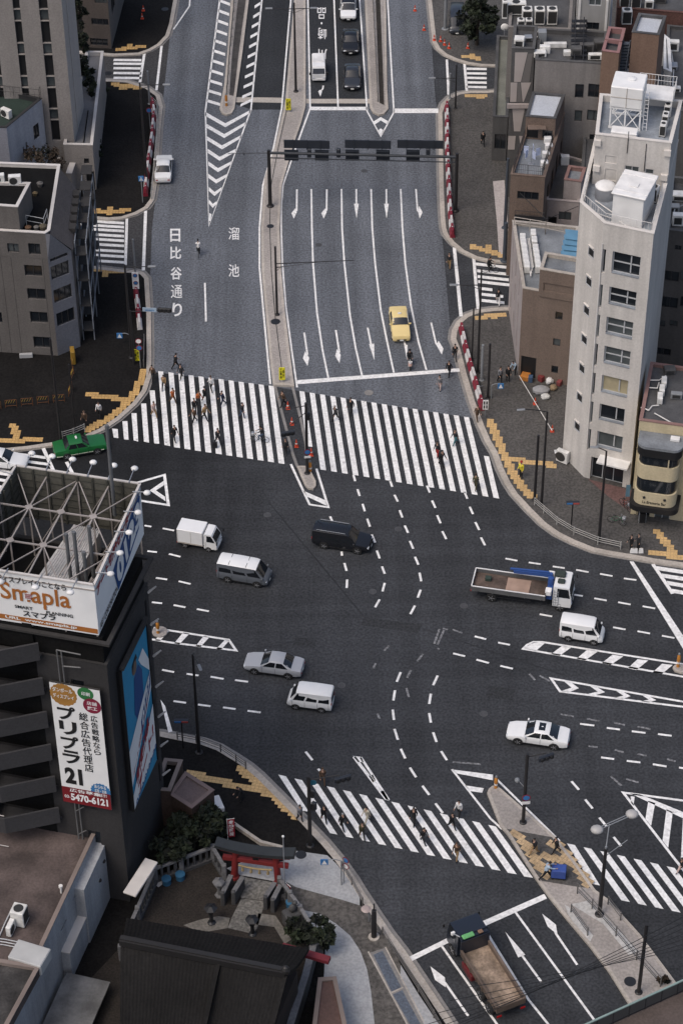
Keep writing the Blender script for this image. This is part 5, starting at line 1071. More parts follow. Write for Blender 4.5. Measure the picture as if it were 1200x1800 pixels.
def bt(s_, x0, y0, x1, y1, mat, bold=.02, d=.03, col=False):
    m = M(); bl, br, tl = bp(x0, y0, d), bp(x1, y0, d), bp(x0, y1, d)
    (vtext if col else text)(m, s_, bl, br, tl, 0, bold); m.build('lettering', mat, t, T1, recalc=False)
bt('ダンボール', .05, .935, .45, .97, mSW, .02); bt('ディスプレイ', .05, .885, .47, .92, mSW, .02); bt('印刷', .63, .94, .8, .97, mSW, .02); bt('店舗', .72, .87, .92, .9, mSW, .01); bt('施工', .72, .83, .92, .86, mSW, .03)
bt('プリプラ', .10, .34, .46, .83, mBk, .035, col=True); bt('21', .10, .17, .46, .31, mBk, .05); bt('総合広告代理店', .53, .30, .71, .80, mBk, .012, col=True); bt('広告戦略なら', .76, .46, .90, .79, mBk, .012, col=True)
for k, s_ in enumerate(('あらゆる', '広告・企画', '承ります!!')): bt(s_, .69, .17 - .035 * k, .93, .20 - .035 * k, mSW, .02)
bt('広告募集', .16, .10, .82, .13, mSW, .02); bt('03-', .04, .04, .16, .066, mSW, .02); bt('5470-6121', .17, .025, .94, .088, mSW, .04)
# poster on the right face
t = thing('wall_poster', 'tall cyan poster with a suited figure shape and slanted red lettering on the side wall', 'poster', b.W(1, 4, 12)); T2 = t.location
PU0, PV1 = b.uz(1, 204, 1181); PU1, PV0 = b.uz(1, 269, 1329); v_a = b.uz(1, 230, 1424)[1]; PV0 = (PV0 + v_a) / 2; PV1 = (PV1 + b.uz(1, 248, 1090)[1]) / 2; PU0 = max(.35, PU0); PU1 = min(L1 - .9, PU1)
def pp(u, v, d=0): return b.W(1, PU0 + (PU1 - PU0) * u, PV0 + (PV1 - PV0) * v, .3 + d)
m = M(); pts = [pp(0, 0), pp(1, 0), pp(1, 1), pp(0, 1)]; bk_ = [pp(x, y, -.28) for x, y in ((0, 0), (1, 0), (1, 1), (0, 1))]; m.poly(pts)
for k in range(4): m.poly([pts[k], bk_[k], bk_[(k + 1) % 4], pts[(k + 1) % 4]], 1)
m.build('board', [mTeal, mBlackP], t, T2)
m = M(); [m.beam(p_, q__, .14, .2) for p_, q__ in ((pp(0, 0), pp(0, 1)), (pp(0, 1), pp(1, 1)), (pp(1, 1), pp(1, 0)))]; m.build('frame', mBlackP, t, T2)
m = M(); m.beam(pp(0, 1.02, .1), pp(1, 1.02, .1), .3, .2); m.build('top_rail', mSoot, t, T2)
def ps(pts, mat, name, d): m = M(); m.poly([pp(x, y, d) for x, y in pts]); m.build(name, mat, t, T2, recalc=False)
ps([(.42, .80), (.60, .84), (.72, .76), (.70, .52), (.50, .46), (.34, .58)], mNavy, 'figure_jacket', .02)
ps([(.46 + .09 * math.cos(k * .5236), .865 + .045 * math.sin(k * .5236)) for k in range(12)], pm('sign_skin', (.16, .11, .085), .7), 'figure_head', .025)
ps([(.38, .9), (.55, .93), (.58, .89), (.46, .9), (.40, .85)], mBk, 'figure_hair', .03)
ps([(.62, .86), (.80, .88), (.98, .74), (.98, .66), (.70, .80)], mSW, 'white_corner', .022)
ps([(.02, .42), (.98, .66), (.98, .54), (.02, .16)], mSW, 'white_band', .035)
ps([(.52, .46), (.96, .66), (.96, .57), (.52, .36)], mNavy, 'navy_band', .045)
ps([(.30, .22), (.52, .30), (.60, .12), (.34, .02)], pm('sign_pale_blue', (.16, .24, .30), .7), 'figure_trousers', .02)
ps([(.02, .10), (.98, .42), (.98, .12), (.02, -.0)], mSW, 'white_base', .05)
def ptx(s_, a, c, dv, mat, bold=.03, d=.06): m = M(); text(m, s_, pp(*a, d), pp(*c, d), pp(a[0], a[1] + dv, d), 0, bold); m.build('lettering', mat, t, T2, recalc=False)
ptx('0123', (.56, .40), (.92, .59), .07, mSW, .04); ptx('アート引越センター', (.10, .21), (.88, .52), .035, mRed, .03); ptx('引越は', (.18, .10), (.80, .33), .10, mRed, .05); ptx('アート!', (.22, .02), (.92, .22), .09, mRed, .05); ptx('0120-0123-33', (.1, -.0), (.98, .10), .035, mNavy, .03)
# ---------------------------------------------------------------- low white-walled building, bottom left
hL = 6.3
mWL = pm('rendered_wall_white_grey', (.34, .35, .365), .85, .06, .5, .08, 6, streak=.18)
mRoofL = pm('roof_brown_asphalt', (.098, .075, .068), .9, .15, .5, .15, 6, dirt=.5, dsc=.35)
f_ = [G(x, y, hL) for x, y in ((-180, 1985), (-25, 1908), (77, 1666), (175, 1456), (-120, 1402))]
b = Bld('flat_roof_house', 'low building with a wide brown flat roof and a long white side wall', f_, hL, mWL, mRoofL, .3, pm('coping_brown_pink', (.20, .16, .14), .85, .1, .8, dirt=.2), world=True)
for x0, y0, x1, y1 in ((87, 1702, 102, 1712), (96, 1755, 110, 1762)): b.winpx(1, x0, y0, x1, y1, mull=0, depth=.2)
b.winpx(2, 108, 1640, 117, 1615, mull=0); b.winpx(2, 128, 1582, 136, 1568, mull=0)
b.finish(); wl = b
d2 = (b.f[3] - b.f[2]).normalized(); o2_ = V(d2.y, -d2.x, 0); L2 = (b.f[3] - b.f[2]).length; rz2 = math.atan2(d2.y, d2.x)
m = M(); m.box(b.W(2, L2 - 2.6, 2.9, .35), (5.2, .7, 5.8), rz2); b.part('wall_projection', m, mWL)
m = M(); m.box(b.W(2, 4.6, 1.4, .3), (4.2, .6, 2.8), rz2); b.part('wall_projection', m, mWL); m = M(); m.box(b.W(2, 4.6, 2.85, .3), (4.3, .68, .1), rz2); b.part('ledge', m, mCopL)
m = M(); [m.lathe([(.14, 0), (.16, .12)], b.W(2, L2 - 1.5 - k, 4.6 - .9 * k, .72), 'Z', 8) for k in range(2)]; b.part('vent_cap', m, mSoot)
m = M(); p = G(133, 1770, 1.2); m.box(p, (3.2, 5.0, .18), rz2 - R(90)); b.part('porch_roof', m, pm('porch_grey', (.15, .15, .15), .85, .15, .6, .1, 5, dirt=.3, dsc=.6)); m = M(); m.box(p - V(0, 0, .7), (2.6, 4.4, 1.2), rz2 - R(90)); b.part('porch_wall', m, mSoot)
fan_box(G(36, 1622, hL), rz2, 'brown cased condenser blowing upwards on the wide brown roof', (.95, .95, 1.4)); ac_unit(G(20, 1640, hL), rz2, 'slim pale box beside the brown cased condenser', d=(.9, .35, .9))
tag(M().bbox(G(54, 1692, hL) + V(0, 0, .5), (2.4, 1.6, 1.0), .06, rz2 - R(95)).build('roof_box', pm('roof_box_pale', (.42, .42, .41), .7, .08, .8, dirt=.2)), 'pale rectangular box at the edge of the wide brown roof', 'box')
m = M(); [m.path([G(x, y + 5 * k, hL + .15) for x, y in ((-40, 1645), (10, 1652), (78, 1666))], .04) for k in range(3)]; m.path([G(-20, 1690, hL + .1), G(8, 1625, hL + .1), G(20, 1600, hL + .1)], .05)
tag(m.build('roof_pipe', mFrameL), 'parallel pale pipes across the wide brown roof', 'pipe'); tag(M().lathe([(.08, 0), (.08, .6), (.14, .6), (.14, .75)], G(108, 1570, hL)).build('vent_pipe', mPipe), 'short vent pipe with a white cap on the brown roof', 'pipe')
lb = Bld('lower_roof', 'darker mottled lower roof behind a parapet at the bottom left', [(-160, 1985), (-30, 1900), (72, 1712), (-120, 1680)], hL + .5, mRoofL, pm('roof_mottled', (.045, .042, .04), .9, .3, .5, .2, 6, dirt=.6, dsc=.5), .25, pm('coping_brown_pink', (.20, .16, .14)), z0=hL, zpx=hL, parent=wl); lb.finish()
# ---------------------------------------------------------------- brown kiosk by the pavement
b = Bld('brown_kiosk', 'small reddish brown building with a plain flat roof by the guide tiles', [(298, 1398), (337, 1423), (376, 1391), (326, 1359)], 3.4, pm('brick_dark', (.055, .035, .027), .85, .1, .8, .2, 6), pm('roof_pinkish', (.135, .10, .095), .85, .08, .6, .1, 6, dirt=.2), .08, pm('coping_pinkish', (.17, .125, .115), .8)); b.winpx(1, 340, 1440, 352, 1450, mull=0); b.finish()
b = Bld('kiosk_annex', 'dark annex with a sunk roof behind the brown kiosk', [(270, 1395), (300, 1397), (321, 1343), (290, 1340)], 3.6, pm('brick_dark', (.055, .035, .027)), mBlkR, .35, pm('coping_brown_pink', (.20, .16, .14))); b.finish()
m = M(); m.bbox(G(381, 1418, .5), (.8, 1.4, .9), .05, R(20)); t = tag(m.build('planter_box', mWhiteP), 'white rimmed planter box by the brown kiosk', 'planter')
# ================================================================ SHRINE, FOOTBRIDGE, TREES
mStone = pm('stone_grey', (.15, .15, .155), .85, .12, 1, .15, 5, dirt=.25)
mStoneD = pm('stone_dark', (.07, .07, .072), .85, .15, 1, .15, 5, dirt=.25)
mVer = pm('vermilion', (.18, .018, .018), .7, .1, 1.5, dirt=.15)
mRoofT = pm('roof_tile_charcoal', (.0125, .0118, .0115), .8, .15, .8, .25, 6, dirt=.4, spec=.12)
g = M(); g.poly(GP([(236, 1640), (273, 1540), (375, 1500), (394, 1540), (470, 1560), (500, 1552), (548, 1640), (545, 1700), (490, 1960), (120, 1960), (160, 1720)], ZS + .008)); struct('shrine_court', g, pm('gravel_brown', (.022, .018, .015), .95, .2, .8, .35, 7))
g = M(); g.poly(GP([(424, 1580), (466, 1585), (452, 1632), (444, 1642), (400, 1632), (408, 1612)], ZS + .014)); g.poly(GP([(415, 1540), (484, 1552), (466, 1584), (424, 1579)], ZS + .018)); struct('stone_path', g, pm('stone_path_grey', (.13, .125, .115), .85, .2, 2.5, .3, 5, dirt=.2))
g = M(); g.poly(GP([(398, 1527), (435, 1512), (500, 1515), (502, 1550), (484, 1550), (418, 1538)], ZS + .02)); struct('stone_path', g, pm('granite_pale', (.36, .355, .345), .8, .08, 1, .12, 5))
g = M(); g.poly(GP([(322, 1627), (352, 1617), (384, 1611), (404, 1614), (400, 1632), (355, 1640)], ZS + .014)); g.poly(GP([(454, 1606), (484, 1610), (512, 1652), (500, 1660), (482, 1630), (450, 1626)], ZS + .014)); struct('stone_path', g, pm('stone_slab', (.14, .13, .115), .85, .15, 1, .2, 5))
def stone_fence(label, pts, h=1.3, step=.45):
    t = thing('stone_fence', label, 'fence', G(*pts[0])); P = [G(x, y) for x, y in pts]; m = M()
    for a, c in zip(P, P[1:]):
        n = max(1, int((c - a).length / step))
        for i in range(n + 1): m.box(a.lerp(c, i / n) + V(0, 0, ZS + h / 2), (.16, .16, h), math.atan2((c - a).y, (c - a).x))
    m.build('fence_posts', mStoneD, t, t.location); m = M(); m.strip(P, -.13, .13, ZS + h, ZS + h + .16); m.build('top_rail', mStone, t, t.location); m = M(); m.strip(P, -.2, .2, 0, ZS + .3); m.build('base', mStoneD, t, t.location)
    m = M(); [m.bbox(p + V(0, 0, ZS + h / 2 + .15), (.34, .34, h + .3), .04) for p in P]; m.build('corner_post', mStone, t, t.location)
stone_fence('grey stone fence along the left and back of the shrine court', [(214, 1690), (244, 1622), (274, 1552), (320, 1535), (375, 1514), (395, 1548)])
stone_fence('grey stone fence from the red gate down to the pine', [(492, 1570), (510, 1595), (528, 1620), (543, 1645)])
# short parapets flanking the gate
for i_, (pl, lab) in enumerate((([(391, 1572), (410, 1570), (427, 1543), (406, 1540)], 'pair of stone parapets left of the red gate'), ([(466, 1579), (479, 1584), (493, 1557), (483, 1553)], 'pair of stone parapets right of the red gate'))):
    hh = 1.3; A, B, C_, D_ = [G(x, y, hh).xy.to_3d() for x, y in pl]; t = thing('gate_parapet', lab, 'parapet', A); m = M()
    m.strip([A, D_], -.13, .13, 0, hh); m.strip([B, C_], -.13, .13, 0, hh); m.build('wall', mStoneD, t, t.location); m = M(); m.strip([A, D_], -.17, .17, hh, hh + .12); m.strip([B, C_], -.17, .17, hh, hh + .12); m.build('coping', mStone, t, t.location)
    for p in (A, B): m = M(); m.bbox(p + V(0, 0, .75), (.3, .3, 1.5), .05); m.build('post', mStoneD, t, t.location)
# torii gate
pl, pr = G(412, 1545), G(490, 1556); ax = (pr - pl).normalized(); W_ = (pr - pl).length; rt = math.atan2(ax.y, ax.x)
t = thing('torii_gate', 'red torii gate with a dark curved top beam at the shrine entrance', 'gate', (pl + pr) / 2, rt)
hz = zat(pl, 1500)
for s_ in (-1, 1): m = M(); m.tube((s_ * W_ / 2, 0, 0), (s_ * (W_ / 2 - .18), 0, hz + .2), .27, .22, 14); m.lathe([(.36, 0), (.36, .35), (.3, .4)], (s_ * W_ / 2, 0, 0)); m.build('pillar', mVer, t, smooth=50)
def curved(m, half, z, wd, ht, lift, n=10, mi=0):
    xs = [-half + 2 * half * k / n for k in range(n + 1)]; zz = lambda x: z + lift * (abs(x) / half) ** 2.2
    for a, c in zip(xs, xs[1:]): m.beam((a, 0, zz(a)), (c, 0, zz(c)), wd, ht, mi)
m = M(); m.box((0, 0, hz - .55), (W_ + 1.5, .3, .34)); m.build('tie_beam', mVer, t); m = M(); curved(m, W_ / 2 + .9, hz + .28, .45, .3, .25); m.build('lintel', mVer, t)
m = M(); curved(m, W_ / 2 + 1.25, hz + .56, .85, .3, .35); m.build('top_beam', pm('copper_black', (.025, .028, .030), .55, .15, 2), t); m = M(); m.box((0, 0, hz - .1), (.4, .12, .7)); m.build('tablet', mBlackP, t)
m = M(); P_ = [V(-W_ / 2 + .4 + (W_ - .8) * k / 8, -.25, hz - .95 - .12 * math.sin(math.pi * k / 8)) for k in range(9)]; m.path(P_, .07); m.build('straw_rope', pm('straw', (.30, .23, .12), .9), t)
for k in (1, 3, 5, 7): m = M(); m.tube(P_[k], P_[k] - V(0, 0, .45), .06, .12, 6); m.build('tassel', pm('straw', (.30, .23, .12)), t)
# banners, lanterns, flag pole
def banner(x, y, lab, h=3.0, s_='奉納稲荷', rz=0.0):
    p = G(x, y); t = thing('banner', lab, 'banner', p, rz); m = M(); m.tube((0, 0, 0), (0, 0, h), .03); m.tube((0, 0, h - .05), (.55, 0, h - .05), .02); m.build('pole', mWhiteP, t)
    m = M(); m.box((.28, 0, h / 2 + .25), (.5, .02, h - .7)); c = m.build('cloth', pm('banner_red', (.28, .015, .03), .8, .1), t); m = M(); vtext(m, s_, (.10, -.014, .7), (.46, -.014, .7), (.10, -.014, h - .2), 0, .03); m.build('lettering', mSW, c, recalc=False)
banner(401, 1482, 'red banner on a pole behind the left end of the torii', 2.6, rz=R(10)); banner(503, 1577, 'short red banner right of the torii', 1.6, '奉納', R(-50)); banner(311, 1532, 'thin red banner by the back stone fence', 1.9, '奉納', R(80)); banner(505, 1745, 'thin red banner beside the hall gable', 2.0, '奉納', R(80))
t = thing('flag_pole', 'tall steel flag pole with a ball finial beside the torii', 'flag pole', G(501, 1580)); m = M(); m.tube((0, 0, 0), (0, 0, 6.6), .05, .04); m.build('pole', mSteelG, t); m = M(); m.ball((0, 0, 6.65), .1); m.build('finial', mWhiteP, t); m = M(); m.box((0, 0, .25), (.6, .6, .5)); m.build('base', mStone, t)
for x, y, lab in ((293, 1553, 'round blue lid by the back fence, left of its twin'), (317, 1545, 'round blue lid by the back fence, right of its twin'), (511, 1594, 'round blue lid beside the flag pole base')): m = M(); m.lathe([(.33, 0), (.34, .45), (.36, .45), (.36, .52), (.1, .56)], G(x, y, ZS)); tag(m.build('blue_tub', pm('plastic_blue', (.03, .11, .20), .5, .1), smooth=40), lab, 'tub')
t = thing('statue', 'dark seated guardian statue on a block beside the right fence', 'statue', G(515, 1625), R(30)); m = M(); m.bbox((0, 0, .7), (1.3, 1.0, 1.4), .08); m.build('pedestal', mStoneD, t); m = M(); m.ball((0, 0, 1.75), (.32, .25, .4)); m.ball((.2, 0, 2.2), (.2, .18, .2)); m.tube((.2, .1, 1.4), (.25, .1, 1.9), .08); m.build('figure', mStoneD, t, smooth=60)
t = thing('stone_lantern', 'stone lantern left of the gate parapets', 'lantern', G(386, 1577)); m = M(); m.lathe([(.35, 0), (.35, .25), (.16, .3), (.15, 1.1), (.3, 1.2), (.3, 1.25)], n=6); m.build('shaft', mStone, t); m = M(); m.lathe([(.22, 1.25), (.22, 1.6)], n=6); m.build('fire_box', mStoneD, t); m = M(); m.lathe([(.48, 1.6), (.44, 1.68), (.12, 1.9), (.08, 2.05)], n=6); m.build('cap', mStone, t)
for x, y, lab in ((372, 1625, 'dark bronze lantern on the left paved wing'), (444, 1645, 'dark bronze lantern at the foot of the stone path')):
    t = thing('bronze_lantern', lab, 'lantern', G(x, y)); m = M(); m.lathe([(.4, 0), (.3, .2), (.14, .3), (.14, 1.3)], n=8); m.build('shaft', mSteelD, t); m = M(); m.lathe([(.28, 1.3), (.32, 1.7), (.5, 1.75), (.15, 2.0), (.06, 2.15)], n=6); m.build('cap', mSteelD, t)
# main hall with tiled roof
t = thing('shrine_hall', 'shrine hall with a large charcoal tiled roof at the bottom', 'shrine', G(330, 1790)); TS = t.location
R0, R1 = G(212, 1657, 8.0), G(502, 1714, 8.0); E0, E1 = G(222, 1614, 5.4), G(540, 1668, 5.4); nd = (R0 - E0); nd.z = 0; N0, N1 = R0 + (R0 - E0) * 1.9, R1 + (R1 - E1) * 1.75; N0.z = N1.z = 4.2
def slope(name, A, B, C_, D_, sag, n=8, rib=.26):
    """curved roof plane from ridge A-B down to eave D-C, with tile ribs"""
    m = M(); L = (B - A).length; k = int(L / rib); f = lambda u, v: A.lerp(B, u).lerp(D_.lerp(C_, u), v) - V(0, 0, sag * math.sin(math.pi * v) * (1 - .25 * abs(2 * u - 1)))
    vs = []; fs = []
    for i in range(2 * k + 1):
        for j in range(n + 1): vs.append(f(i / (2 * k), j / n) + V(0, 0, .028 * (i % 2)))
    for i in range(2 * k):
        for j in range(n): q_ = i * (n + 1) + j; fs.append((q_, q_ + 1, q_ + n + 2, q_ + n + 1))
    m.add(vs, fs); m.build(name, mRoofT, t, TS)
slope('roof', R0, R1, E1, E0, .35); slope('roof', R0, R1, N1, N0, .6)
m = M(); m.beam(R0 + V(0, 0, .2), R1 + V(0, 0, .2), .55, .5); m.beam(R0 + V(0, 0, .48), R1 + V(0, 0, .48), .3, .16); m.ball(R1 + V(0, 0, .45), (.3, .3, .4)); m.build('ridge', pm('ridge_tile', (.018, .017, .017), .5, .12, 1), t, TS)
m = M(); rr = R0.lerp(R1, .60); m.beam(rr + V(0, 0, .05), R0.lerp(R1, .55).lerp(N0.lerp(N1, .55), .98) - V(0, 0, .1), .3, .3); m.build('hip_ridge', mRoofT, t, TS)
m = M(); [m.beam(R1.lerp(E1, k / 5) - V(0, 0, .34 * math.sin(math.pi * k / 5)), R1.lerp(E1, (k + 1) / 5) - V(0, 0, .34 * math.sin(math.pi * (k + 1) / 5)), .28, .28) for k in range(5)]; [m.beam(R1.lerp(N1, k / 5) - V(0, 0, .45 * math.sin(math.pi * k / 5)), R1.lerp(N1, (k + 1) / 5) - V(0, 0, .45 * math.sin(math.pi * (k + 1) / 5)), .28, .28) for k in range(5)]; m.build('verge', mRoofT, t, TS)
m = M(); ca = [R0.lerp(E0, .8), R1.lerp(E1, .8), R1.lerp(N1, .8), R0.lerp(N0, .8)]; cc = sum(ca, V(0, 0, 0)) / 4; m.prism([p.lerp(cc, .06) for p in ca][::-1], 0, 4.3); m.build('wall', pm('timber_dark', (.03, .022, .018), .8, .2, 1), t, TS)
m = M(); a = E0.lerp(E1, .86); m.beam(a + V(0, .5, -.9), a + V(3.2, -.7, -.9), .5, .3); m.build('red_canopy', pm('canopy_red', (.13, .015, .022), .7), t, TS)
# low wall, step and brown roofed shed right of the hall
t = thing('boundary_wall', 'pale topped boundary wall running down right of the shrine hall', 'wall', G(550, 1720)); m = M(); m.strip([G(566, 1684), G(552, 1690), G(538, 1745), G(512, 1830), G(490, 1900)], -.18, .18, 0, 1.9); m.build('wall', mStoneD, t, t.location); m = M(); m.strip([G(566, 1684), G(552, 1690), G(538, 1745), G(512, 1830), G(490, 1900)], -.24, .24, 1.9, 2.02); m.build('coping', mStone, t, t.location)
b = Bld('brown_shed', 'low shed with a reddish brown roof at the bottom edge', [(540, 1885), (625, 1880), (590, 1720), (560, 1722)], 2.4, pm('brick_dark', (.055, .035, .027)), pm('roof_red_brown', (.105, .062, .052), .85, .1, .8, .12, 6, dirt=.2), .08, pm('coping_brown_pink', (.20, .16, .14))); b.finish()
tag(M().lathe([(.45, 0), (.45, .05)], G(279, 1552, ZS), n=4).bbox(G(247, 1543, 3.4), (1.0, 3.4, .18), .04, R(-24)).build('shelter_roof', mCopL), 'small pale flat shelter roof between the advert building and the shrine', 'roof')
# ---------------------------------------------------------------- footbridge crossing the corner
hF = 5.5
A_, B_ = G(900, 1878, hF), G(1290, 1700, hF); e_ = (B_ - A_).normalized(); o_ = V(e_.y, -e_.x, 0)
t = thing('footbridge', 'brown footbridge with a glazed green topped railing across the lower right corner', 'footbridge', A_); TF = t.location
m = M(); m.prism([A_, A_ + o_ * 4.5, B_ + o_ * 4.5, B_], hF - .9, hF); m.build('deck', pm('bridge_brown', (.085, .066, .058), .8, .1, .8, .15, 6, dirt=.2), t, TF)
m = M(); m.beam(A_ + V(0, 0, 1.25) + o_ * .1, B_ + V(0, 0, 1.25) + o_ * .1, .12, .1); m.build('handrail', pm('rail_green_grey', (.20, .27, .25), .5, .1), t, TF)
m = M(); L_ = (B_ - A_).length
for k in range(int(L_ / 1.25)): p = A_ + e_ * (1.25 * k) + o_ * .1; m.box(p + V(0, 0, .6), (.07, .07, 1.2))
m.beam(A_ + V(0, 0, .12) + o_ * .1, B_ + V(0, 0, .12) + o_ * .1, .07, .09); m.build('posts', mSteelD, t, TF)
m = M(); m.prism([A_ + o_ * .09, A_ + o_ * .12, B_ + o_ * .12, B_ + o_ * .09], hF + .18, hF + 1.18); m.build('infill_panel', pm('panel_smoked', (.05, .053, .055), .3, .1), t, TF)
m = M(); m.beam(A_ + V(0, 0, -.45) - o_ * .12, B_ + V(0, 0, -.45) - o_ * .12, .22, .5); m.build('edge_beam', pm('bridge_edge', (.06, .058, .056), .7, .1), t, TF)
# ---------------------------------------------------------------- trees and planting
mLeafs = [pm('leaf_dark', (.011, .016, .008), .8, .25, 3), pm('leaf_mid', (.020, .028, .013), .8, .25, 3), pm('leaf_deep', (.006, .008, .005), .85, .25, 3)]
mTwig = pm('leaf_brown', (.045, .032, .022), .85, .2, 3); mBark = pm('bark', (.05, .04, .032), .9, .2, 2)
def tree(name, label, p, h, crown, n, leaf=.28, cat='tree', mats=None, seed=1, trunk=True, gap=.35):
    r = random.Random(seed); t = thing(name, label, cat, p)
    cx, cy, cz = crown; c = M(); cl = []
    for k in range(max(6, n // 60)):
        while True:
            q_ = V(r.uniform(-1, 1), r.uniform(-1, 1), r.uniform(-1, 1))
            if q_.length < 1: break
        cl.append((V(q_.x * cx, q_.y * cy, h - cz + q_.z * cz), r.uniform(.18, .38) * min(cx, cy, cz * 1.3), r.choice((0, 0, 1, 1, 2))))
    for k in range(n):
        ctr, rad, mi = cl[k % len(cl)]; d = V(r.gauss(0, 1), r.gauss(0, 1), r.gauss(0, .8)); d = d.normalized() * rad * (r.random() ** .4)
        q_ = ctr + d; a = V(r.gauss(0, 1), r.gauss(0, 1), r.gauss(0, .7)).normalized(); b_ = a.orthogonal().normalized(); b_.rotate(Matrix.Rotation(r.uniform(0, 6.3), 3, a)); s_ = leaf * r.uniform(.6, 1.3)
        c.add([q_ - a * s_, q_ + b_ * s_ * .5, q_ + a * s_, q_ - b_ * s_ * .5], [(0, 1, 2, 3)], mi if r.random() < .8 else r.randrange(3))
    c.build('crown', mats or mLeafs, t, recalc=False)
    if trunk:
        m = M(); m.tube((0, 0, -.1), (0, 0, h - cz), .16 + h * .012, .09, 8)
        for ctr, rad, mi in cl[:10]: m.tube((0, 0, max(.3, h - 1.7 * cz)), ctr, .06, .025, 5)
        m.build('trunk', mBark, t)
    return t
tree('dense_tree', 'dark evergreen tree filling the corner behind the brown kiosk', G(340, 1492), 3.5, (2.3, 2.2, 1.4), 2400, .26, seed=2)
tree('dense_tree', 'second dark evergreen close to the advert building side wall', G(306, 1512), 3.4, (1.5, 2.0, 1.4), 1500, .26, seed=3)
tree('low_shrub', 'olive shrub mass by the pavement wall near the torii', G(388, 1468), 2.2, (1.3, 1.5, 1.0), 900, .2, 'shrub', seed=4)
tree('pine_tree', 'spiky pine at the corner of the shrine fence', G(550, 1676), 3.3, (1.25, 1.25, 1.1), 1300, .26, seed=5)
tree('pine_tree', 'smaller dark pine beside the statue', G(526, 1660), 2.4, (1.0, .9, .9), 600, .24, seed=6)
tree('street_tree', 'broad dark green tree by the parked van at the top right', G(838, 80), 6.0, (1.9, 3.0, 2.4), 2600, .28, seed=7)
for k, (x, y, h_) in enumerate(((142, 40, 7), (148, 90, 6.5), (152, 132, 6.0), (157, 165, 5))): tree('narrow_tree', ('topmost', 'second', 'third', 'lowest')[k] + ' narrow dark tree in the slot beside the office tower', G(x, y, 5.0) - V(0, 0, 0), h_ - 3.0, (.8, 1.7, 1.8), 900, .26, seed=10 + k)
for k, (x, y) in enumerate(((182, 165), (179, 190), (176, 215), (172, 262), (170, 285))): tree('low_shrub', ('first', 'second', 'third', 'fourth', 'fifth')[k] + ' shrub down the strip between podium and pavement', G(x, y, ZS), 1.3, (.6, .9, .6), 380, .17, 'shrub', seed=20 + k, trunk=False)
tree('bare_shrub', 'brownish climbing shrub between the white house and the tiled building', G(80, 330, 3.0), 4.5, (1.9, 1.8, 1.4), 1300, .2, 'shrub', [mTwig, mTwig, mLeafs[2]], 30)
tree('planter_shrub', 'small spiky shrub at the foot of the footbridge', G(1163, 1725, .2), .9, (.5, .5, .45), 260, .16, 'shrub', [mTwig, mLeafs[2], mTwig], 31, trunk=False)
m = M(); m.strip([G(372, 1430), G(404, 1450), G(458, 1487), G(497, 1497)], -.12, .12, ZS, ZS + .35); tag(m.build('low_wall', mKerb), 'thin pale garden wall between the pavement and the shrine trees', 'wall')
# ================================================================ VEHICLES
def paint(name, rgb, rough=.28): return pm('paint_' + name, rgb, rough, .03, 1.5, spec=.5)
mCarG = pm('car_glass', (.010, .012, .015), .06, .1, 1, spec=.7); mTyre = pm('tyre', (.016, .016, .016), .85, .1); mRim = pm('rim_alloy', (.35, .35, .36), .35, .05, metal=.6)
mTrim = pm('trim_black', (.014, .014, .015), .5, .05); mHead = pm('headlamp_clear', (.55, .57, .6), .12, .05); mTail = pm('tail_lamp_red', (.30, .01, .012), .25, .05); mPlate = pm('number_plate', (.62, .62, .60), .5, .05); mPlateG = pm('number_plate_green', (.03, .16, .07), .5); mCab = pm('cabin_interior', (.02, .02, .02), .9)
ST = {
 'sedan': ([(-1, .78, .38, .70, 0, 0), (-.975, .92, .28, .84, 0, 0), (-.82, .98, .22, .93, 0, 0), (-.66, 1, .2, .95, 0, 0), (-.36, 1, .2, .95, .72, 1), (-.12, 1, .2, .95, .75, 1.01), (.10, 1, .2, .95, .73, 1), (.42, 1, .2, .92, 0, 0), (.78, .97, .22, .80, 0, 0), (.94, .90, .25, .69, 0, 0), (1, .74, .36, .58, 0, 0)], 3, 6),
 'taxi': ([(-1, .84, .34, .74, 0, 0), (-.985, .94, .28, .88, 0, 0), (-.80, .98, .22, .93, 0, 0), (-.60, 1, .2, .95, 0, 0), (-.42, 1, .2, .95, .78, 1), (-.12, 1, .2, .95, .80, 1.01), (.08, 1, .2, .95, .78, 1), (.34, 1, .2, .93, 0, 0), (.80, .98, .22, .86, 0, 0), (.97, .94, .25, .78, 0, 0), (1, .86, .34, .62, 0, 0)], 3, 6),
 'van': ([(-1, .88, .34, .98, .74, .90), (-.985, .96, .26, 1.0, .82, .96), (-.93, 1, .22, 1.0, .86, 1), (-.2, 1, .22, 1.0, .88, 1.01), (.44, 1, .22, 1.0, .86, 1), (.56, 1, .22, 1.0, .82, .97), (.86, .98, .25, .96, 0, 0), (.96, .93, .28, .80, 0, 0), (1, .84, .36, .58, 0, 0)], 0, 5),
 'suv': ([(-1, .86, .42, .95, .70, .90), (-.98, .95, .32, 1.02, .78, .97), (-.90, 1, .28, 1.04, .80, 1), (-.2, 1, .26, 1.04, .82, 1.01), (.20, 1, .26, 1.03, .79, 1), (.28, 1, .26, 1.03, .76, .97), (.52, 1, .27, 1.0, 0, 0), (.82, .97, .3, .94, 0, 0), (.96, .91, .34, .80, 0, 0), (1, .80, .42, .62, 0, 0)], 0, 5)}
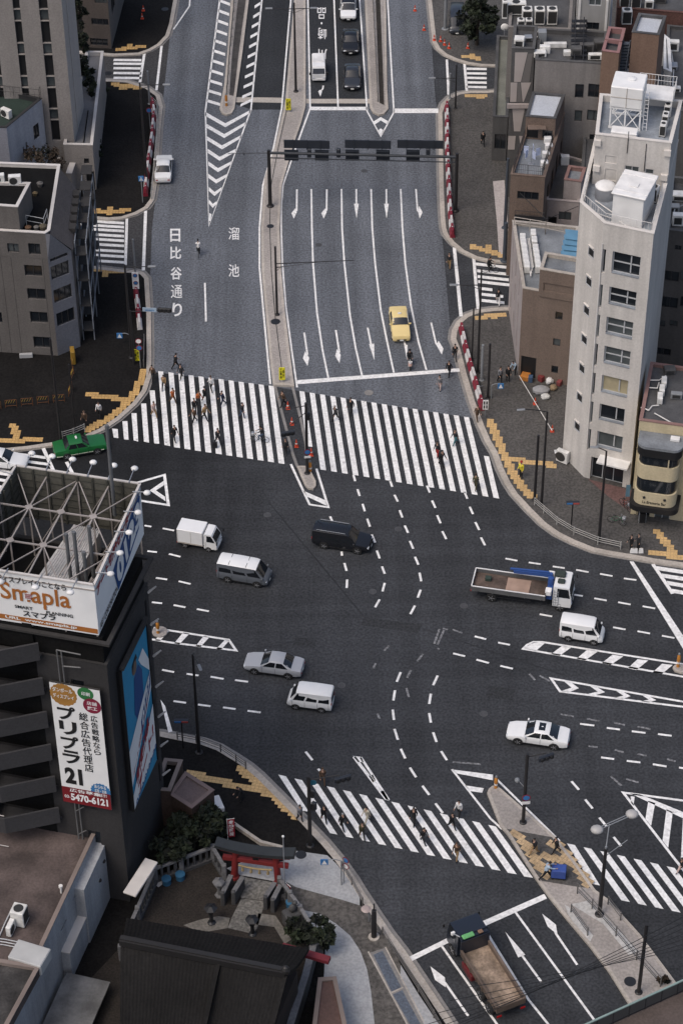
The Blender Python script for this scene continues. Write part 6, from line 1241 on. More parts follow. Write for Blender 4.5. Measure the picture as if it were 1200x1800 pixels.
def wheelset(t, L, W, xs, r=.31, tw=.2, dual=False, rim=None):
    for x in xs:
        for s_ in (-1, 1):
            y = s_ * (W / 2 - tw / 2 + .02); m = M(); m.lathe([(r * .72, -tw / 2), (r * .96, -tw / 2), (r, -tw / 2 + .03), (r, tw / 2 - .03), (r * .96, tw / 2), (r * .72, tw / 2)], (x, y, r), 'Y', 18); w_ = m.build('wheel', mTyre, t, smooth=40)
            m = M(); m.lathe([(r * .70, -.012), (r * .72, .012), (r * .2, .02)], (x, y + s_ * (tw / 2 - .03), r), 'Y', 14)
            for k in range(5): a = k * 1.2566; m.beam((x, y + s_ * (tw / 2), r), (x + r * .68 * math.cos(a), y + s_ * (tw / 2), r + r * .68 * math.sin(a)), .05, .04)
            m.build('rim', rim or mRim, w_)
def car(name, label, kind, L, W, H, at, dr, body, cat='car', roofmat=None, group=None, nwin=2, plate=None, extra=None, wx=(-.56, .60), wr=.31, roof_split=(), glassy=True):
    c = G(*at); d = G(at[0] + dr[0], at[1] + dr[1]) - G(at[0] - dr[0], at[1] - dr[1]); rz = math.atan2(d.y, d.x)
    t = thing(name, label, cat, (c.x, c.y, .02), rz, group)
    st, ir, iw = ST[kind]; S = []
    for fx, fw, zl, zb, fr, fh in st:
        x, w2 = fx * L / 2, fw * W / 2; k = H / 1.45 if kind in ('sedan', 'taxi') else H / 1.9; zb_ = zb * (k if kind in ('sedan', 'taxi') else max(.9, k))
        if fr: wr_, zr = fr * W / 2, fh * H
        half = [(w2 * .84, zl), (w2 * .97, zl + .10), (w2, (zl + zb_) / 2), (w2 * .985, zb_ - .10), (w2 * .94, zb_)]
        half += [(wr_ * 1.02, zr - .07), (wr_ * .86, zr - .005), (0, zr + .02)] if fr else [(w2 * .80, zb_ + .022), (w2 * .45, zb_ + .035), (0, zb_ + .04)]
        S.append((x, half))
    m = M(); n = 8; ring = []
    for x, hf in S: ring.append([V(x, y, z) for y, z in hf] + [V(x, -y, z) for y, z in hf[-2::-1]])
    k = len(ring[0]); vs = [p for r_ in ring for p in r_]
    fs = []; mi = []
    roofset = lambda i, j: roofmat is not None and st[i][4] and st[i + 1][4] and 5 <= j <= 8
    for i in range(len(ring) - 1):
        for j in range(k):
            fs.append((i * k + j, i * k + (j + 1) % k, (i + 1) * k + (j + 1) % k, (i + 1) * k + j)); mi.append(1 if roofset(i, j) else 0)
    fs += [tuple(range(k)), tuple(range((len(ring) - 1) * k, len(ring) * k))]; mi += [0, 0]
    m.add(vs, fs); m.m = mi; m.build('body', [body] + ([roofmat] if roofmat else []), t, smooth=38)
    def gl(name, pts, off=.012, mat=mCarG):
        nn = (pts[1] - pts[0]).cross(pts[3] - pts[0]).normalized(); cc = sum(pts, V(0, 0, 0)) / 4
        if nn.dot(cc - V(cc.x * .6, 0, .5)) < 0: nn = -nn
        g = M(); a = [p + nn * off for p in pts]; b = [p - nn * .03 for p in pts]; g.add(a + b, [(0, 1, 2, 3), (7, 6, 5, 4), (0, 4, 5, 1), (1, 5, 6, 2), (2, 6, 7, 3), (3, 7, 4, 0)]); return g.build(name, mat, t)
    def cross(ia, ib, la, lb, name):
        RA, RB = ring[ia], ring[ib]; rows = []
        for tt in (la, .5, lb): rows.append([RA[j].lerp(RB[j], tt) for j in (5, 6, 7, 8, 9)])
        up_ = (rows[2][2] - rows[0][2]).cross(V(0, 1, 0)).normalized(); up_ = up_ if up_.z > 0 else -up_
        g = M(); vs_ = [p + up_ * .014 for r_ in rows for p in r_]; g.add(vs_, [(5 * i_ + j_, 5 * i_ + j_ + 1, 5 * i_ + j_ + 6, 5 * i_ + j_ + 5) for i_ in range(2) for j_ in range(4)]); g.build(name, mCarG, t, smooth=40)
    cross(iw + 1, iw, .06, .94, 'windscreen')
    if st[ir][4]:     # upright tail
        x0, h0 = S[0]; x1, h1 = S[1]; A = [V(x0, s_ * h0[4][0] * .86, h0[4][1] + .05) for s_ in (1, -1)]; B = [V(x0 + .01, s_ * h0[5][0] * .9, h0[5][1] - .03) for s_ in (1, -1)]
        gl('rear_window', [A[0], A[1], B[1], B[0]], .02)
    else: cross(ir, ir + 1, .06, .94, 'rear_window')
    # side windows between the glass bases
    lo = ir if not st[ir][4] else 1; x0, x1 = S[lo][0], S[iw + 1][0]; r0, r1 = S[ir + 1 if not st[ir][4] else 2][0], S[iw][0]
    hb0 = S[iw]; zb = hb0[1][4][1]; yb = hb0[1][4][0]; yt, zt = hb0[1][5]
    bx = [x0 + .16 * (0 if st[ir][4] else 1) + .08, x1 - .18]; tx = [r0 + .05 if not st[ir][4] else r0 + .0, r1 - .03]
    for s_ in (1, -1):
        for q_ in range(nwin):
            g0, g1 = q_ / nwin + .025, (q_ + 1) / nwin - .025
            pb = [V(bx[0] + (bx[1] - bx[0]) * g, s_ * (yb + .0), zb + .05) for g in (g0, g1)]; pt = [V(tx[0] + (tx[1] - tx[0]) * g, s_ * (yt + .01), zt - .02) for g in (g1, g0)]
            gl('side_window', [pb[0], pb[1], pt[0], pt[1]], .016)
        mm = M(); xm = x1 - .1; mm.bbox((xm, s_ * (yb + .10), zb + .10), (.12, .2, .13), .03); mm.build('mirror', body, t)
        mm = M(); xf, hf = S[-2]; mm.bbox((L / 2 - .12, s_ * hf[2][0] * .78, (hf[1][1] + hf[4][1]) / 2 + .08), (.16, .34, .16), .04); mm.build('headlight', mHead, t)
        xr, hr = S[0]; mm = M(); mm.bbox((-L / 2 + .05, s_ * hr[2][0] * .86, hr[4][1] - (.10 if not st[ir][4] else .02)), (.14, .22, .16 if not st[ir][4] else .3), .03); mm.build('tail_light', mTail, t)
        mm = M(); zl = .3
        for g in [x for x in range(nwin + 1)]:
            xx = bx[0] + (bx[1] - bx[0]) * g / nwin if g else bx[0] + .1
            mm.box((xx, s_ * (W / 2 + .001), (zl + zb) / 2), (.018, .012, zb - zl - .14))
        mm.box((0, s_ * (W / 2 - .015), .30), (L * .62, .05, .1)); mm.build('door_seams', mTrim, t)
        for x in (wx[0] * L / 2, wx[1] * L / 2): mm = M(); mm.lathe([(wr + .06, -.02), (wr + .06, .008)], (x, s_ * (W / 2 - .005), wr), 'Y', 20); mm.build('wheel_arch', mTrim, t)
    wheelset(t, L, W + .04, (wx[0] * L / 2, wx[1] * L / 2), wr)
    m = M(); m.box((L / 2 - .01, 0, .42), (.06, W * .5, .14)); m.build('grille', mTrim, t); m = M(); m.box((-L / 2 + .0, 0, .5), (.05, .34, .17)); m.build('number_plate', plate or mPlate, t); m = M(); m.box((L / 2 + .015, 0, .40), (.03, .33, .16)); m.build('number_plate', plate or mPlate, t)
    for xs in roof_split: m = M(); m.box((xs * L / 2, 0, H + .012), (.04, W * .84, .02)); m.build('roof_seam', mTrim, t)
    if extra: extra(t, L, W, H)
    return t
pWhite = paint('white', (.72, .72, .71)); pBlack = paint('black', (.012, .013, .016), .15); pSilver = paint('silver', (.36, .37, .39), .3); pGreyVan = paint('steel_grey', (.10, .11, .125), .3); pYellow = paint('taxi_yellow', (.70, .55, .25)); pGreen = paint('taxi_green', (.012, .115, .03)); pDarkGrey = paint('dark_grey', (.03, .034, .042), .2)
def taxi_x(t, L, W, H):
    m = M(); m.bbox((-.25, 0, H + .1), (.18, .34, .16), .04); m.build('roof_sign', mWhiteP, t); m = M(); m.box((-L * .02, 0, .42), (L * .9, W + .012, .05)); 
    m.build('side_stripe', pm('stripe_pale', (.5, .5, .42), .5), t)
def sunroof(t, L, W, H): m = M(); m.box((-.28, 0, H + .024), (.5, .8, .015)); m.build('sunroof', mCarG, t)
def roofrails(t, L, W, H):
    for s_ in (-1, 1): m = M(); m.tube((-L * .42, s_ * W * .36, H + .05), (L * .08, s_ * W * .36, H + .05), .025); m.build('roof_rail', mSteelG, t)
car('yellow_taxi', 'yellow taxi waiting behind a scooter before the crosswalk', 'taxi', 4.6, 1.72, 1.5, (702, 578), (4, 30), pYellow, 'taxi', extra=taxi_x)
car('green_taxi', 'green taxi at the kerb on the left above the billboards', 'taxi', 4.6, 1.72, 1.5, (141, 793), (45, -8), pGreen, 'taxi', extra=taxi_x, plate=mPlateG)
car('white_sedan', 'white sedan driving away along the left kerb of the avenue', 'sedan', 4.6, 1.74, 1.42, (288, 303), (1.5, -25), pWhite)
car('white_sedan', 'white sedan with a dark glass sunroof on the right of the junction', 'sedan', 4.75, 1.8, 1.42, (945, 1300), (-30, -4.5), pWhite, extra=sunroof, wr=.33)
car('silver_sedan', 'silver sedan heading left past the striped refuge', 'sedan', 4.65, 1.75, 1.44, (482, 1177), (-29, -4), pSilver)
car('white_sedan', 'white car cut off by the left edge beside the green taxi', 'sedan', 4.5, 1.72, 1.44, (4, 817), (30, 3), pWhite)
car('delivery_van', 'grey van with a white roof heading right, below the white box truck', 'van', 4.3, 1.66, 1.88, (430, 1017), (23, 4), pGreyVan, 'van', roofmat=pWhite, nwin=3, roof_split=(-.52, .16))
car('small_van', 'small white van heading left below the silver sedan', 'van', 3.5, 1.5, 1.85, (546, 1239), (-27, -3.5), pWhite, 'van', nwin=3, wr=.27)
car('small_van', 'small white van heading right beside the crane truck', 'van', 3.5, 1.5, 1.87, (1022, 1120), (25, 4), pWhite, 'van', nwin=3, wr=.27)
car('black_minivan', 'long black minivan turning across the dashed guide lines', 'suv', 4.9, 1.85, 1.74, (602, 957), (31, 5), pBlack, 'minivan', nwin=3, extra=roofrails, wr=.35, roof_split=(-.5, -.2, .1))
car('white_suv', 'white car with a black roof at the top edge, first of three queued cars', 'suv', 4.3, 1.8, 1.65, (612, 22), (0, 25), pWhite, roofmat=pBlack, wr=.34)
car('black_sedan', 'black car queued right behind the white car with a black roof', 'sedan', 4.5, 1.76, 1.45, (616, 80), (0, 25), pBlack)
car('black_sedan', 'dark grey car nearest the stop line in the queue of three', 'sedan', 4.5, 1.74, 1.47, (619, 142), (0, 25), pDarkGrey)
car('parked_car', 'dark van parked behind the traffic cones at the top right', 'van', 4.4, 1.7, 1.9, (803, 46), (0, 25), pDarkGrey, 'van', nwin=3)
# ---- trucks
def truck_base(name, label, at, dr, cat='truck'):
    c = G(*at); d = G(at[0] + dr[0], at[1] + dr[1]) - G(at[0] - dr[0], at[1] - dr[1]); return thing(name, label, cat, (c.x, c.y, .02), math.atan2(d.y, d.x))
def cab(t, x0, x1, W, z0, H, mat, rake=.35, hood=.0):
    """forward control cab: side profile extruded with tumblehome, glass set into it"""
    prof = [(x0, z0), (x1 - .05, z0), (x1, z0 + .25), (x1 - .02, z0 + (H - z0) * .48), (x1 - rake, H - .05), (x1 - rake - .15, H), (x0 + .04, H), (x0, H - .06)]
    m = M(); vs = [V(x, s_ * W / 2 * (1 if z < z0 + (H - z0) * .5 else .93), z) for s_ in (1, -1) for x, z in prof]; k = len(prof)
    m.add(vs, [tuple(range(k)), tuple(range(2 * k - 1, k - 1, -1))] + [(i, (i + 1) % k, k + (i + 1) % k, k + i) for i in range(k)]); m.build('cab', mat, t, smooth=25)
    zb = z0 + (H - z0) * .50; g = M(); a, b = V(x1 - .02 - rake * .04, 0, zb), V(x1 - rake + .0, 0, H - .10); nn = V(b.z - a.z, 0, a.x - b.x).normalized() * .02
    p = [a + V(0, W * .45, 0), a - V(0, W * .45, 0), b - V(0, W * .42, 0), b + V(0, W * .42, 0)]; g.add([q_ + nn for q_ in p] + [q_ - nn for q_ in p], [(0, 1, 2, 3), (7, 6, 5, 4), (0, 4, 5, 1), (1, 5, 6, 2), (2, 6, 7, 3), (3, 7, 4, 0)]); g.build('windscreen', mCarG, t)
    for s_ in (1, -1):
        g = M(); y0, y1 = s_ * (W / 2 * .985 + .012), s_ * (W / 2 * .93 + .012); xa, xb = x0 + (x1 - x0) * .22, x1 - .12
        g.add([V(xa, y0, zb), V(xb, y0, zb), V(xb - rake * .8, y1, H - .14), V(xa, y1, H - .14)], [(0, 1, 2, 3)]); g.build('side_window', mCarG, t)
        m = M(); m.bbox((x1 - .0, s_ * W * .39, z0 + .32), (.1, .3, .17), .03); m.build('headlight', mHead, t)
        m = M(); m.tube((x1 - .15, s_ * (W / 2), H - .4), (x1 + .12, s_ * (W / 2 + .18), H - .45), .02); m.bbox((x1 + .12, s_ * (W / 2 + .2), H - .6), (.08, .17, .32), .03); m.build('mirror', mTrim, t)
        m = M(); m.box((xa - .1, s_ * (W / 2 + .002), (z0 + zb) / 2), (.02, .01, zb - z0 - .1)); m.build('door_seams', mTrim, t)
    m = M(); m.box((x1 + .01, 0, z0 + .1), (.08, W * .92, .2)); m.build('bumper', mTrim if H > 2.2 else mat, t); m = M(); m.box((x1 + .06, 0, z0 + .1), (.03, .34, .16)); m.build('number_plate', mPlate, t)
# small box truck
t = truck_base('box_truck', 'small white box truck heading right on the left side of the junction', (351, 957), (19, 3.3))
cab(t, .62, 1.70, 1.46, .32, 1.82, pWhite, .42); m = M(); m.bbox((-.58, 0, 1.22), (2.25, 1.5, 1.5), .04); m.build('cargo_box', pWhite, t); m = M(); [m.box((-.58, s_ * .753, .56), (2.2, .02, .12)) for s_ in (1, -1)]; [m.box((x, s_ * .753, 1.2), (.03, .015, 1.3)) for x in (-1.65, .5, -.5) for s_ in (1, -1)]; m.build('box_trim', mKerb, t)
m = M(); m.box((-.2, 0, .38), (2.9, 1.2, .16)); m.build('chassis', mTrim, t); wheelset(t, 3.4, 1.46, (-1.05, 1.0), .26, .16)
for s_ in (1, -1): m = M(); m.box((-1.72, s_ * .6, .5), (.05, .2, .12)); m.build('tail_light', mTail, t)
t = truck_base('small_truck', 'small white pickup truck with a white covered bed, facing the junction from the underpass', (560, 131), (.5, 25))
cab(t, .42, 1.66, 1.46, .32, 1.78, pWhite, .45); m = M(); m.bbox((-.68, 0, 1.16), (1.95, 1.42, 1.2), .12); m.build('covered_bed', mWhiteP, t); m = M(); m.box((-.2, 0, .40), (2.9, 1.2, .18)); m.build('chassis', mTrim, t); wheelset(t, 3.4, 1.46, (-1.05, 1.0), .26, .16)
# crane truck
t = truck_base('crane_truck', 'white flatbed truck with a folded blue crane behind the cab', (918, 1050), (46, 6.5))
cab(t, 2.55, 4.05, 2.2, .55, 2.55, pWhite, .22)
m = M(); m.box((-1.05, 0, 1.02), (6.0, 2.2, .12)); m.build('bed_floor', pm('bed_wood_brown', (.10, .072, .058), .9, .15, 1.5, .15, 5, dirt=.35, dsc=.8), t)
mBedS = pm('bed_side_grey', (.12, .12, .12), .6, .1, 1, dirt=.2)
for s_ in (1, -1): m = M(); m.box((-1.05, s_ * 1.1, 1.22), (6.0, .06, .48)); m.box((-1.05, s_ * 1.1, 1.48), (6.0, .09, .05), 0, 1); [m.box((-3.6 + 1.3 * k, s_ * 1.14, 1.2), (.07, .05, .5)) for k in range(5)]; m.build('side_gate', [mBedS, mWhiteP], t)
m = M(); m.box((-4.05, 0, 1.22), (.06, 2.2, .48)); m.box((-4.05, 0, 1.48), (.09, 2.2, .05), 0, 1); m.build('tail_gate', [mBedS, mWhiteP], t); m = M(); m.box((1.95, 0, 1.4), (.06, 2.2, .8)); m.build('head_board', mSoot, t)
m = M(); m.box((-.4, .1, 1.11), (1.9, 1.5, .06)); m.build('plywood_sheet', pm('plywood', (.34, .235, .18), .9, .15, 1.2), t); m = M(); m.bbox((-2.9, .3, 1.25), (.5, .4, .35), .05); m.build('tool_box', pm('tool_green', (.03, .05, .04), .8), t)
mBl = pm('crane_blue', (.03, .075, .24), .45, .06)
m = M(); m.bbox((2.2, 0, 1.3), (.5, 1.5, 1.0), .05); m.lathe([(.26, 1.8), (.24, 2.5)], (2.2, .1, 0)); m.build('crane_base', mBl, t); m = M(); m.beam((2.3, .35, 2.55), (-.9, .75, 2.05), .28, .3); m.beam((2.0, .38, 2.75), (-1.2, .79, 2.2), .16, .14); m.build('crane_arm', mBl, t)
m = M(); m.bbox((2.15, .8, 2.15), (.5, .5, .5), .05); m.bbox((2.15, -.8, 1.75), (.5, .55, .5), .05); m.build('control_box', mWhiteP, t); m = M(); m.bbox((2.9, .45, 2.7), (.9, .7, .3), .1); m.bbox((3.1, -.35, 2.66), (.6, .5, .24), .08); m.build('roof_load', pm('load_dark_green', (.03, .04, .035), .9), t)
m = M(); [m.tube((2.62, -1.13, .7 + .28 * k), (3.0, -1.13, .7 + .28 * k), .02) for k in range(6)]; [m.tube((x, -1.13, .6), (x, -1.13, 2.3), .02) for x in (2.62, 3.0)]; m.build('cab_ladder', mSteelG, t)
m = M(); m.box((-.2, 0, .72), (7.6, .9, .3)); [m.box((-1.0, s_ * 1.0, .55), (3.6, .05, .07)) for s_ in (1, -1)]; [m.box((-1.0, s_ * 1.0, .75), (3.6, .05, .07)) for s_ in (1, -1)]; m.build('chassis', mSteelD, t); wheelset(t, 8, 2.15, (-2.4, 3.15), .42, .28)
for s_ in (1, -1): m = M(); m.box((-4.1, s_ * .85, .85), (.06, .3, .14)); m.build('tail_light', mTail, t)
# dump truck
t = truck_base('dump_truck', 'dark blue dump truck with an empty rusty bed at the lower stop line', (853, 1722), (-28, -45))
pNavy = paint('navy_black', (.016, .020, .030), .3); cab(t, 2.2, 3.75, 2.3, .6, 2.7, pNavy, .2); m = M(); m.box((2.15, 0, 2.2), (.12, 2.3, 1.1)); m.build('cab_guard', pNavy, t)
mRust = pm('bed_rust', (.30, .225, .165), .85, .2, 1.2, .2, 5, dirt=.5, dsc=.7); m = M(); m.box((-.95, 0, 1.2), (5.3, 2.0, .1)); m.build('bed_floor', mRust, t)
for s_ in (1, -1):
    m = M(); m.box((-.95, s_ * 1.05, 1.42), (5.4, .1, .5)); m.box((-.95, s_ * 1.06, 1.70), (5.4, .16, .07)); [m.box((-3.4 + .9 * k, s_ * 1.13, 1.4), (.1, .06, .55)) for k in range(6)]; m.build('bed_side', pm('bed_side_rusty', (.15, .11, .085), .85, .2, 1.2, dirt=.4), t)
m = M(); m.box((-3.66, 0, 1.42), (.1, 2.2, .55)); m.build('tail_gate', pm('bed_side_rusty', (.15, .11, .085)), t); m = M(); m.box((1.75, 0, 1.9), (.1, 2.2, 1.5)); m.box((1.95, 0, 2.62), (.6, 2.1, .06)); m.build('head_board', pNavy, t)
m = M(); m.bbox((1.95, .45, 2.75), (.4, .9, .16), .06); m.build('rolled_sheet', pm('sheet_green', (.12, .34, .13), .8), t); m = M(); m.bbox((1.95, -.5, 2.72), (.3, .35, .12), .04); m.build('tool_bag', pm('bag_brown', (.2, .12, .08), .8), t)
m = M(); m.box((0, 0, .8), (7.0, .9, .35)); m.build('chassis', mSteelD, t); m = M(); m.bbox((.6, 1.02, .75), (1.5, .4, .6), .06); m.build('side_tank', pm('tank_dark_red', (.10, .012, .014), .5), t); m = M(); m.bbox((.6, -1.02, .75), (1.2, .4, .5), .06); m.build('battery_box', mSteelD, t)
wheelset(t, 7, 2.3, (-2.6, -1.35, 2.9), .48, .3)
for s_ in (1, -1): m = M(); m.box((-3.75, s_ * .9, .8), (.06, .35, .16)); m.build('tail_light', mTail, t)
m = M(); m.tube((2.1, 1.0, 2.7), (2.3, 1.45, 3.1), .03); m.bbox((2.3, 1.45, 3.1), (.2, .3, .3), .05); m.build('corner_mirror', mWhiteP, t)
# ================================================================ PEOPLE
mSkin = pm('skin', (.36, .22, .155), .6, .05)
HAIR = {'black': pm('hair_black', (.010, .009, .009), .6, .1), 'brown': pm('hair_brown', (.05, .028, .016), .6, .1), 'grey': pm('hair_grey', (.25, .25, .25), .7, .1)}
CL = {'black': (.010, .010, .012), 'charcoal': (.028, .028, .031), 'navy': (.012, .018, .04), 'brown': (.075, .045, .028), 'tan': (.26, .17, .085), 'orange': (.36, .10, .03), 'white': (.58, .57, .56), 'cream': (.42, .38, .30), 'grey': (.16, .16, .17), 'olive': (.06, .055, .03), 'teal': (.05, .14, .16), 'paleblue': (.30, .38, .46), 'denim': (.04, .06, .10), 'yellow': (.60, .50, .04), 'red': (.28, .02, .02), 'pink': (.48, .36, .33)}
def cloth(c): return pm('cloth_' + c, CL[c], .9, .12, 4)
mShoe = pm('shoe_dark', (.012, .011, .011), .6, .1)
def limb(root, *segs):
    """joint chain: each (length, angle from straight down, forward positive, in degrees, sideways)"""
    p = Vector(root); out = [p.copy()]
    for L, a, sx in segs: p = p + V(L * math.sin(R(a)), sx, -L * math.cos(R(a))); out.append(p.copy())
    return out
def figure(pose):
    lean = pose.get('lean', 4); z0 = pose.get('hip', .92); J = []; E = []; TG = []
    def node(p, r, tag_): J.append((Vector(p), r, tag_)); return len(J) - 1
    sx = math.sin(R(lean)); up_ = lambda h: V(sx * h, 0, z0 + h * math.cos(R(lean)))
    pel = node(up_(0), (.135, .165), 2); wa = node(up_(.16), (.115, .15), 1); ch = node(up_(.38), (.125, .185), 1); sh = node(up_(.50), (.075, .13), 1); nk = node(up_(.57), (.055, .055), 0); hd = node(up_(.64) + V(.012, 0, 0), (.06, .06), 0)
    E += [(pel, wa), (wa, ch), (ch, sh), (sh, nk), (nk, hd)]
    feet = []; hands = []
    for s_, k in ((1, 'l'), (-1, 'r')):
        th, kn = pose['leg_' + k]
        L = limb(V(up_(0).x, s_ * .095, z0 - .03), (.42, th, s_ * .005), (.42, th - kn, 0)); a = node(L[0], (.105, .11), 2); b = node(L[0].lerp(L[1], .5), (.085, .088), 2); c = node(L[1], (.062, .064), 2); d = node(L[1].lerp(L[2], .4), (.06, .062), 2); e_ = node(L[2], (.042, .042), 2); f = node(L[2] + V(.13 * math.cos(R(max(-35, th - kn))), 0, -.05 + .13 * math.sin(R(max(-35, th - kn)))), (.036, .045), 3)
        E += [(pel, a), (a, b), (b, c), (c, d), (d, e_), (e_, f)]; feet.append(L[2])
        ar, el, out = pose['arm_' + k]
        A = limb(up_(.47) + V(0, s_ * .19, 0), (.28, ar, s_ * out), (.25, ar + el, -s_ * out * .3)); a = node(A[0], (.068, .068), 1); b = node(A[0].lerp(A[1], .5), (.055, .055), 1); c = node(A[1], (.045, .045), 1); d = node(A[2], (.03, .032), 1)
        E += [(sh, a), (a, b), (b, c), (c, d)]; hands.append((A[2], (A[2] - A[1]).normalized(), s_))
    me = bpy.data.meshes.new('skeleton'); me.from_pydata([j[0] for j in J], E, []); o = bpy.data.objects.new('skeleton', me); COL.objects.link(o)
    md = o.modifiers.new('skin', 'SKIN'); sv = me.skin_vertices[0].data
    for i, j in enumerate(J): k_ = 1.16 if j[2] in (1, 2) else 1.0; sv[i].radius = (j[1][0] * k_, j[1][1] * k_)
    sv[0].use_root = True; sb = o.modifiers.new('sub', 'SUBSURF'); sb.levels = 1
    bpy.context.view_layer.update(); ev = bpy.data.meshes.new_from_object(o.evaluated_get(bpy.context.evaluated_depsgraph_get()))
    m = M(); vs = [v.co.copy() for v in ev.vertices]; m.add(vs, [tuple(p.vertices) for p in ev.polygons])
    cut = pose.get('cut', None)
    for i, p in enumerate(ev.polygons):
        c = p.center; best = min(E, key=lambda e_: (c - (J[e_[0]][0] + (J[e_[1]][0] - J[e_[0]][0]) * max(0, min(1, (c - J[e_[0]][0]).dot(J[e_[1]][0] - J[e_[0]][0]) / max(1e-6, (J[e_[1]][0] - J[e_[0]][0]).length_squared))))).length)
        m.m[i] = J[best[1]][2] if J[best[1]][2] != 1 or c.z > z0 - .02 + 0 else 1
        if best[0] == pel and best[1] != wa: m.m[i] = 2
    bpy.data.objects.remove(o); bpy.data.meshes.remove(ev)
    # head with face, ears
    H = up_(.77) + V(.02, 0, 0); m.ball(H, (.095, .075, .125), 12); m.ball(H + V(.095, 0, -.015), (.022, .014, .026), 6); m.ball(H + V(.055, 0, -.085), (.04, .045, .035), 8)
    for s_ in (1, -1): m.ball(H + V(-.005, s_ * .078, -.01), (.022, .012, .032), 6); m.ball(H + V(.083, s_ * .032, .012), (.012, .016, .009), 6, 3)
    m.box(H + V(.088, 0, -.062), (.012, .045, .01), 0, 3)
    # hands: palm, four unequal curled fingers, thumb at the side
    for wp, dr, s_ in hands:
        pz = dr; px_ = V(0, s_, 0); fw = pz.cross(px_).normalized(); c = wp + pz * .055
        m.tube(wp - pz * .01, c + pz * .03, .026, .038, 8)
        for k, ln in enumerate((.062, .075, .07, .055)):
            q0 = c + pz * .025 + fw * (.030 - .02 * k); q1 = q0 + pz * ln * .55 - px_ * .006; q2 = q1 + pz * ln * .45 - px_ * .024
            m.tube(q0, q1, .0095, .0085, 5); m.tube(q1, q2, .0085, .007, 5)
        m.tube(wp + pz * .03 + fw * .025, wp + pz * .075 + fw * .058, .012, .009, 5)
    hair = M(); hair.ball(H + V(-.016, 0, .024), (.105, .088, .118), 12)
    hair.v = [V(p.x if p.z > H.z or p.x < H.x + .02 else H.x - .02, p.y, max(p.z, H.z - .06)) for p in hair.v]
    low = min(p.z for p in feet) - .09
    return m, hair, low, H
POSES = {
 'walk': dict(leg_l=(26, 6), leg_r=(-18, 18), arm_l=(-24, 14, .03), arm_r=(22, 22, .03), lean=5, hip=.90),
 'stride': dict(leg_l=(-16, 22), leg_r=(30, 8), arm_l=(26, 20, .03), arm_r=(-22, 12, .04), lean=7, hip=.89),
 'step': dict(leg_l=(12, 4), leg_r=(-10, 24), arm_l=(-12, 20, .03), arm_r=(16, 50, .03), lean=3, hip=.91),
 'stand': dict(leg_l=(2, 2), leg_r=(-2, 3), arm_l=(4, 14, .05), arm_r=(2, 60, .04), lean=1, hip=.92),
 'push': dict(leg_l=(34, 10), leg_r=(-30, 14), arm_l=(62, 14, .02), arm_r=(60, 16, .02), lean=20, hip=.86),
 'cycle': dict(leg_l=(62, 66), leg_r=(34, 52), arm_l=(46, 18, .04), arm_r=(46, 18, .04), lean=16, hip=1.0),
 'scoot': dict(leg_l=(72, 74), leg_r=(72, 74), arm_l=(46, 24, .05), arm_r=(46, 24, .05), lean=8, hip=.80),
 'bend': dict(leg_l=(16, 14), leg_r=(-8, 10), arm_l=(30, 20, .03), arm_r=(24, 30, .03), lean=32, hip=.86)}
FIG = {}
def person(at, dr, pose, top, bottom, label, hair='black', group=None, base=ZS * 0, scale=1.0, hat=None, pack=None, z=None):
    if pose not in FIG:
        m, h, low, H = figure(POSES[pose]); sh = V(0, 0, 0 if pose in ('cycle', 'scoot') else low)
        bo = m.build('body', [mSkin, cloth('black'), cloth('black'), mShoe], None, smooth=70); ho = h.build('hair', HAIR['black'], None, smooth=70)
        for o in (bo, ho): o.data.transform(Matrix.Translation(-sh)); COL.objects.unlink(o)
        FIG[pose] = (bo, ho, H - sh)
    bo, ho, H = FIG[pose]; c = G(at[0], at[1], base); d = G(at[0] + dr[0], at[1] + dr[1]) - G(at[0], at[1]); rz = math.atan2(d.y, d.x)
    t = thing('person', label, 'person', c if z is None else V(c.x, c.y, z), rz, group); t.scale = (scale,) * 3
    b = bo.copy(); COL.objects.link(b); b.parent = t
    for i, mt in ((1, cloth(top)), (2, cloth(bottom))): b.material_slots[i].link = 'OBJECT'; b.material_slots[i].material = mt
    h = ho.copy(); COL.objects.link(h); h.parent = t; h.material_slots[0].link = 'OBJECT'; h.material_slots[0].material = HAIR[hair]
    if hat: m = M(); m.lathe([(.13, -.01), (.115, .02), (.10, .09), (.05, .125), (.01, .13)], H + V(-.01, 0, .05), 'Z', 12); m.build('hat', cloth(hat), t, smooth=60)
    if pack: m = M(); m.bbox(V(-.02 + H.x - .22, 0, H.z - .48), (.18, .30, .42), .06); m.build('backpack', cloth(pack), t)
    return t
PP = ZS
g1 = 'people on the north crosswalk'; g2 = 'people on the south crosswalk'
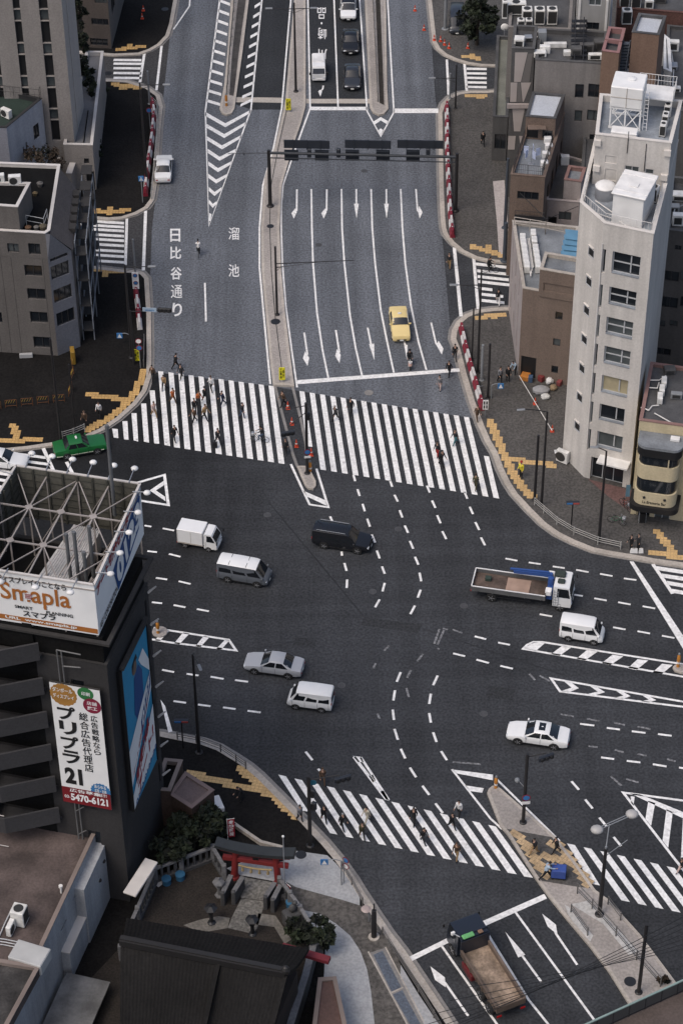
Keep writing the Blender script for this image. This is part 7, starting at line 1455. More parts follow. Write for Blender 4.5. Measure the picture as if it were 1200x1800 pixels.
for a in (
 ((269, 668), (-8, 10), 'walk', 'brown', 'black', 'person in a brown coat where the left end of the north crosswalk meets the kerb', 'black', None, PP),
 ((289, 684), (-6, 12), 'stride', 'tan', 'charcoal', 'person in a tan coat on the leftmost long stripe of the north crosswalk', 'black', g1),
 ((271, 733), (8, 8), 'walk', 'pink', 'tan', 'person in a pale pink top on the short stripes at the left', 'black', g1),
 ((175, 733), (-4, 10), 'step', 'white', 'black', 'person in a white shirt standing inside the curve of yellow tiles', 'black', None, PP),
 ((150, 750), (-6, 8), 'stand', 'brown', 'black', 'dark clothed person by the low kerb rail at the left', 'brown', None, PP),
 ((309, 648), (12, -4), 'stride', 'black', 'black', 'person in black just above the left half of the north crosswalk'),
 ((319, 665), (-8, 8), 'walk', 'charcoal', 'black', 'person in a dark coat stepping onto the top of the north crosswalk', 'black', g1),
 ((304, 709), (10, 6), 'walk', 'orange', 'brown', 'person in a rust jacket and brown trousers on the north crosswalk', 'black', g1),
 ((349, 712), (10, 6), 'stride', 'orange', 'charcoal', 'person in a bright orange jacket in the cluster on the crosswalk', 'brown', g1),
 ((361, 707), (-8, -6), 'walk', 'black', 'charcoal', 'person in black at the right side of the crosswalk cluster', 'black', g1),
 ((372, 687), (-6, -8), 'stride', 'white', 'black', 'person in a white top and black trousers on the north crosswalk', 'brown', g1),
 ((342, 727), (6, 10), 'step', 'black', 'black', 'person in black walking left of the tan jacket', 'black', g1),
 ((342, 743), (-8, 4), 'walk', 'brown', 'black', 'person in a dark brown jacket at the lower end of the crosswalk cluster', 'black', g1),
 ((360, 738), (10, 4), 'stride', 'tan', 'black', 'person in a mustard jacket striding in the crosswalk cluster', 'brown', g1),
 ((392, 713), (-10, 4), 'walk', 'navy', 'navy', 'person in navy alone right of the crosswalk cluster', 'black', g1),
 ((426, 735), (10, 5), 'step', 'charcoal', 'denim', 'person in a dark jacket and jeans near the median end of the crosswalk', 'black', g1),
 ((307, 774), (8, 10), 'stride', 'black', 'black', 'person in black striding off the lower left edge of the north crosswalk', 'black', g1),
 ((383, 781), (8, 8), 'walk', 'charcoal', 'charcoal', 'person in dark clothes pulling a black suitcase', 'black', g1),
 ((498, 714), (-10, 4), 'walk', 'brown', 'black', 'person in brown on the dark refuge between orange cones', 'black', None),
 ((590, 739), (-10, 6), 'stride', 'charcoal', 'black', 'grey haired person in a dark coat on the right half of the north crosswalk', 'grey', g1),
 ((617, 727), (-8, 8), 'walk', 'black', 'black', 'person in black at the top of the right half of the north crosswalk', 'black', g1),
 ((768, 803), (-6, 8), 'step', 'charcoal', 'red', 'person in charcoal with dark red trousers, upper of two close together', 'black', g1),
 ((775, 819), (10, 6), 'stride', 'black', 'black', 'person in black, lower of two close together on the crosswalk', 'black', g1),
 ((800, 781), (-8, 4), 'walk', 'charcoal', 'teal', 'person with a teal skirt near the right end of the north crosswalk', 'black', g1),
 ((835, 860), (4, -10), 'walk', 'olive', 'olive', 'person in olive on the last long stripes of the north crosswalk', 'brown', g1),
 ((772, 686), (-4, 10), 'step', 'grey', 'pink', 'person in a grey jacket with bare legs below the stop line'),
 ((789, 660), (-6, 8), 'walk', 'black', 'black', 'person in black crossing the right end of the avenue stop line'),
 ((799, 632), (0, 10), 'walk', 'black', 'charcoal', 'person with a white scarf stepping off the kerb beside the barriers', 'black', None),
 ((838, 738), (6, 10), 'stride', 'brown', 'brown', 'person in brown walking along the kerb below the barriers', 'brown', None, PP),
 ((789, 470), (-2, 10), 'walk', 'charcoal', 'tan', 'person with tan trousers walking in the road by the white edge line', 'black'),
 ((875, 535), (0, -10), 'walk', 'black', 'white', 'person in black on the lower stripes of the right side crossing', 'black'),
 ((848, 255), (2, 10), 'walk', 'black', 'black', 'person in black alone on the upper right pavement', 'black', None, PP),
 ((915, 840), (-8, 6), 'stand', 'yellow', 'black', 'traffic guard in a yellow vest and red helmet beside the yellow tiles', 'black', None, PP),
 ((1108, 968), (-8, 4), 'stand', 'black', 'black', 'person in black with white bags, left of the pair at the right kerb', 'black', None, PP),
 ((1121, 966), (-8, 4), 'stand', 'charcoal', 'black', 'person in charcoal with white bags, right of the pair at the right kerb', 'black', None, PP),
 ((905, 657), (-8, 6), 'bend', 'paleblue', 'black', 'person in pale blue by the gate of the brown building', 'black', None, PP),
 ((878, 673), (6, 8), 'step', 'grey', 'black', 'person in grey beside the blue pedestrian sign', 'black', None, PP),
 ((892, 671), (4, 8), 'stand', 'black', 'black', 'person in black next to the one by the blue sign', 'black', None, PP),
 ((527, 1444), (8, 8), 'step', 'grey', 'charcoal', 'person in a grey coat waiting at the lower left kerb', 'black', None, PP),
 ((569, 1444), (4, 10), 'walk', 'black', 'black', 'person in black on the first stripes of the south crosswalk', 'black', g2),
 ((601, 1457), (8, 8), 'stride', 'black', 'black', 'grey haired person in black on the south crosswalk', 'grey', g2),
 ((645, 1446), (-8, 6), 'walk', 'cream', 'cream', 'person in cream with a teal bag on the south crosswalk', 'black', g2),
 ((636, 1474), (4, 10), 'walk', 'olive', 'charcoal', 'person in dark olive near the lower edge of the south crosswalk', 'black', g2),
 ((727, 1448), (-4, 10), 'walk', 'black', 'black', 'person in black carrying a backpack on the south crosswalk', 'black', g2),
 ((743, 1482), (10, 8), 'stride', 'black', 'charcoal', 'person in black bent forward striding on the south crosswalk', 'black', g2),
 ((793, 1457), (8, 8), 'walk', 'black', 'black', 'person in black near the refuge end of the south crosswalk', 'black', g2),
 ((806, 1436), (-6, 8), 'step', 'white', 'black', 'person in a white top just above the south crosswalk', 'black'),
 ((802, 1510), (-4, 10), 'walk', 'brown', 'tan', 'person with tan trousers on the bottom edge of the south crosswalk', 'brown', g2),
 ((939, 1502), (-10, 6), 'stride', 'black', 'tan', 'person in black with a tan bag crossing the tiled refuge', 'black', None, .18),
 ((977, 1500), (-10, 2), 'walk', 'black', 'black', 'person in black at the right edge of the tiled refuge', 'black', None, .18),
 ((958, 1545), (12, -2), 'push', 'paleblue', 'black', 'person in a pale blue shirt pushing a blue hand cart', 'black', None, .18),
 ((1197, 1535), (-10, 6), 'stride', 'black', 'pink', 'person half cut off by the right edge on the lower right crosswalk', 'black'),
 ((425, 1406), (-8, 6), 'bend', 'black', 'black', 'person in black bending on the yellow tiles at the lower left', 'black', None, PP),
 ((567, 1378), (2, 10), 'walk', 'brown', 'brown', 'person in brown above the south crosswalk beside a signal pole', 'brown'),
 ((502, 797), (-4, 10), 'step', 'charcoal', 'black', 'dark clothed person near the lower tip of the refuge', 'black')):
    at, dr, pose, top, bot, lab = a[:6]; hair = a[6] if len(a) > 6 else 'black'; grp = a[7] if len(a) > 7 else None; bs = a[8] if len(a) > 8 else .022
    person(at, dr, pose, top, bot, lab, hair, grp, bs, random.uniform(.96, 1.06), 'red' if 'helmet' in lab else None, 'black' if 'backpack' in lab else None)
# ---- bicycles and riders
def bicycle(at, dr, label, col, base=.022, basket=True, group=None):
    c = G(at[0], at[1], base); d = G(at[0] + dr[0], at[1] + dr[1]) - G(*at); t = thing('bicycle', label, 'bicycle', c, math.atan2(d.y, d.x), group)
    for x in (-.52, .52):
        m = M(); n = 20; P = [V(x + .31 * math.cos(k * 2 * math.pi / n), 0, .33 + .31 * math.sin(k * 2 * math.pi / n)) for k in range(n + 1)]; m.path(P, .022, 5); w_ = m.build('wheel', mTyre, t); m = M(); [m.tube((x, 0, .33), P[k], .005, .005, 3) for k in range(0, n, 2)]; m.build('spokes', mSteelG, w_)
    m = M(); A, B, S_, H_ = V(-.52, 0, .33), V(-.1, 0, .3), V(-.22, 0, .82), V(.38, 0, .86); [m.tube(p, q_, .02, n=6) for p, q_ in ((A, B), (A, S_), (B, S_), (B, H_), (S_, H_ - V(0, 0, .08)), (H_, V(.52, 0, .33)), (H_, V(.34, 0, 1.0)))]; m.build('frame', col, t)
    m = M(); m.path([V(.22, .26, 1.0), V(.36, .2, 1.02), V(.36, -.2, 1.02), V(.22, -.26, 1.0)], .014, 5); m.build('handlebar', mSteelG, t); m = M(); m.bbox((-.24, 0, .87), (.26, .16, .07), .03); m.build('saddle', mTrim, t)
    if basket: m = M(); m.bbox((.62, 0, .88), (.3, .34, .26), .03); m.build('basket', mSteelG, t)
    return t
def rider(at, dr, top, bot, lab, hat=None, pose='cycle', base=.02, off=-.28):
    c = G(*at); d = (G(at[0] + dr[0], at[1] + dr[1]) - c); d.z = 0; d.normalize(); t = person(at, dr, pose, top, bot, lab, hat=hat, base=base); t.location = c + d * off + V(0, 0, base - .02); return t
bicycle((349, 447), (0, -10), 'bicycle ridden up the avenue by someone in a white shirt', mTrim, basket=False); rider((349, 447), (0, -10), 'white', 'black', 'cyclist in a white shirt riding up the avenue beside the road lettering')
bicycle((457, 777), (-10, -1), 'bicycle with a basket ridden along the north crosswalk', mSteelD); rider((457, 777), (-10, -1), 'charcoal', 'denim', 'cyclist in dark clothes riding along the north crosswalk')
bicycle((862, 479), (10, 0), 'bicycle ridden across the right side crossing', mTrim, basket=False); rider((862, 479), (10, 0), 'black', 'black', 'cyclist in black on the right side crossing')
bicycle((1083, 921), (10, 3), 'green bicycle parked in the open by the right pavement', pm('paint_bike_green', (.03, .12, .06), .4), ZS)
for k, (x, y, dx, dy, c_) in enumerate(((1098, 893, 6, 6, 'red'), (1106, 898, 7, 5, 'grey'), (1115, 902, 7, 4, 'blue'))): bicycle((x, y), (dx, dy), c_ + ' bicycle in the row of three parked under the cafe awning', pm('paint_bike_' + c_, {'red': (.18, .04, .03), 'grey': (.2, .2, .2), 'blue': (.04, .06, .14)}[c_], .4), ZS, group='bicycles parked by the cafe')
bicycle((842, 690), (2, 10), 'dark bicycle leaning by the sign pole below the barriers', mTrim, ZS, False)
# scooter
c = G(720, 643); d = G(721, 655) - c; t = thing('scooter', 'white and pink motor scooter stopped at the avenue stop line', 'scooter', c, math.atan2(d.y, d.x))
m = M(); m.bbox((-.35, 0, .52), (.75, .34, .3), .08); m.bbox((.05, 0, .32), (.6, .3, .08), .03); m.beam((.42, 0, .3), (.56, 0, .95), .34, .09); m.build('body', pWhite, t); m = M(); m.bbox((.62, 0, .62), (.22, .34, .4), .08); m.build('front_fairing', pm('paint_scooter_pink', (.55, .36, .30), .4), t)
for x in (-.55, .62): m = M(); m.lathe([(.14, -.05), (.22, -.05), (.23, 0), (.22, .05), (.14, .05)], (x, 0, .23), 'Y', 14); m.build('wheel', mTyre, t)
m = M(); m.path([V(.45, .32, 1.02), V(.56, 0, .98), V(.45, -.32, 1.02)], .02); m.build('handlebar', mTrim, t); m = M(); m.bbox((-.35, 0, .72), (.6, .26, .1), .04); m.build('seat', mTrim, t); m = M(); m.ball((.72, 0, .86), (.06, .1, .08)); m.build('headlight', mHead, t)
rider((720, 643), (1, 10), 'black', 'charcoal', 'scooter rider in black with a dark helmet at the stop line', 'black', 'scoot', off=-.38)
# carried things
t = thing('suitcase', 'black wheeled suitcase pulled across the north crosswalk', 'suitcase', G(378, 787, .022)); m = M(); m.bbox((0, 0, .36), (.42, .28, .6), .05); m.build('case', cloth('black'), t); m = M(); [m.tube((x, 0, .66), (x, 0, 1.0), .012) for x in (-.1, .1)]; m.tube((-.1, 0, 1.0), (.1, 0, 1.0), .015); m.build('handle', mSteelG, t)
for x, y, lab in ((1111, 971, 'white bag on the ground left of its neighbour at the right kerb'), (1116, 971, 'white bag in the middle between the two people at the right kerb'), (1126, 971, 'white bag held furthest right at the right kerb')):
    t = thing('shopping_bag', lab, 'bag', G(x, y, ZS)); m = M(); m.add([V(a * .2, b * .11, 0) for a, b in ((-1, -1), (1, -1), (1, 1), (-1, 1))] + [V(a * .15, b * .05, .42) for a, b in ((-1, -1), (1, -1), (1, 1), (-1, 1))], [(3, 2, 1, 0), (4, 5, 6, 7), (0, 1, 5, 4), (1, 2, 6, 5), (2, 3, 7, 6), (3, 0, 4, 7)]); m.build('bag_body', mWhiteP, t); m = M(); m.path([V(-.08, 0, .42), V(-.05, 0, .56), V(.05, 0, .56), V(.08, 0, .42)], .01); m.build('handle', mKerb, t)
t = thing('hand_cart', 'blue hand cart pushed over the tiled refuge', 'cart', G(981, 1542, .18), R(-8)); m = M(); m.bbox((0, 0, .62), (1.05, .75, .8), .04); m.build('bin', pm('cart_blue', (.035, .07, .26), .6, .12, 2), t); m = M(); m.box((0, 0, .2), (1.1, .7, .06)); m.tube((-.55, -.3, .2), (-.62, -.3, 1.05), .02); m.tube((-.55, .3, .2), (-.62, .3, 1.05), .02); m.tube((-.62, -.3, 1.05), (-.62, .3, 1.05), .02); m.build('frame', mSteelD, t)
for x in (-.4, .4):
    for y in (-.28, .28): m = M(); m.lathe([(.09, -.025), (.09, .025)], (x, y, .09), 'Y', 10); m.build('wheel', mTyre, t)
# ================================================================ STREET FURNITURE
mPost = pm('post_dark_brown', (.017, .016, .017), .5, .1); mPostG = pm('post_grey', (.20, .21, .22), .5, .1); mRedB = pm('barrier_red', (.19, .016, .03), .55, .08, 2, dirt=.15); mWhB = pm('barrier_white', (.55, .53, .52), .55, .06, 2, dirt=.2); mCone = pm('cone_red_orange', (.50, .06, .025), .6); mSignB = pm('sign_back_slate', (.020, .024, .032), .5, .1, 1); mSignBl = pm('sign_face_blue', (.03, .15, .36), .5); mSignY = pm('sign_face_yellow', (.66, .60, .02), .55, .05); mAmb = pm('amber_lens', (.50, .20, .03), .5)
def pole(m, p, h, r0=.11, r1=.07, flange=True):
    m.tube(p, p + V(0, 0, h), r0, r1, 10)
    if flange: m.lathe([(r0 * 2.0, 0), (r0 * 2.0, .05), (r0 * 1.3, .12)], p, 'Z', 10)
def street_pole(name, label, cat, x, y, ytop, base=ZS, r0=.11, r1=.075, arms=(), mat=None, lamps=(), extra=None):
    p = G(x, y, base); h = zat(p, ytop) - base; t = thing(name, label, cat, p); mat = mat or mPost
    m = M(); pole(m, V(0, 0, 0), h, r0, r1); m.build('pole', mat, t)
    for (dx, dz, z0, up) in arms:
        m = M(); zz = h + z0; m.tube((0, 0, zz), (dx, dz, zz + up), .05, .035, 8); m.tube((0, 0, zz - .45), (dx * .55, dz * .55, zz + up * .55 - .02), .025, .02, 6); m.build('arm', mat, t)
    for (dx, dz, z0) in lamps:
        m = M(); m.bbox((dx, dz, h + z0), (.75, .26, .14), .05, math.atan2(dz, dx) if (dx or dz) else 0); m.build('lamp_head', mPostG, t)
    if extra: extra(t, h)
    return t
def panel(t, c, w_, h_, mat, rz=0, name='sign_face', back=None):
    m = M(); m.box(c, (w_, .04, h_), rz); return m.build(name, mat, t)
def disc_sign(t, c, r, mat, ring=None, rz=0, name='round_sign'):
    m = M(); m.lathe([(r, -.015), (r, .015)], (0, 0, 0), 'Y', 18); 
    T = Matrix.Rotation(rz, 3, 'Z'); m.v = [T @ p + Vector(c) for p in m.v]; o = m.build(name, ring or mat, t)
    if ring: m = M(); m.lathe([(r * .76, -.026), (r * .76, .0)], (0, 0, 0), 'Y', 18); m.v = [T @ p + Vector(c) for p in m.v]; m.build('face', mat, o)
    return o
def signal(t, c, rz=0, mat=None, ped=False):
    m = M()
    if ped: m.bbox(c, (.35, .25, .75), .04, rz)
    else: m.bbox(c, (1.25, .24, .45), .06, rz)
    o = m.build('signal_head', mat or mSignB, t); T = Matrix.Rotation(rz, 3, 'Z')
    for k in ((-1, 0, 1) if not ped else (-.5, .5)):
        m = M(); m.lathe([(.16, -.05), (.15, .16)], (0, 0, 0), 'Y', 10); off = T @ (V(k * .38, -.17, 0) if not ped else V(0, -.17, k * .34)); m.v = [T @ p + Vector(c) + off for p in m.v]; m.build('lens_hood', mTrim, o)
# gantry over the avenue
pl = G(475, 362, .18); pr = G(800, 370, ZS); hz = zat(pl, 268); t = thing('sign_gantry', 'dark sign gantry spanning the right hand lanes of the avenue', 'gantry', pl); T0 = t.location
ax = (pr - pl); ax.z = 0; W_ = ax.length; ax.normalize(); rzg = math.atan2(ax.y, ax.x)
for p, tp in ((pl, hz + .3), (pr, hz + .4)): m = M(); m.tube(p, V(p.x, p.y, tp), .2, .16, 12); m.lathe([(.36, 0), (.36, .08), (.24, .2)], p, 'Z', 12); m.build('post', mPost, t, T0)
m = M(); m.tube(pl + V(0, 0, hz - .18), V(pr.x, pr.y, hz), .14, .14, 10); m.tube(pl + V(0, 0, hz - .75), V(pr.x, pr.y, hz - .6), .06, .06, 8); m.tube(pl + V(0, 0, hz - .2), pl - ax * 4.0 + V(0, 0, hz - .35), .04, .03, 6); m.tube(pl - ax * 2.4 + V(0, 0, hz - .3), pl - ax * 2.4 + V(0, 0, hz - .5), .05); m.build('beam', pm('gantry_slate', (.026, .03, .036), .5, .1), t, T0)
by = V(-ax.y, ax.x, 0)
for x0, x1 in ((499, 579), (606, 687), (698, 779)):
    u0, z0 = onplane(x0, 259, pl + by * .3, pr + by * .3); u1, z1 = onplane(x1, 247, pl + by * .3, pr + by * .3); c = pl + by * .3 + ax * (u0 + u1) / 2; zc = (z0 + z1) / 2
    m = M(); m.box(V(c.x, c.y, zc), (u1 - u0, .1, z1 - z0), rzg); [m.box(V(c.x, c.y, zc) - by * .08 + ax * k * (u1 - u0) * .3, (.08, .08, z1 - z0 + .2), rzg) for k in (-1, 0, 1)]; m.build('sign_panel', mSignB, t, T0)
for x in (512, 565.5, 619, 673, 725.5):
    u0, z0 = onplane(x - 12, 281, pl + by * .25, pr + by * .25); u1, z1 = onplane(x + 12, 263, pl + by * .25, pr + by * .25); c = pl + by * .25 + ax * (u0 + u1) / 2
    m = M(); m.box(V(c.x, c.y, (z0 + z1) / 2), (u1 - u0, .08, z1 - z0), rzg); [m.box(V(c.x, c.y, (z0 + z1) / 2) - by * .07 + V(0, 0, k), (u1 - u0, .06, .06), rzg) for k in (-.4, .4)]; m.build('lane_sign', mSignB, t, T0)
for x in (543, 594.5, 752):
    u0, z0 = onplane(x, 270, pl, pr); c = pl + ax * u0 + by * .2; m = M(); m.bbox(V(c.x, c.y, z0), (.4, .35, 1.0), .08, rzg); m.build('signal_back', mSignB, t, T0)
# lamp posts
street_pole('street_lamp', 'dark lamp post on the median with a long arm over the right lanes', 'street lamp', 487, 553, 433, .18, .12, .09, arms=((7.2, .3, -1.9, .1), (.9, .1, -2.3, 0)))
street_pole('street_lamp', 'dark lamp post with a double arm at the top of the median', 'street lamp', 520, 160, 4, .18, .14, .09, arms=((-2.6, 0, -.7, .05), (2.0, 0, -.7, .05)), lamps=((-2.6, 0, -.62), (2.0, 0, -.62)))
street_pole('street_lamp', 'dark lamp post by the upper left side crossing, arm towards the avenue', 'street lamp', 258, 322, 145, ZS, .14, .08, arms=((2.6, 0, -.25, .05),), lamps=((2.6, 0, -.2),))
street_pole('signal_pole', 'slim grey pole beside the lamp at the upper left side crossing', 'pole', 263, 182, 124, ZS, .10, .10, mat=mPostG)
street_pole('street_lamp', 'dark lamp post by the lower left side crossing, arm towards the avenue', 'street lamp', 232, 628, 465, ZS, .15, .08, arms=((2.4, 0, -.25, .05),), lamps=((2.4, 0, -.2),))
street_pole('signal_pole', 'slim grey pole beside the lower left side crossing', 'pole', 238, 482, 420, ZS, .09, .09, mat=mPostG)
street_pole('street_lamp', 'dark lamp post at the upper right side crossing, arm towards the avenue', 'street lamp', 800, 190, 113, ZS, .10, .07, arms=((-2.4, 0, -1.6, .05),), lamps=((-2.5, 0, -1.55),))
street_pole('signal_pole', 'slim grey pole at the upper right side crossing', 'pole', 790, 172, 128, ZS, .09, .09, mat=mPostG)
street_pole('street_lamp', 'dark lamp post at the lower right side crossing, arm towards the avenue', 'street lamp', 839, 655, 472, ZS, .13, .07, arms=((-2.4, 0, -1.75, .05),), lamps=((-2.4, 0, -1.7),))
street_pole('signal_pole', 'thin dark pole between barriers and lamp on the right pavement', 'pole', 829, 632, 540, ZS, .08, .07)
street_pole('signal_pole', 'grey topped pole behind the barriers on the right pavement', 'pole', 846, 668, 606, ZS, .12, .12, mat=mPostG)
street_pole('signal_pole', 'black pole right of the grey topped pole on the right pavement', 'pole', 857, 700, 604, ZS, .11, .11)
def curve_arm(dx, dy, rise=.9):
    def f(t, h):
        m = M(); P = [V(dx * k / 6, dy * k / 6, h + rise * math.sin(math.pi / 2 * k / 6) - rise * .0) for k in range(7)]; m.path(P, .045, 6); m.build('arm', mPost, t); m = M(); m.bbox(P[-1], (.7, .24, .12), .05, math.atan2(dy, dx)); m.build('lamp_head', mPostG, t)
    return f
street_pole('street_lamp', 'curved dark lamp post nearest the right kerb guard rail', 'street lamp', 951, 889, 724, ZS, .13, .08, extra=curve_arm(-2.2, -.3, .5))
street_pole('signal_pole', 'straight black pole left of the curved lamp post at the right kerb', 'pole', 939, 879, 765, ZS, .13, .11)
street_pole('street_lamp', 'tall dark lamp post in front of the cream tower entrance', 'street lamp', 1052, 950, 793, ZS, .14, .08, extra=curve_arm(-1.0, .1, .35))
street_pole('street_lamp', 'curved dark lamp post on the pavement below the white billboard', 'street lamp', 350, 1323, 1150, ZS, .15, .08, extra=curve_arm(.6, -1.8, .4))
def globes(t, h):
    for dx, dy in ((-.6, 1.9), (1.5, 2.8)):
        pass
    m = M(); A, B = V(-.55, 1.2, h + .6), V(2.0, 2.6, h + .6); m.tube((0, 0, h - .1), (0, 0, h + .2), .08); m.tube(A + V(0, .1, 0), B + V(0, .1, 0), .04); m.tube(A - V(0, .1, 0), B - V(0, .1, 0), .04); m.tube((0, 0, h), A.lerp(B, .35), .04); m.tube((.1, 0, h - .7), (1.6, 1.1, h - .4), .03); m.build('arm', mPostG, t)
    for p in (A, B): m = M(); m.ball(p, (.46, .40, .26), 12); m.build('lamp_head', pm('lamp_shell_grey', (.36, .35, .34), .45, .05), t, smooth=60)
street_pole('street_lamp', 'lamp post with two round grey lamp heads on the lower right island', 'street lamp', 1053, 1608, 1492, .18, .17, .12, extra=globes)
street_pole('utility_pole', 'dark pole on the lower right island under the overhead wires', 'pole', 1122, 1745, 1626, .18, .14, .12)
# signals
def sig_n(t, h):
    m = M(); m.tube((0, 0, h - 1.0), (-1.6, -.9, h - 1.9), .04); m.tube((0, 0, h - .3), (-1.8, -.2, h - .5), .04); m.build('arm', mPost, t); signal(t, V(-1.55, -1.2, h - 2.3), R(15)); [disc_sign(t, V(.05, -.2, h - 5.2), .3, mSignBl, mRedB, R(5)), panel(t, V(.05, -.2, h - 5.75), .55, .22, mWhiteP, R(5))]
    signal(t, V(.1, .2, h - 1.6), R(40), ped=True)
street_pole('traffic_signal', 'black traffic signal pole on the refuge of the north crosswalk', 'traffic signal', 540, 832, 708, .15, .14, .12, extra=sig_n)
def sig_s(t, h):
    m = M(); m.tube((0, 0, h - .4), (2.2, .3, h - .2), .045); m.build('arm', mPost, t); signal(t, V(2.4, .2, h - .5), R(20)); signal(t, V(.3, -.15, h - 1.6), R(-30), ped=True); signal(t, V(.35, .1, h - 3.2), R(-30), ped=True)
    disc_sign(t, V(.3, .3, h - 1.0), .25, pm('sign_face_teal', (.03, .14, .2), .5))
street_pole('traffic_signal', 'black traffic signal pole at the left end of the south crosswalk', 'traffic signal', 545, 1487, 1365, ZS, .15, .13, extra=sig_s)
def sig_i(t, h):
    m = M(); m.tube((0, 0, h - .3), (1.3, .2, h - .1), .045); m.build('arm', mPost, t); signal(t, V(1.35, .0, h - .35), R(25)); disc_sign(t, V(.1, -.2, h - 4.4), .32, mSignBl, mRedB, R(5)); panel(t, V(.1, -.2, h - 4.95), .6, .25, mWhiteP, R(5)); m = M(); m.tube((0, 0, h - 3.6), (-.5, .2, h - 3.0), .03); m.ball((-.6, .25, h - 3.0), .2); m.build('mirror', mPostG, t)
street_pole('traffic_signal', 'black traffic signal pole on the tip of the lower right island', 'traffic signal', 919, 1446, 1326, .18, .14, .12, extra=sig_i)
p = G(236, 640, ZS); t = thing('traffic_signal', 'black signal and pale blue street name board reaching over the left kerb', 'traffic signal', p); h = zat(p, 548); m = M(); m.tube((0, 0, 0), (0, 0, h), .12, .09); m.build('pole', mPost, t); m = M(); m.tube((0, 0, h - .1), (3.6, 0, h), .045); m.build('arm', mPost, t); signal(t, V(3.1, -.1, h + .1), R(-6), mBlackP)
sb_ = panel(t, V(1.75, -.1, h + .15), 1.25, .42, pm('board_pale_blue', (.30, .38, .46), .5), R(-6)); m = M(); text(m, '御成門', V(1.35, -.128, h + .02), V(2.15, -.128 - .04, h + .02), V(1.35, -.128, h + .3), 0, .02); m.build('lettering', mSignBl, sb_)
# signs on the pavements
def ysign(x, y, y2, lab, w_=.55, base=.18, s_=('工事中', '徐行')):
    p = G(x, y, base); h = zat(p, y2) - base; t = thing('warning_sign', lab, 'sign', p); m = M(); [m.tube((k, .05, 0), (k, .05, h), .02) for k in (-.2, .2)]; m.build('legs', mPost, t); m = M(); m.bbox((0, 0, h * .55), (w_, .06, h * .85), .03); o = m.build('board', mSignY, t)
    m = M(); vtext(m, s_[0], (-.2, -.04, h * .2), (0, -.04, h * .2), (-.2, -.04, h * .92), 0, .02); vtext(m, s_[1], (.04, -.04, h * .3), (.22, -.04, h * .3), (.04, -.04, h * .85), 0, .02); m.build('lettering', mBk, o)
ysign(496, 671, 645, 'yellow warning board at the lower end of the median'); ysign(507, 196, 172, 'yellow warning board at the mouth of the underpass lanes'); ysign(241, 637, 613, 'yellow warning board on the left pavement under round signs', base=ZS)
p = G(247, 646, ZS); t = thing('road_sign', 'round red and blue road signs stacked on a pole above the yellow board', 'sign', p); h = zat(p, 598); m = M(); m.tube((0, 0, 0), (0, 0, h), .035); m.build('pole', mPostG, t); disc_sign(t, V(0, -.06, h - .2), .3, mWhiteP, mRedB); disc_sign(t, V(.02, -.06, h - .95), .3, mSignBl, mRedB)
p = G(240, 516, ZS); t = thing('road_sign', 'white board with two round red signs by the lower left side crossing', 'sign', p); h = zat(p, 480); m = M(); m.tube((0, 0, 0), (0, 0, h), .04); m.build('pole', mPostG, t); panel(t, V(0, -.05, h - .95), .62, 1.9, mWhiteP); disc_sign(t, V(0, -.08, h - .35), .22, mSignBl, mRedB); disc_sign(t, V(0, -.08, h - 1.2), .22, mSignBl, mRedB)
p = G(264, 226, ZS); t = thing('road_sign', 'round blue road sign beside the upper left barriers', 'sign', p); h = zat(p, 192); m = M(); m.tube((0, 0, 0), (0, 0, h), .035); m.build('pole', mPostG, t); disc_sign(t, V(0, -.06, h - .2), .3, mSignBl, mRedB)
def blue_sign(x, y, ytop, dx, lab, base=ZS):
    p = G(x, y, base); h = zat(p, ytop) - base; t = thing('crossing_sign', lab, 'sign', p); m = M(); m.tube((0, 0, 0), (0, 0, h), .05); m.path([V(0, 0, h), V(dx * .4, 0, h + .18), V(dx, 0, h + .12)], .035); m.build('pole', mPostG, t); m = M(); m.bbox((dx, 0, h - .1), (.55, .06, .62), .03); o = m.build('blue_plate', mSignBl, t); m = M(); m.poly([V(dx - .2, -.035, h - .32), V(dx + .2, -.035, h - .32), V(dx, -.035, h + .12)]); m.build('white_triangle', mWhiteP, o)
blue_sign(229, 608, 588, -.9, 'blue pedestrian crossing sign on a bent arm on the left pavement'); blue_sign(863, 700, 677, .8, 'blue pedestrian crossing sign on a bent arm on the right pavement'); blue_sign(600, 1556, 1514, -1.2, 'blue pedestrian crossing sign over the pale plaza'); blue_sign(251, 355, 312, 0, 'small blue sign on a pole at the lower end of the upper left barriers')
p = G(852, 735, ZS); t = thing('notice_board', 'white framed notice board with black marks at the foot of the barriers', 'sign', p); h = zat(p, 705); m = M(); m.tube((0, .05, 0), (0, .05, h), .03); m.build('pole', mPostG, t); panel(t, V(0, 0, h - .55), .5, 1.05, mWhiteP); m = M(); [m.box((dx, -.03, h - .55 + dz), (.12, .02, .34)) for dx in (-.11, .11) for dz in (-.22, .22)]; m.build('black_marks', mBk, t)
for x, y, yt, lab in ((1003, 931, 886, 'blue and red street name plate on a black pole by the right guard rail'), (322, 1315, 1270, 'blue and red street name plate on a black pole by the lower left kerb')):
    p = G(x, y, ZS); t = thing('street_sign', lab, 'sign', p); h = zat(p, yt); m = M(); m.tube((0, 0, 0), (0, 0, h), .06); m.build('pole', mPost, t); m = M(); m.bbox((0, 0, h), (1.1, .3, .22), .03); m.build('frame', mSignB, t); m = M(); m.box((-.27, -.02, h + .02), (.5, .31, .14)); m.build('blue_half', mSignBl, t); m = M(); m.box((.27, -.02, h + .02), (.5, .31, .14)); m.build('red_half', pm('sign_half_red', (.36, .06, .05), .5), t)
p = G(630, 1561, ZS)
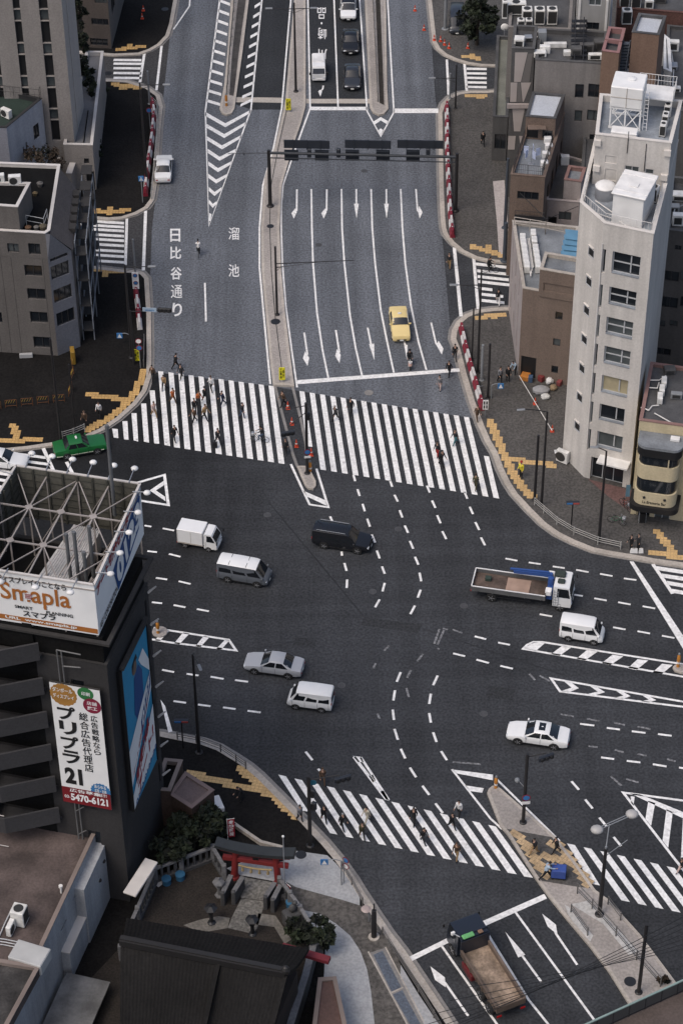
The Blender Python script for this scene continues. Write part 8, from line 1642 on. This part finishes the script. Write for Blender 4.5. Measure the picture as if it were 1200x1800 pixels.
t = thing('road_sign', 'stack of round signs on the plaza kerb rail', 'sign', G(604, 1552, ZS)); h = 2.6; m = M(); m.tube((0, 0, 0), (0, 0, h), .04); m.build('pole', mPostG, t); disc_sign(t, V(.15, -.06, h - .1), .28, mSignBl, mRedB, R(-35)); disc_sign(t, V(.15, -.06, h - .75), .28, mWhiteP, mRedB, R(-35))
t = thing('short_pole', 'short dark pole with a pale base on the curved path', 'pole', G(657, 1648, ZS)); m = M(); m.tube((0, 0, 0), (0, 0, 2.9), .2, .17, 12); m.tube((0, 0, 2.9), (0, 0, 3.6), .05); m.build('pole', mPost, t); m = M(); m.lathe([(.4, 0), (.4, .08), (.3, .1)]); m.build('base', mKerb, t)
t = thing('traffic_mirror', 'round pinkish mirror on a post by the plaza kerb', 'mirror', G(648, 1620, ZS)); m = M(); m.tube((0, 0, 0), (0, 0, 1.3), .04); m.build('post', mPostG, t); m = M(); m.lathe([(.34, 0), (.36, .04), (.2, .12)], (-.2, 0, 1.3)); m.build('mirror_face', pm('mirror_pink', (.36, .29, .27), .4), t)
# amber bollards
for x, y, hh, lab in ((398, 185, 1.3, 'orange post with a pale top on the end of the left underpass island'), (871, 1385, 1.1, 'orange post on the rounded tip of the lower right island'), (1191, 1172, 1.3, 'orange post on the concrete end of the right median'), (545, 828, 1.0, 'orange post on the tip of the north refuge'), (278, 1113, 1.2, 'orange post on the round concrete base beside the advert building')):
    t = thing('marker_post', lab, 'bollard', G(x, y, .18 if x != 278 else .12)); m = M(); m.lathe([(.12, 0), (.13, .1), (.11, hh * .45), (.15, hh * .5), (.13, hh * .9), (.06, hh)], n=12); m.build('post', mAmb, t, smooth=50); m = M(); m.lathe([(.14, hh * .3), (.14, hh * .42)], n=12); m.build('band', mWhiteP, t); m = M(); m.ball((0, 0, hh + .08), (.1, .1, .12)); m.build('lamp', mPostG, t)
m = M(); m.lathe([(.62, 0), (.62, .12), (.55, .15)], G(281, 1112), n=18); tag(m.build('concrete_base', mConc), 'round concrete base beside the advert building', 'base')
# cones
def cone(p, lab, grp=None, h=.7):
    t = thing('traffic_cone', lab, 'traffic cone', p, 0, grp); m = M(); m.bbox((0, 0, .02), (.36, .36, .04), .01); m.lathe([(.15, .04), (.03, h), (.0, h)], n=10); m.build('cone', mCone, t); m = M(); m.lathe([(.108, h * .42), (.075, h * .62)], n=10); m.build('white_band', mWhiteP, t)
for k, (x, y) in enumerate(((729, 18), (745, 52), (763, 70), (774, 72), (781, 78), (789, 84))): cone(G(x, y, .03 if k < 2 else ZS), ('topmost', 'second', 'third', 'fourth', 'fifth', 'lowest')[k] + ' cone in the line curving round the upper right kerb', 'cones at the upper right kerb')
cone(G(822, 84, ZS), 'single cone tied with rope by the parked van'); cone(G(252, 18, ZS), 'upper of two cones on the top left pavement'); cone(G(250, 32, ZS), 'lower of two cones on the top left pavement')
for k, (x, y) in enumerate(((506, 718), (513, 746), (521, 785), (547, 800))): cone(G(x, y, .02), ('highest', 'second highest', 'third', 'lowest')[k] + ' orange cone on the dark crosswalk refuge', 'cones on the refuge', .8)
cone(G(940, 710, ZS), 'cone at the near end of the rope by the bin bags'); cone(G(970, 758, ZS), 'cone at the far end of the rope towards the cream tower')
m = M(); m.tube(G(912, 660, .75), G(970, 757, .75), .035); tag(m.build('pole_bar', mPipe), 'long pale bar laid between the cones by the brown building', 'bar')
# water filled barriers
def barriers(pts, lab, grp, L=1.35, first=0):
    P = [G(x, y, ZS) for x, y in pts]; tot = sum((b - a).length for a, b in zip(P, P[1:])); n = int(tot / L)
    for k in range(n):
        s_ = (k + .5) * tot / n; 
        for a, b in zip(P, P[1:]):
            if s_ <= (b - a).length: c = a.lerp(b, s_ / (b - a).length); d = b - a; break
            s_ -= (b - a).length
        red = (k + first) % 2 == 0; t = thing('water_barrier', ('red' if red else 'white') + ' plastic barrier ' + lab, 'barrier', c, math.atan2(d.y, d.x), grp + (' red' if red else ' white'))
        m = M(); l = tot / n * .48; m.add([V(sx * l * (1 if z < .5 else .92), sy * w_, z) for z, w_ in ((0, .25), (.25, .24), (.4, .12), (.85, .10)) for sx, sy in ((-1, -1), (1, -1), (1, 1), (-1, 1))], [(3, 2, 1, 0), (12, 13, 14, 15)] + [(4 * i + j, 4 * i + (j + 1) % 4, 4 * i + 4 + (j + 1) % 4, 4 * i + 4 + j) for i in range(3) for j in range(4)]); m.build('tank', mRedB if red else mWhB, t)
        m = M(); m.lathe([(.06, .85), (.06, .89)], n=8); m.build('cap', mWhB, t)
barriers([(268, 182), (271, 200), (268, 240), (263, 275), (258, 315), (256, 345)], 'in the row along the upper left kerb', 'upper left barriers'); barriers([(239, 512), (243, 545), (246, 580)], 'in the short row along the lower left kerb', 'lower left barriers', first=0)
barriers([(785, 188), (786, 215), (786, 260), (788, 310), (791, 370), (795, 418)], 'in the long row along the upper right kerb', 'upper right barriers'); barriers([(810, 578), (817, 610), (826, 645), (837, 682), (848, 722)], 'in the row along the lower right kerb', 'lower right barriers')
# guard rails
def guard(pts, lab, h=.8, base=ZS, mat=None):
    P = [G(x, y, base) for x, y in pts]; t = thing('guard_rail', lab, 'railing', P[0]); m = M()
    for a, b in zip(P, P[1:]):
        for z in (.35, .58, h): m.tube(a + V(0, 0, z), b + V(0, 0, z), .028, n=6)
    m.build('rails', mat or mPostG, t, t.location)
    for a, b in zip(P, P[1:]):
        for k in range(max(1, round((b - a).length / 2.0))): p = a.lerp(b, k / max(1, round((b - a).length / 2.0))); m = M(); m.tube(p, p + V(0, 0, h + .06), .05, n=8); m.build('post', mat or mPostG, t, t.location)
    m = M(); m.tube(P[-1], P[-1] + V(0, 0, h + .06), .05, n=8); m.build('post', mat or mPostG, t, t.location)
mGd = pm('rail_brown_grey', (.11, .105, .10), .5, .1)
guard([(939, 888), (955, 902), (978, 922), (1008, 940), (1050, 957), (1090, 966)], 'pale curved guard rail along the right hand kerb', mat=pm('rail_pale', (.33, .32, .30), .5)); guard([(110, 772), (130, 766), (149, 758)], 'pale short rail at the kerb above the green taxi', mat=pm('rail_pale', (.33, .32, .30)))
guard([(312, 1300), (345, 1306), (388, 1322), (415, 1340), (432, 1352)], 'thin rail along the lower left kerb below the advert building', mat=mGd); guard([(601, 1528), (618, 1556), (637, 1592)], 'dark rail at the edge of the pale plaza', mat=mGd); guard([(672, 1644), (700, 1690), (735, 1745), (762, 1790), (790, 1840)], 'dark rail running down beside the blue grating', mat=mGd)
guard([(254, 600), (253, 645)], 'thin rail behind the yellow board on the left pavement', mat=mGd); guard([(1014, 1571), (1040, 1598), (1082, 1646), (1118, 1688), (1160, 1735)], 'dark fence down the middle of the lower right island', 1.0, .18, mGd); guard([(1003, 1604), (1032, 1645)], 'short dark rail on the left side of the lower right island', .8, .18, mGd); guard([(1068, 1590), (1090, 1618)], 'short dark rail on the right side of the lower right island', .8, .18, mGd)
guard([(266, 180), (277, 190), (276, 240), (271, 300), (266, 350)], 'pale low rail between upper left barriers and kerb', mat=pm('rail_pale', (.33, .32, .30)))
for p, lab in (((404, 10), 'left'), ((664, 10), 'right')):
    xs = [(413, -40), (411, 20), (404, 95), (399, 165)] if lab == 'left' else [(652, -40), (656, 20), (660, 95), (664, 178)]
    guard(xs, 'rail on top of the ' + lab + ' underpass island', 1.0, .18, mGd)
# construction fences and bollards at the plaza
for k in range(5): 
    p = G(-8 + 28 * k, 719 - 3.0 * k, ZS); t = thing('work_fence', ('leftmost', 'second', 'third', 'fourth', 'rightmost')[k] + ' orange barred work fence along the dark plaza', 'fence', p, R(6), 'work fences along the plaza'); m = M(); [m.tube((x, 0, 0), (x, 0, .85), .022) for x in (-.5, .5)]; [m.tube((-.5, 0, z), (.5, 0, z), .02) for z in (.2, .85)]; m.build('frame', pm('fence_orange', (.14, .05, .012), .6), t); m = M(); [m.beam((-.45 + .22 * j, 0, .5), (-.3 + .22 * j, 0, .8), .08, .02) for j in range(4)]; m.build('stripes', pm('fence_yellow', (.25, .16, .02), .6), t)
for k in range(3): p = G(124 + 3 * k, 690 - 26 * k, ZS); t = thing('work_fence', ('nearest', 'middle', 'farthest')[k] + ' orange fence climbing towards the tiled building', 'fence', p, R(80), 'work fences by the tiled building'); m = M(); [m.tube((x, 0, 0), (x, 0, .85), .022) for x in (-.6, .6)]; [m.tube((-.6, 0, z), (.6, 0, z), .02) for z in (.2, .5, .85)]; m.build('frame', pm('fence_orange', (.14, .05, .012), .6), t); m = M(); [m.beam((-.5 + .24 * j, 0, .55), (-.35 + .24 * j, 0, .82), .08, .02) for j in range(4)]; m.build('stripes', pm('fence_yellow', (.25, .16, .02), .6), t)
mMach = pm('machine_pale', (.34, .34, .34), .6, .1)
tag(M().bbox(G(46, 625, .3), (1.2, .3, .5), .03, R(4)).build('vending_machine', mMach), 'white panelled machine at the foot of the tiled building', 'vending machine')
tag(M().bbox(G(150, 505, .6), (.3, 4.2, .9), .03, R(3)).build('hoarding', pm('panel_yellow', (.24, .14, .02), .6)), 'yellow hoarding panel leaning on the side of the tiled building', 'panel')
tag(M().bbox(G(128, 625, .8), (.4, 1.0, 1.5), .05, R(10)).build('hoarding', pm('panel_yellow', (.24, .14, .02), .6)), 'upright yellow board at the corner of the tiled building', 'board')
street_pole('utility_pole', 'thin dark pole in front of the tiled building corner', 'pole', 108, 780, 595, ZS, .13, .09); street_pole('utility_pole', 'second thin dark pole, right of the first on the dark plaza', 'pole', 133, 760, 640, ZS, .10, .08)
street_pole('utility_pole', 'tall bluish utility pole beside the brown terrace building', 'pole', 887, 400, 278, ZS, .17, .13, mat=pm('pole_blue_grey', (.05, .06, .075), .5)); street_pole('utility_pole', 'stout bluish utility pole above the right side crossing', 'pole', 886, 458, 391, ZS, .2, .18, mat=pm('pole_blue_grey', (.05, .06, .075)))
street_pole('utility_pole', 'pale grey utility pole by the parked van at the top right', 'pole', 782, 50, -40, ZS, .2, .16, mat=mPostG)
# clutter by the brown building
for k, (x, y, d, c, lab) in enumerate(((950, 690, (1.5, 1.0, .7), (.32, .32, .33), 'grey tarpaulin covered heap by the cream tower'), (958, 700, (.8, .6, .5), (.6, .6, .58), 'white bag in front of the tarpaulin heap'), (965, 673, (.6, .6, .6), (.62, .61, .6), 'white sack leaning on the brown wall'), (972, 684, (.6, .7, .5), (.25, .18, .11), 'brown carton beside the tarpaulin heap'), (952, 668, (.7, .5, .6), (.18, .03, .03), 'dark red crate against the brown wall'), (983, 676, (.6, .4, .5), (.2, .05, .05), 'red box at the corner of the cream tower'), (923, 665, (.9, .8, .5), (.42, .16, .03), 'orange crate by the gate of the brown building'), (932, 670, (.5, .4, .6), (.05, .09, .16), 'blue bin next to the orange crate'), (978, 795, (.5, .4, .12), (.5, .5, .5), 'white scrap lying on the right pavement'))):
    m = M(); p = G(x, y, ZS)
    if 'tarp' in lab or 'bag' in lab or 'sack' in lab: m.ball(p + V(0, 0, d[2] * .45), (d[0] * .55, d[1] * .55, d[2] * .55), 9); [m.ball(p + V(math.cos(j) * d[0] * .3, math.sin(j) * d[1] * .3, d[2] * .35), d[2] * .4, 7) for j in (0, 2, 4)]
    else: m.bbox(p + V(0, 0, d[2] / 2), d, .04, .2 * k)
    nm = 'tarpaulin_heap' if 'tarp' in lab else 'bag' if 'bag' in lab or 'sack' in lab else 'crate'; o = m.build(nm, pm('clutter_%d' % k, c, .85, .15, 2, dirt=.2)); tag(o, lab, nm.split('_')[0] if nm != 'tarpaulin_heap' else 'heap')
ac_unit(G(988, 812, ZS), R(-35), 'white condenser on the ground at the foot of the cream tower', d=(1.1, .45, 1.2))
t = thing('menu_board', 'dark folding menu board in front of the cafe door', 'sign', G(1128, 917, ZS)); m = M(); m.box((0, -.15, .5), (.55, .05, 1.0)); m.box((0, .15, .5), (.55, .05, 1.0)); m.build('board', mTrim, t); m = M(); [m.tube((x, y, 0), (x, y, 1.05), .02) for x in (-.28, .28) for y in (-.15, .15)]; m.build('frame', mFrameL, t)
t = thing('blue_banner', 'narrow pale blue banner beside the cafe', 'banner', G(1098, 880, ZS)); m = M(); m.tube((0, 0, 0), (0, 0, 1.9), .02); m.build('pole', mPostG, t); m = M(); m.box((.18, 0, 1.1), (.36, .02, 1.3)); m.build('cloth', pm('banner_blue', (.10, .20, .28), .8), t)
for k, (x, y, d, lab) in enumerate(((957, 92, (1.0, .5, .8), 'white box unit on the left of the grey apartment roof'), (975, 82, (2.2, .4, .5), 'long white duct across the grey apartment roof'), (998, 96, (.9, .5, .5), 'low white unit beside the outside stair'), (952, 72, (.8, .8, 1.2), 'tall grey unit at the back of the grey apartment roof'))): tag(M().bbox(G(x, y, 16.0) + V(0, 0, d[2] / 2), d, .04).build('roof_unit', mACw if k < 3 else mPostG), lab, 'roof unit')
# manhole covers
for k, (x, y, r_, z_) in enumerate(((475, 397, .35, .19), (484, 565, .45, .19), (190, 128, .4, .02), (1107, 1726, .42, .19), (529, 1503, .4, .16), (290, 15, .4, ZS + .01), (648, 690, .4, .02))): m = M(); m.lathe([(r_, 0), (r_, .006)], G(x, y, z_), n=20); struct('manhole_cover', m, mSteelD if k < 6 else mKerbD)
# overhead wires across the lower right
for k in range(7):
    a, b = G(640 + 30 * k, 1880 - 24 * k, 8.5), G(1300, 1560 + 14 * k, 8.0 + .15 * k); m = M(); P = [a.lerp(b, j / 14) - V(0, 0, .5 * math.sin(math.pi * j / 14)) for j in range(15)]; m.path(P, .022, 5); tag(m.build('overhead_wire', mBlackP), 'thin dark wire strung across the lower right corner above the island', 'wire', 'overhead wires')
m = M(); P = [G(905, 330, 9.5), G(960, 385, 8.5), G(1016, 362, 9)]; m.path(P, .03); tag(m.build('overhead_wire', mBlackP), 'wire crossing in front of the small beige house', 'wire')

# rooftop jumble behind the cream tower
r_ = random.Random(11)
for k, (x, y, z) in enumerate(((1012, 100, 16), (1030, 92, 16), (1045, 104, 16), (1056, 84, 16), (948, 98, 16), (1100, 160, 12.5), (1130, 168, 12.5), (1148, 150, 12.5), (1180, 120, 11), (1188, 160, 11), (1180, 88, 11), (1196, 184, 11), (1120, -2, 12), (1140, 12, 12), (1160, 4, 12), (1182, 370, 15.6), (1190, 395, 15.6), (1194, 350, 15.6), (912, 80, 16.5), (928, 70, 16.5), (1188, 700, 10), (1176, 655, 10))):
    d = (r_.uniform(.6, 1.5), r_.uniform(.4, 1.0), r_.uniform(.4, 1.1)); mt = r_.choice((mACw, mPostG, mSteelG, mGryD))
    t = thing('roof_unit', 'small boxy unit in the rooftop jumble of the right hand block', 'roof unit', G(x, y, z), r_.uniform(-.15, .1), 'rooftop jumble'); m = M(); m.bbox((0, 0, d[2] / 2 + .06), d, .04); m.build('casing', mt, t); m = M(); m.box((0, -d[1] / 2 - .005, d[2] / 2 + .05), (d[0] * .7, .02, d[2] * .6)); m.build('grille', mACd, t)
for k, pts in enumerate((((950, 104, 16), (1000, 108, 16), (1060, 112, 16)), ((1092, 172, 12.5), (1150, 178, 12.5), (1160, 140, 12.5)), ((1178, 190, 11), (1184, 120, 11), (1176, 66, 11)), ((1174, 408, 15.8), (1186, 366, 15.8), (1200, 360, 15.8)), ((1000, 116, 14), (1001, 150, 12), (1002, 200, 8)))):
    m = M(); m.path([G(x, y, z + .2) for x, y, z in pts], .06); tag(m.build('roof_pipe', mPipe if k % 2 == 0 else mPostG), ('pale pipe along the front edge of the grey apartment roof', 'grey pipe round the dark link roof', 'pale pipe down the far right dark roof', 'grey pipe on the charcoal apartment roof', 'pale drainpipe down the blank grey wall')[k], 'pipe')
bpy.data.objects.remove(_to)
